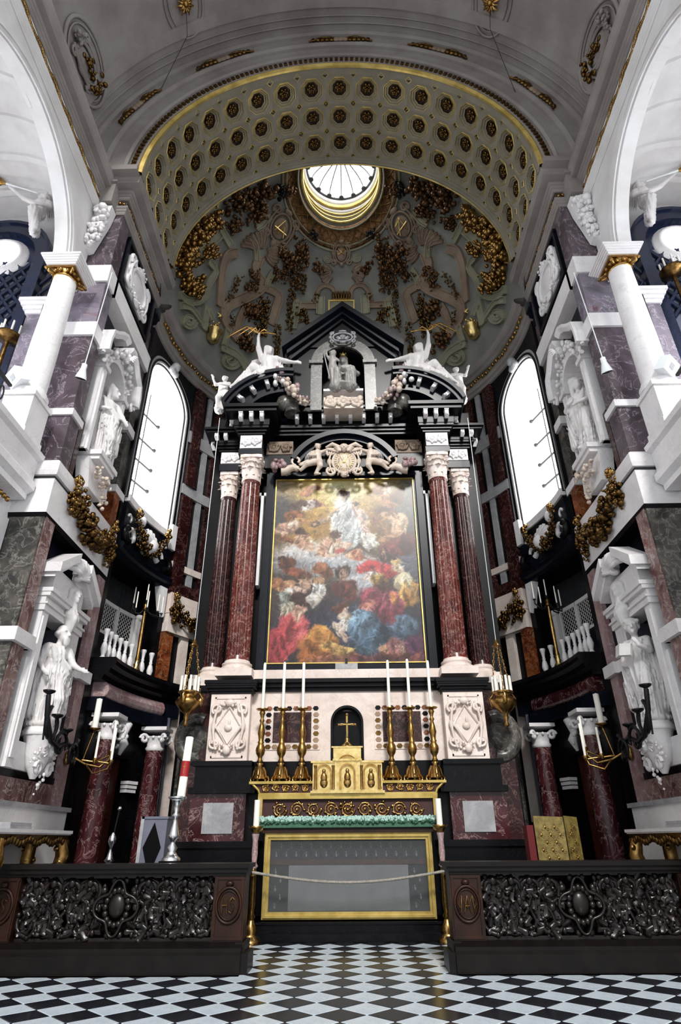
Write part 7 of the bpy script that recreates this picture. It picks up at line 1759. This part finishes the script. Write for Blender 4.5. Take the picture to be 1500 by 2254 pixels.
for s in (-1, 1):
    n = SIDE[s]; rl = thing('communion_rail', f'{n} half of the dark carved wooden communion rail with openwork panel', 'railing', (s * 3.6, 10.6, 0), group='communion rail')
    xs, xe = 1.50, 6.4
    m = MB(); pr = [(-.42, 0), (-.34, 0), (-.34, .22), (-.3, .26), (-.3, .3), (-.2, .36), (.25, .36), (.25, 0)]
    P_ = [((s * xs, 10.6, 0), (0, 1, 0), (0, 0, 1)), ((s * xe, 10.6, 0), (0, 1, 0), (0, 0, 1))]
    m.sweep(pr, P_); m.box(s * (xs - .1), s * (xs + .1), 10.3, 10.85, 0, .24); m.box(s * (xs - .04), s * (xs + .1), 10.36, 10.85, .24, .36); wpart(rl, m, 'plinth', 'dark_wood')
    m = MB(); m.box(s * (xs - .06), s * xe, RY0 - .12, RY1 + .1, 1.27, 1.33).box(s * (xs - .03), s * xe, RY0 - .08, RY1 + .06, 1.21, 1.27).box(s * xs, s * xe, RY0 - .04, RY1 + .04, 1.17, 1.21); wpart(rl, m, 'top_rail', 'dark_wood')
    for xx in (1.74, 5.1):
        pst = wpart(rl, MB().box(s * (xx - .23), s * (xx + .23), RY0, RY1, .36, 1.18), 'post', 'brown_wood')
        m = MB(); 
        for z0, z1, x0, x1 in ((.38, .42, -.22, .22), (1.12, 1.16, -.22, .22)): m.box(s * xx + x0, s * xx + x1, RY0 - .02, RY0, z0, z1)
        for e in (-.21, .18): m.box(s * xx + e, s * xx + e + .03, RY0 - .02, RY0, .42, 1.12)
        wpart(rl, m, 'post_frame', 'brown_wood', pst)
        c = Vector((s * xx, RY0 - .02, .80)); m = MB().tube([c + Vector((.18 * math.cos(a), 0, .22 * math.sin(a))) for a in (2 * PI * k / 28 for k in range(28))], .022, 6, closed=True)
        m.tube([c + Vector((.145 * math.cos(a), 0, .18 * math.sin(a))) for a in (2 * PI * k / 28 for k in range(28))], .010, 6, closed=True); m.ell(c + Vector((0, -.01, .27)), (.06, .03, .04), 8, 5)
        wpart(rl, m, 'medallion', 'brown_wood', pst)
        m = MB(); T = Matrix.Translation(c + Vector((0, -.015, 0))) @ Matrix.Scale(.2, 4)
        if s > 0: strokes(m, MONO + [[(-.55, .3), (-.65, 0), (-.5, -.25)], [(.55, .3), (.65, 0), (.5, -.25)]], T, .008)
        else: strokes(m, [[(-.45, -.5), (-.45, .5)], [(-.45, 0), (-.1, 0)], [(-.1, -.5), (-.1, .5)], [(.45, .35), (.25, .5), (.1, .25), (.4, -.15), (.25, -.5), (.05, -.35)]], T, .008)
        wpart(rl, m, 'monogram', 'old_gold', pst)
    o = inst('openwork_panel', pm, rl); o.location = (s * 3.42 - s * 3.6, 10.56 - 10.6, (pz0 + pz1) / 2)
    wpart(rl, MB().box(s * 1.97, s * 4.87, RY1 - .03, RY1, .36, 1.18), 'shade_sheet', 'black')  # black sheet stands in for the shade seen through the openwork
# ================================================================== FURNITURE BEHIND THE RAIL
# paschal candle on silver stand
pb = atY(375, 1895, 10.95); t = thing('paschal_stand', 'tall polished silver candle stand behind the left communion rail', 'candlestick', (pb.x, 10.98, 0))
zf = pb.z; zt = atY(384, 1757, 10.98).z; k = zt - zf
MB().box(-.16, .16, -.12, .12, 0, zf).build('plinth_block', 'black', t)
MB().lathe([(.15, zf), (.15, zf + .03), (.1, zf + .07), (.06, zf + .13), (.085, zf + .18), (.04, zf + .24), (.05, zf + .28), (.10, zf + k * .36), (.085, zf + k * .42), (.04, zf + k * .6), (.03, zf + k * .68), (.07, zf + k * .72), (.03, zf + k * .76), (.045, zf + k * .82), (.035, zf + k * .86), (.09, zf + k * .95), (.11, zf + k), (.09, zf + k)], 18).build('stem', 'silver', t)
MB().lathe([(.13, zt - .02), (.15, zt), (.15, zt + .02), (.05, zt + .03)], 18).build('drip_pan', 'silver', t)
hc = atY(402, 1622, 10.98).z - zt - .03
c = thing('paschal_candle', 'large white paschal candle with red printed band on the silver stand', 'candle', (pb.x + .05, 10.98, zt + .03)); c.rotation_euler = (0, .045, 0)
MB().lathe([(.068, 0), (.066, hc - .01), (.05, hc)], 18).build('wax', 'candle', c); MB().lathe([(.0695, hc * .32), (.0695, hc * .58)], 18, cap=False).build('red_band', 'red_wax', c)
MB().tube([(0, -.072, hc * .36), (0, -.072, hc * .54)], .006, 4).tube([(-.025, -.068, hc * .48), (.025, -.068, hc * .48)], .006, 4).build('cross_mark', 'gold_bright', c); MB().tube([(0, 0, hc), (0, 0, hc + .04)], .006, 5).build('wick', 'black', c)
# grey lectern board with black diamond
p0, p1 = atY(303, 1895, 12.3), atY(370, 1797, 12.3); lc = thing('lectern', 'grey-blue lectern front with a black diamond beside the silver stand', 'lectern', ((p0.x + p1.x) / 2, 12.3, 0))
w_ = (p1.x - p0.x) / 2; MB().box(-w_, w_, 0, .45, 0, p1.z).box(-w_ - .02, w_ + .02, -.02, .47, p1.z - .04, p1.z).build('body', 'grey_panel', lc)
MB().prism([(0, p1.z - .1), (w_ * .72, p1.z - .5), (0, p1.z - .95), (-w_ * .72, p1.z - .5)], -.02, .02).build('diamond', 'black', lc); MB().box(-w_ - .03, -w_ + .03, -.02, .0, 0, p1.z).build('edge_strip', 'pale_slab', lc)
# censer stand
p = atY(240, 1895, 12.4); q = atY(248, 1780, 12.4); cn = thing('censer_stand', 'thin dark stand with silver knobs before the left door', 'stand', (p.x, 12.4, 0))
MB().tube([(0, 0, 0), (.02, 0, p.z + .5), (.05, 0, q.z)], .015, 6).build('rod', 'iron', cn); MB().lathe([(.02, p.z - .05), (.09, p.z), (.05, p.z + .06), (.02, p.z + .2), (.07, p.z + .3), (.06, p.z + .38), (.02, p.z + .45)], 14).build('censer', 'silver', cn); MB().ell((.05, 0, q.z), .04, 8, 6).build('hook_knob', 'silver', cn); MB().box(-.15, .15, -.15, .15, 0, .04).build('foot', 'iron', cn)
# folded gilt damask screen on the right
p0, p1 = atY(1188, 1895, 12.4), atY(1278, 1795, 12.4); sn = thing('damask_screen', 'folding screen covered in gold damask behind the right rail', 'screen', ((p0.x + p1.x) / 2, 12.4, 0))
w_ = p1.x - p0.x; wl_ = w_ * .62
for nm, x0, x1, y0, y1 in (('panel', -w_ / 2, -w_ / 2 + wl_, .0, .0), ('panel', -w_ / 2 + wl_ + .02, w_ / 2, .0, .22)):
    m = MB().hexa([(x0, y0, .0), (x1, y1, .0), (x1, y1 + .04, .0), (x0, y0 + .04, .0), (x0, y0, p1.z), (x1, y1, p1.z - .02), (x1, y1 + .04, p1.z - .02), (x0, y0 + .04, p1.z)]); pn = m.build(nm, 'gilt_damask', sn)
    m = damask(MB(), x0 + .02, x1 - .02, .9, p1.z - .05, 0, .17).mapped(lambda x, y, z: (x, y + y0 + (y1 - y0) * (x - x0) / (x1 - x0) - .004, z)); o = m.build('damask_pattern', 'brass_gold', pn); o['kind'] = 'stuff'
MB().box(-w_ / 2 - .14, -w_ / 2 - .02, .02, .3, 0, p1.z - .15).build('red_lining', 'red_velvet', sn)
# gilt console tables
for s in (-1, 1):
    n = SIDE[s]; px = (160, 1829) if s < 0 else (1376, 1826)
    e = atX(px[0], px[1], s * 5.0); y1 = e.y; zt = e.z; y0 = y1 - 2.6
    tb2 = thing('console_table', f'gilt carved console table with white marble top against the {n} plinth', 'table', (s * 5.35, (y0 + y1) / 2, 0))
    L = (y1 - y0) / 2
    MB().box(-.36, .36, -L, L, zt - .05, zt).box(-.34, .34, -L + .02, L - .02, zt - .07, zt - .05).build('marble_top', 'white_marble', tb2)
    m = MB().box(-.32, .32, -L + .05, L - .05, zt - .2, zt - .07); 
    for k in range(26): m.ell((-s * .33, -L + .1 + k * (2 * L - .2) / 25, zt - .17 - .03 * math.sin(k * 1.1)), (.03, .06, .06), 6, 4)
    m.build('carved_apron', 'old_gold', tb2)
    for ey in (-1, 1):
        for ex in (-1, 1):
            y = ey * (L - .2); x = ex * .26
            m = MB().tube([(x, y, zt - .15), (x * 1.2, y + ey * .05, zt - .4), (x * .9, y - ey * .05, zt - .8), (x * 1.1, y + ey * .04, .12), (x * 1.2, y, .02)], [.1, .13, .07, .05, .08], 8)
            blobs(m, [(x * 1.2, y, zt - .3), (x, y, zt - .7)], lambda t: .1, 16, 3); m.build('scroll_leg', 'brass_gold', tb2)
    bk = MB().box(-.16, .16, -.36, .36, 0, .05).box(-.15, .15, -.35, .35, .05, .1)
    b = bk.build('book', 'pale_slab', loc=(s * 5.4, y1 - 1.45, zt)); tag(b, f'flat grey book lying on the {n} console table', 'book')
# portico columns under the balconies
def ionic(r, h):
    m = MB().lathe([(r, 0), (r * 1.15, h * .1), (r, h * .2), (r * 1.1, h * .4), (r * 1.35, h * .6)], 16); m.box(-r * 1.5, r * 1.5, -r * 1.5, r * 1.5, h * .85, h)
    for ex in (-1, 1):
        for ey in (-1, 1): m.tube([(ex * r * (1.3 + .45 * math.cos(t) * (1 - t / 12)) * .85, ey * r * (1.3 + .45 * math.cos(t) * (1 - t / 12)) * .85, h * .5 + r * .5 * math.sin(t) * (1 - t / 12)) for t in (i * .6 for i in range(13))], r * .2, 6)
    for k in range(12): a = k * PI / 6; m.ell((r * 1.25 * math.cos(a), r * 1.25 * math.sin(a), h * .55), r * .2, 6, 4)
    return m
for s in (-1, 1):
    for a, r, wh in ((5.5, .23, 'beside the statue wall'), (26.5, .24, 'nearest the altarpiece')):
        p = apse(5.42, a * DG, 0, s); t = thing('portico_column', f'dark red marble column under the {SIDE[s]} balcony, {wh}', 'column', p, group='balcony columns')
        MB().lathe([(r, .5), (r, 1.6), (r * .88, 3.62)], 24).build('shaft', 'red_marble', t); MB().join(ionic(r * .88, .55), Matrix.Translation((0, 0, 3.62))).build('capital', 'white_marble', t)
        MB().lathe([(r * 1.4, .2), (r * 1.42, .26), (r * 1.2, .34), (r * 1.25, .42), (r, .5)], 24).box(-r * 1.5, r * 1.5, -r * 1.5, r * 1.5, 0, .2).build('base', 'black_marble', t)
    p = apse(5.75, 16 * DG, 0, s); t = thing('carved_bracket', f'carved white console over the {SIDE[s]} door head', 'bracket', (p[0], p[1], 3.4))
    m = MB(); m.tube([(0, 0, .78), (-s * .18, -.05, .7), (-s * .1, -.02, .45), (-s * .2, -.08, .28), (-s * .1, -.02, .05)], [.12, .15, .1, .11, .04], 8); m.box(-.2, .2, -.2, .2, .72, .8); blobs(m, [(-s * .15, -.1, .6), (-s * .12, -.08, .2)], lambda t: .1, 16, 3); m.build('scroll', 'white_marble', t)
# hanging sanctuary lamps
for s in (-1, 1):
    n = SIDE[s]; cx = 412 if s < 0 else 1112; Y = 14.0; b = atY(cx, 1560, Y); zb = b.z
    t = thing('sanctuary_lamp', f'hanging gilt lamp with a ring of white candle tubes left of the altar' if s < 0 else 'hanging gilt lamp with a ring of white candle tubes right of the altar', 'lamp', (b.x, Y, atY(cx, 1600, Y).z), group='hanging lamps')
    def P(y): return atY(cx, y, Y).z - t.location.z
    MB().lathe([(.02, P(1600)), (.06, P(1596)), (.03, P(1588)), (.06, P(1580)), (.05, P(1572)), (.14, P(1565)), (.26, P(1552)), (.28, P(1545)), (.22, P(1536)), (.16, P(1532)), (.2, P(1528)), (.25, P(1524)), (.22, P(1522))], 24).build('bowl', 'gold', t)
    for k in range(3):
        m = MB(); a = k * 2 * PI / 3 + .4; m.ell((.28 * math.cos(a), .28 * math.sin(a), P(1543)), (.06, .06, .12), 7, 5); m.tube([(.28 * math.cos(a), .28 * math.sin(a), P(1550)), (.33 * math.cos(a), .33 * math.sin(a), P(1535)), (.24 * math.cos(a), .24 * math.sin(a), P(1525))], .03, 6)
        m.build('handle', 'brass_gold', t)
    for k in range(10):
        a = k * 2 * PI / 10; MB().lathe([(.032, P(1526)), (.03, P(1490))], 10, (.2 * math.cos(a), .2 * math.sin(a), 0)).build('candle_tube', 'candle', t)
    for k in range(3):
        a = k * 2 * PI / 3 + .4; m = MB(); A, B = Vector((.26 * math.cos(a), .26 * math.sin(a), P(1530))), Vector((.06 * math.cos(a), .06 * math.sin(a), P(1420)))
        for i in range(14):
            c = A.lerp(B, (i + .5) / 14); d = .02; q = [(c + Vector((d * math.cos(u) if i % 2 else 0, 0 if i % 2 else d * math.cos(u), .045 * math.sin(u)))) for u in (2 * PI * j / 8 for j in range(8))]; m.tube(q, .009, 4, closed=True)
        m.build('chain', 'brass_gold', t)
    MB().lathe([(.11, P(1422)), (.06, P(1416)), (.03, P(1408))], 14).build('chain_cap', 'brass_gold', t)
    top = atY(484 if s < 0 else 1030, 920, 14.2); MB().tube([(0, 0, P(1410)), Vector(top) - Vector(t.location)], .008, 4).build('suspension_wire', 'white_metal', t)
# balcony candelabra
def candelabra(s):
    n = SIDE[s]; px = 285 if s < 0 else 1240; p = apse(5.6, 16.6 * DG, 5.34, s)
    t = thing('balcony_candelabrum', f'gilt candelabrum with dark branches standing among the {n} balcony balusters', 'candelabrum', p, group='balcony candelabra')
    MB().lathe([(.17, 0), (.15, .04), (.12, .12), (.06, .2), (.08, .26), (.05, .3), (.06, .36)], 14).build('foot', 'gold_bright', t)
    MB().lathe([(.05, .34), (.06, .4), (.045, .5), (.055, 1.0), (.04, 1.7)], 12).build('stem', 'brass_gold', t)
    MB().lathe([(.05, 1.68), (.09, 1.72), (.05, 1.78), (.07, 1.85), (.03, 1.9)], 12).build('knop', 'old_gold', t)
    for k, (a, r, z) in enumerate(((0, 0, 2.0), (PI, .34, 1.92), (0, .34, 1.7), (.7, .46, 1.75), (3.6, .24, 1.75), (5.2, .3, 1.7))):
        x, y = r * math.cos(a), r * math.sin(a)
        br = MB().tube([(0, 0, 1.75), (x * .5, y * .5, 1.6), (x, y, z - .15), (x, y, z - .05)], .02, 6) if r else MB().tube([(0, 0, 1.85), (0, 0, 1.95)], .02, 6)
        br.lathe([(.02, 0), (.05, .03), (.02, .04)], 10, (x, y, z - .06)); br.build('branch', 'iron', t)
        MB().lathe([(.018, 0), (.016, .42), (.008, .46)], 8, (x, y, z)).build('candle_tube', 'candle', t)
for s in (-1, 1): candelabra(s)
# wall candelabra with iron scrolls in front of the statue pedestals
for s in (-1, 1):
    n = SIDE[s]; base = Vector((s * (W - .02), 13.2, 3.2)); t = thing('wall_candelabrum', f'scrolled iron and brass candle bracket on the {n} red pilaster', 'candelabrum', base, group='wall candelabra')
    def add(nm, mat, m): return wpart(t, m, nm, mat)
    X = lambda p: s * (W - p)
    add('wall_boss', 'brass_gold', MB().ell((X(.05), 13.15, 3.15), (.07, .12, .14), 10, 7).ell((X(.1), 13.15, 3.15), .06, 8, 6))
    # iron arm curling towards the nave
    add('iron_scroll', 'iron', MB().tube([(X(.1), 13.1, 3.2), (X(.3), 12.9, 3.45), (X(.4), 12.6, 3.4), (X(.42), 12.45, 3.12), (X(.4), 12.6, 2.95), (X(.36), 12.75, 3.05)], .045, 7))
    add('iron_scroll', 'iron', MB().tube([(X(.42), 12.5, 3.2), (X(.45), 12.1, 3.3), (X(.5), 11.6, 3.15), (X(.55), 11.2, 3.2), (X(.5), 10.95, 3.6), (X(.45), 10.95, 3.95)], .045, 7))
    add('iron_scroll', 'iron', MB().tube([(X(.5) , 11.7 + .28 * math.cos(a) * (1 - a / 9), 3.2 + .28 * math.sin(a) * (1 - a / 9)) for a in (i * .5 for i in range(14))], .035, 6))
    add('iron_scroll', 'iron', MB().tube([(X(.48), 12.35 + .24 * math.cos(a) * (1 - a / 10), 3.1 + .24 * math.sin(a) * (1 - a / 10)) for a in (i * .5 for i in range(16))], .032, 6))
    add('iron_scroll', 'iron', MB().tube([(X(.5), 11.25 + .36 * math.cos(a) * (1 - a / 12), 3.5 + .42 * math.sin(a) * (1 - a / 12)) for a in (2.2 + i * .4 for i in range(14))], .036, 6))
    for y, z, p in ((10.95, 4.0, .45), (11.35, 3.65, .5), (12.0, 3.5, .45)): add('iron_cup', 'iron', MB().lathe([(.02, -.12), (.03, -.04), (.1, 0), (.11, .03), (.04, .03)], 12, (X(p), y, z)).tube([(X(p), y, z - .1), (X(p), y + .05, z - .35), (X(.48), y + .1, 3.2)], .018, 5))
    add('brass_arm', 'brass_gold', MB().tube([(X(.08), 13.2, 3.2), (X(.35), 13.35, 3.05), (X(.6), 13.5, 3.0), (X(.75), 13.55, 3.15), (X(.78), 13.55, 3.3)], .025, 7).tube([(X(.35), 13.35, 3.05), (X(.6), 13.2, 2.85), (X(.85), 13.3, 2.95), (X(.9), 13.3, 3.1)], .02, 6))
    for p, y, z, r, h in ((.30, 13.62, 3.78, .065, .62), (.78, 13.55, 3.3, .025, .6), (.9, 13.3, 3.1, .025, .62), (.62, 13.15, 3.12, .025, .5)):
        add('drip_pan', 'brass_gold', MB().lathe([(.02, -.08), (.05, -.03), (r * 2.2, 0), (r * 2.2, .02)], 12, (X(p), y, z)).tube([(X(p), y, z - .05), (X(p * .6), y - .05, 3.1)], .02, 5))
        c = thing('candle', f'{"thick" if r > .05 else "thin"} white candle on the {n} wall bracket' , 'candle', (X(p), y, z + .02), group=f'{n} wall bracket candles'); c['label'] = {.30: f'thick ivory candle standing highest on the {n} wall bracket', .78: f'thin white candle on the longer brass arm of the {n} wall bracket', .9: f'thin white candle farthest out on the {n} wall bracket', .62: f'thin white candle nearest the wall on the {n} bracket'}[p]
        o = MB().lathe([(r, 0), (r * .95, h), (.006, h + .02)], 12).build('wax', 'candle', c); MB().tube([(0, 0, h), (0, 0, h + .04)], .004, 4).build('wick', 'black', c)
# hanging spot lamps on rods, floodlights on the columns
for s in (-1, 1):
    n = SIDE[s]; px = (178, 832) if s < 0 else (1337, 818); p = atY(px[0], px[1], 9.9); top = atY(247 if s < 0 else 1264, 600, 9.98)
    t = thing('spot_lamp', f'small white spot lamp hanging from a rod before the {n} pier', 'lamp', p, group='hanging spot lamps')
    R = Matrix.Rotation(s * -.25, 4, 'Y') @ Matrix.Rotation(.35, 4, 'X')
    MB().join(MB().lathe([(.12, -.02), (.115, .02), (.09, .1), (.06, .2), (.055, .32), (.02, .34)], 16, cap=False), R).build('housing', 'white_metal', t); MB().join(MB().lathe([(.115, -.015), (.06, -.005), (.005, 0)], 16, cap=False), R).build('lens', 'lens_glass', t)
    MB().tube([R @ Vector((0, 0, .33)), top - p], .012, 5).build('rod', 'white_metal', t)
    p = atY(38 if s < 0 else 1470, 832 if s < 0 else 808, 9.1); f = thing('floodlight', f'boxy white floodlight clamped to the {n} gallery column', 'lamp', p, group='column floodlights')
    R = Matrix.Rotation(s * .5, 4, 'Z') @ Matrix.Rotation(.5, 4, 'X') @ Matrix.Rotation(s * .3, 4, 'Y')
    MB().join(MB().box(-.18, .18, -.1, .12, -.16, .16), R).build('housing', 'white_metal', f); MB().join(MB().box(-.06, .06, -.105, -.1, -.06, .06), R).build('sensor', 'lens_glass', f); MB().tube([(0, .1, 0), (s * .15, .3, .1)], .02, 6).build('bracket', 'iron', f)
    # dark candelabrum in the gallery
    p = atY(18 if s < 0 else 1482, 745 if s < 0 else 600, 10.3)
    g = thing('gallery_candelabrum', f'dark gilt candelabrum with white candle tubes glimpsed in the {n} gallery', 'candelabrum', (p.x, 10.3, 8.5), group='gallery candelabra'); h = p.z - 8.5
    MB().lathe([(.2, 0), (.1, .1), (.05, .2), (.06, h * .5), (.05, h)], 12).build('stem', 'old_gold', g); MB().lathe([(.05, h - .1), (.28, h), (.3, h + .06), (.1, h + .04)], 16).build('pan', 'old_gold', g)
    for k in range(7): a = k * 2 * PI / 7; MB().lathe([(.025, h + .04), (.022, h + .4)], 8, (.22 * math.cos(a), .22 * math.sin(a), 0)).build('candle_tube', 'candle', g)
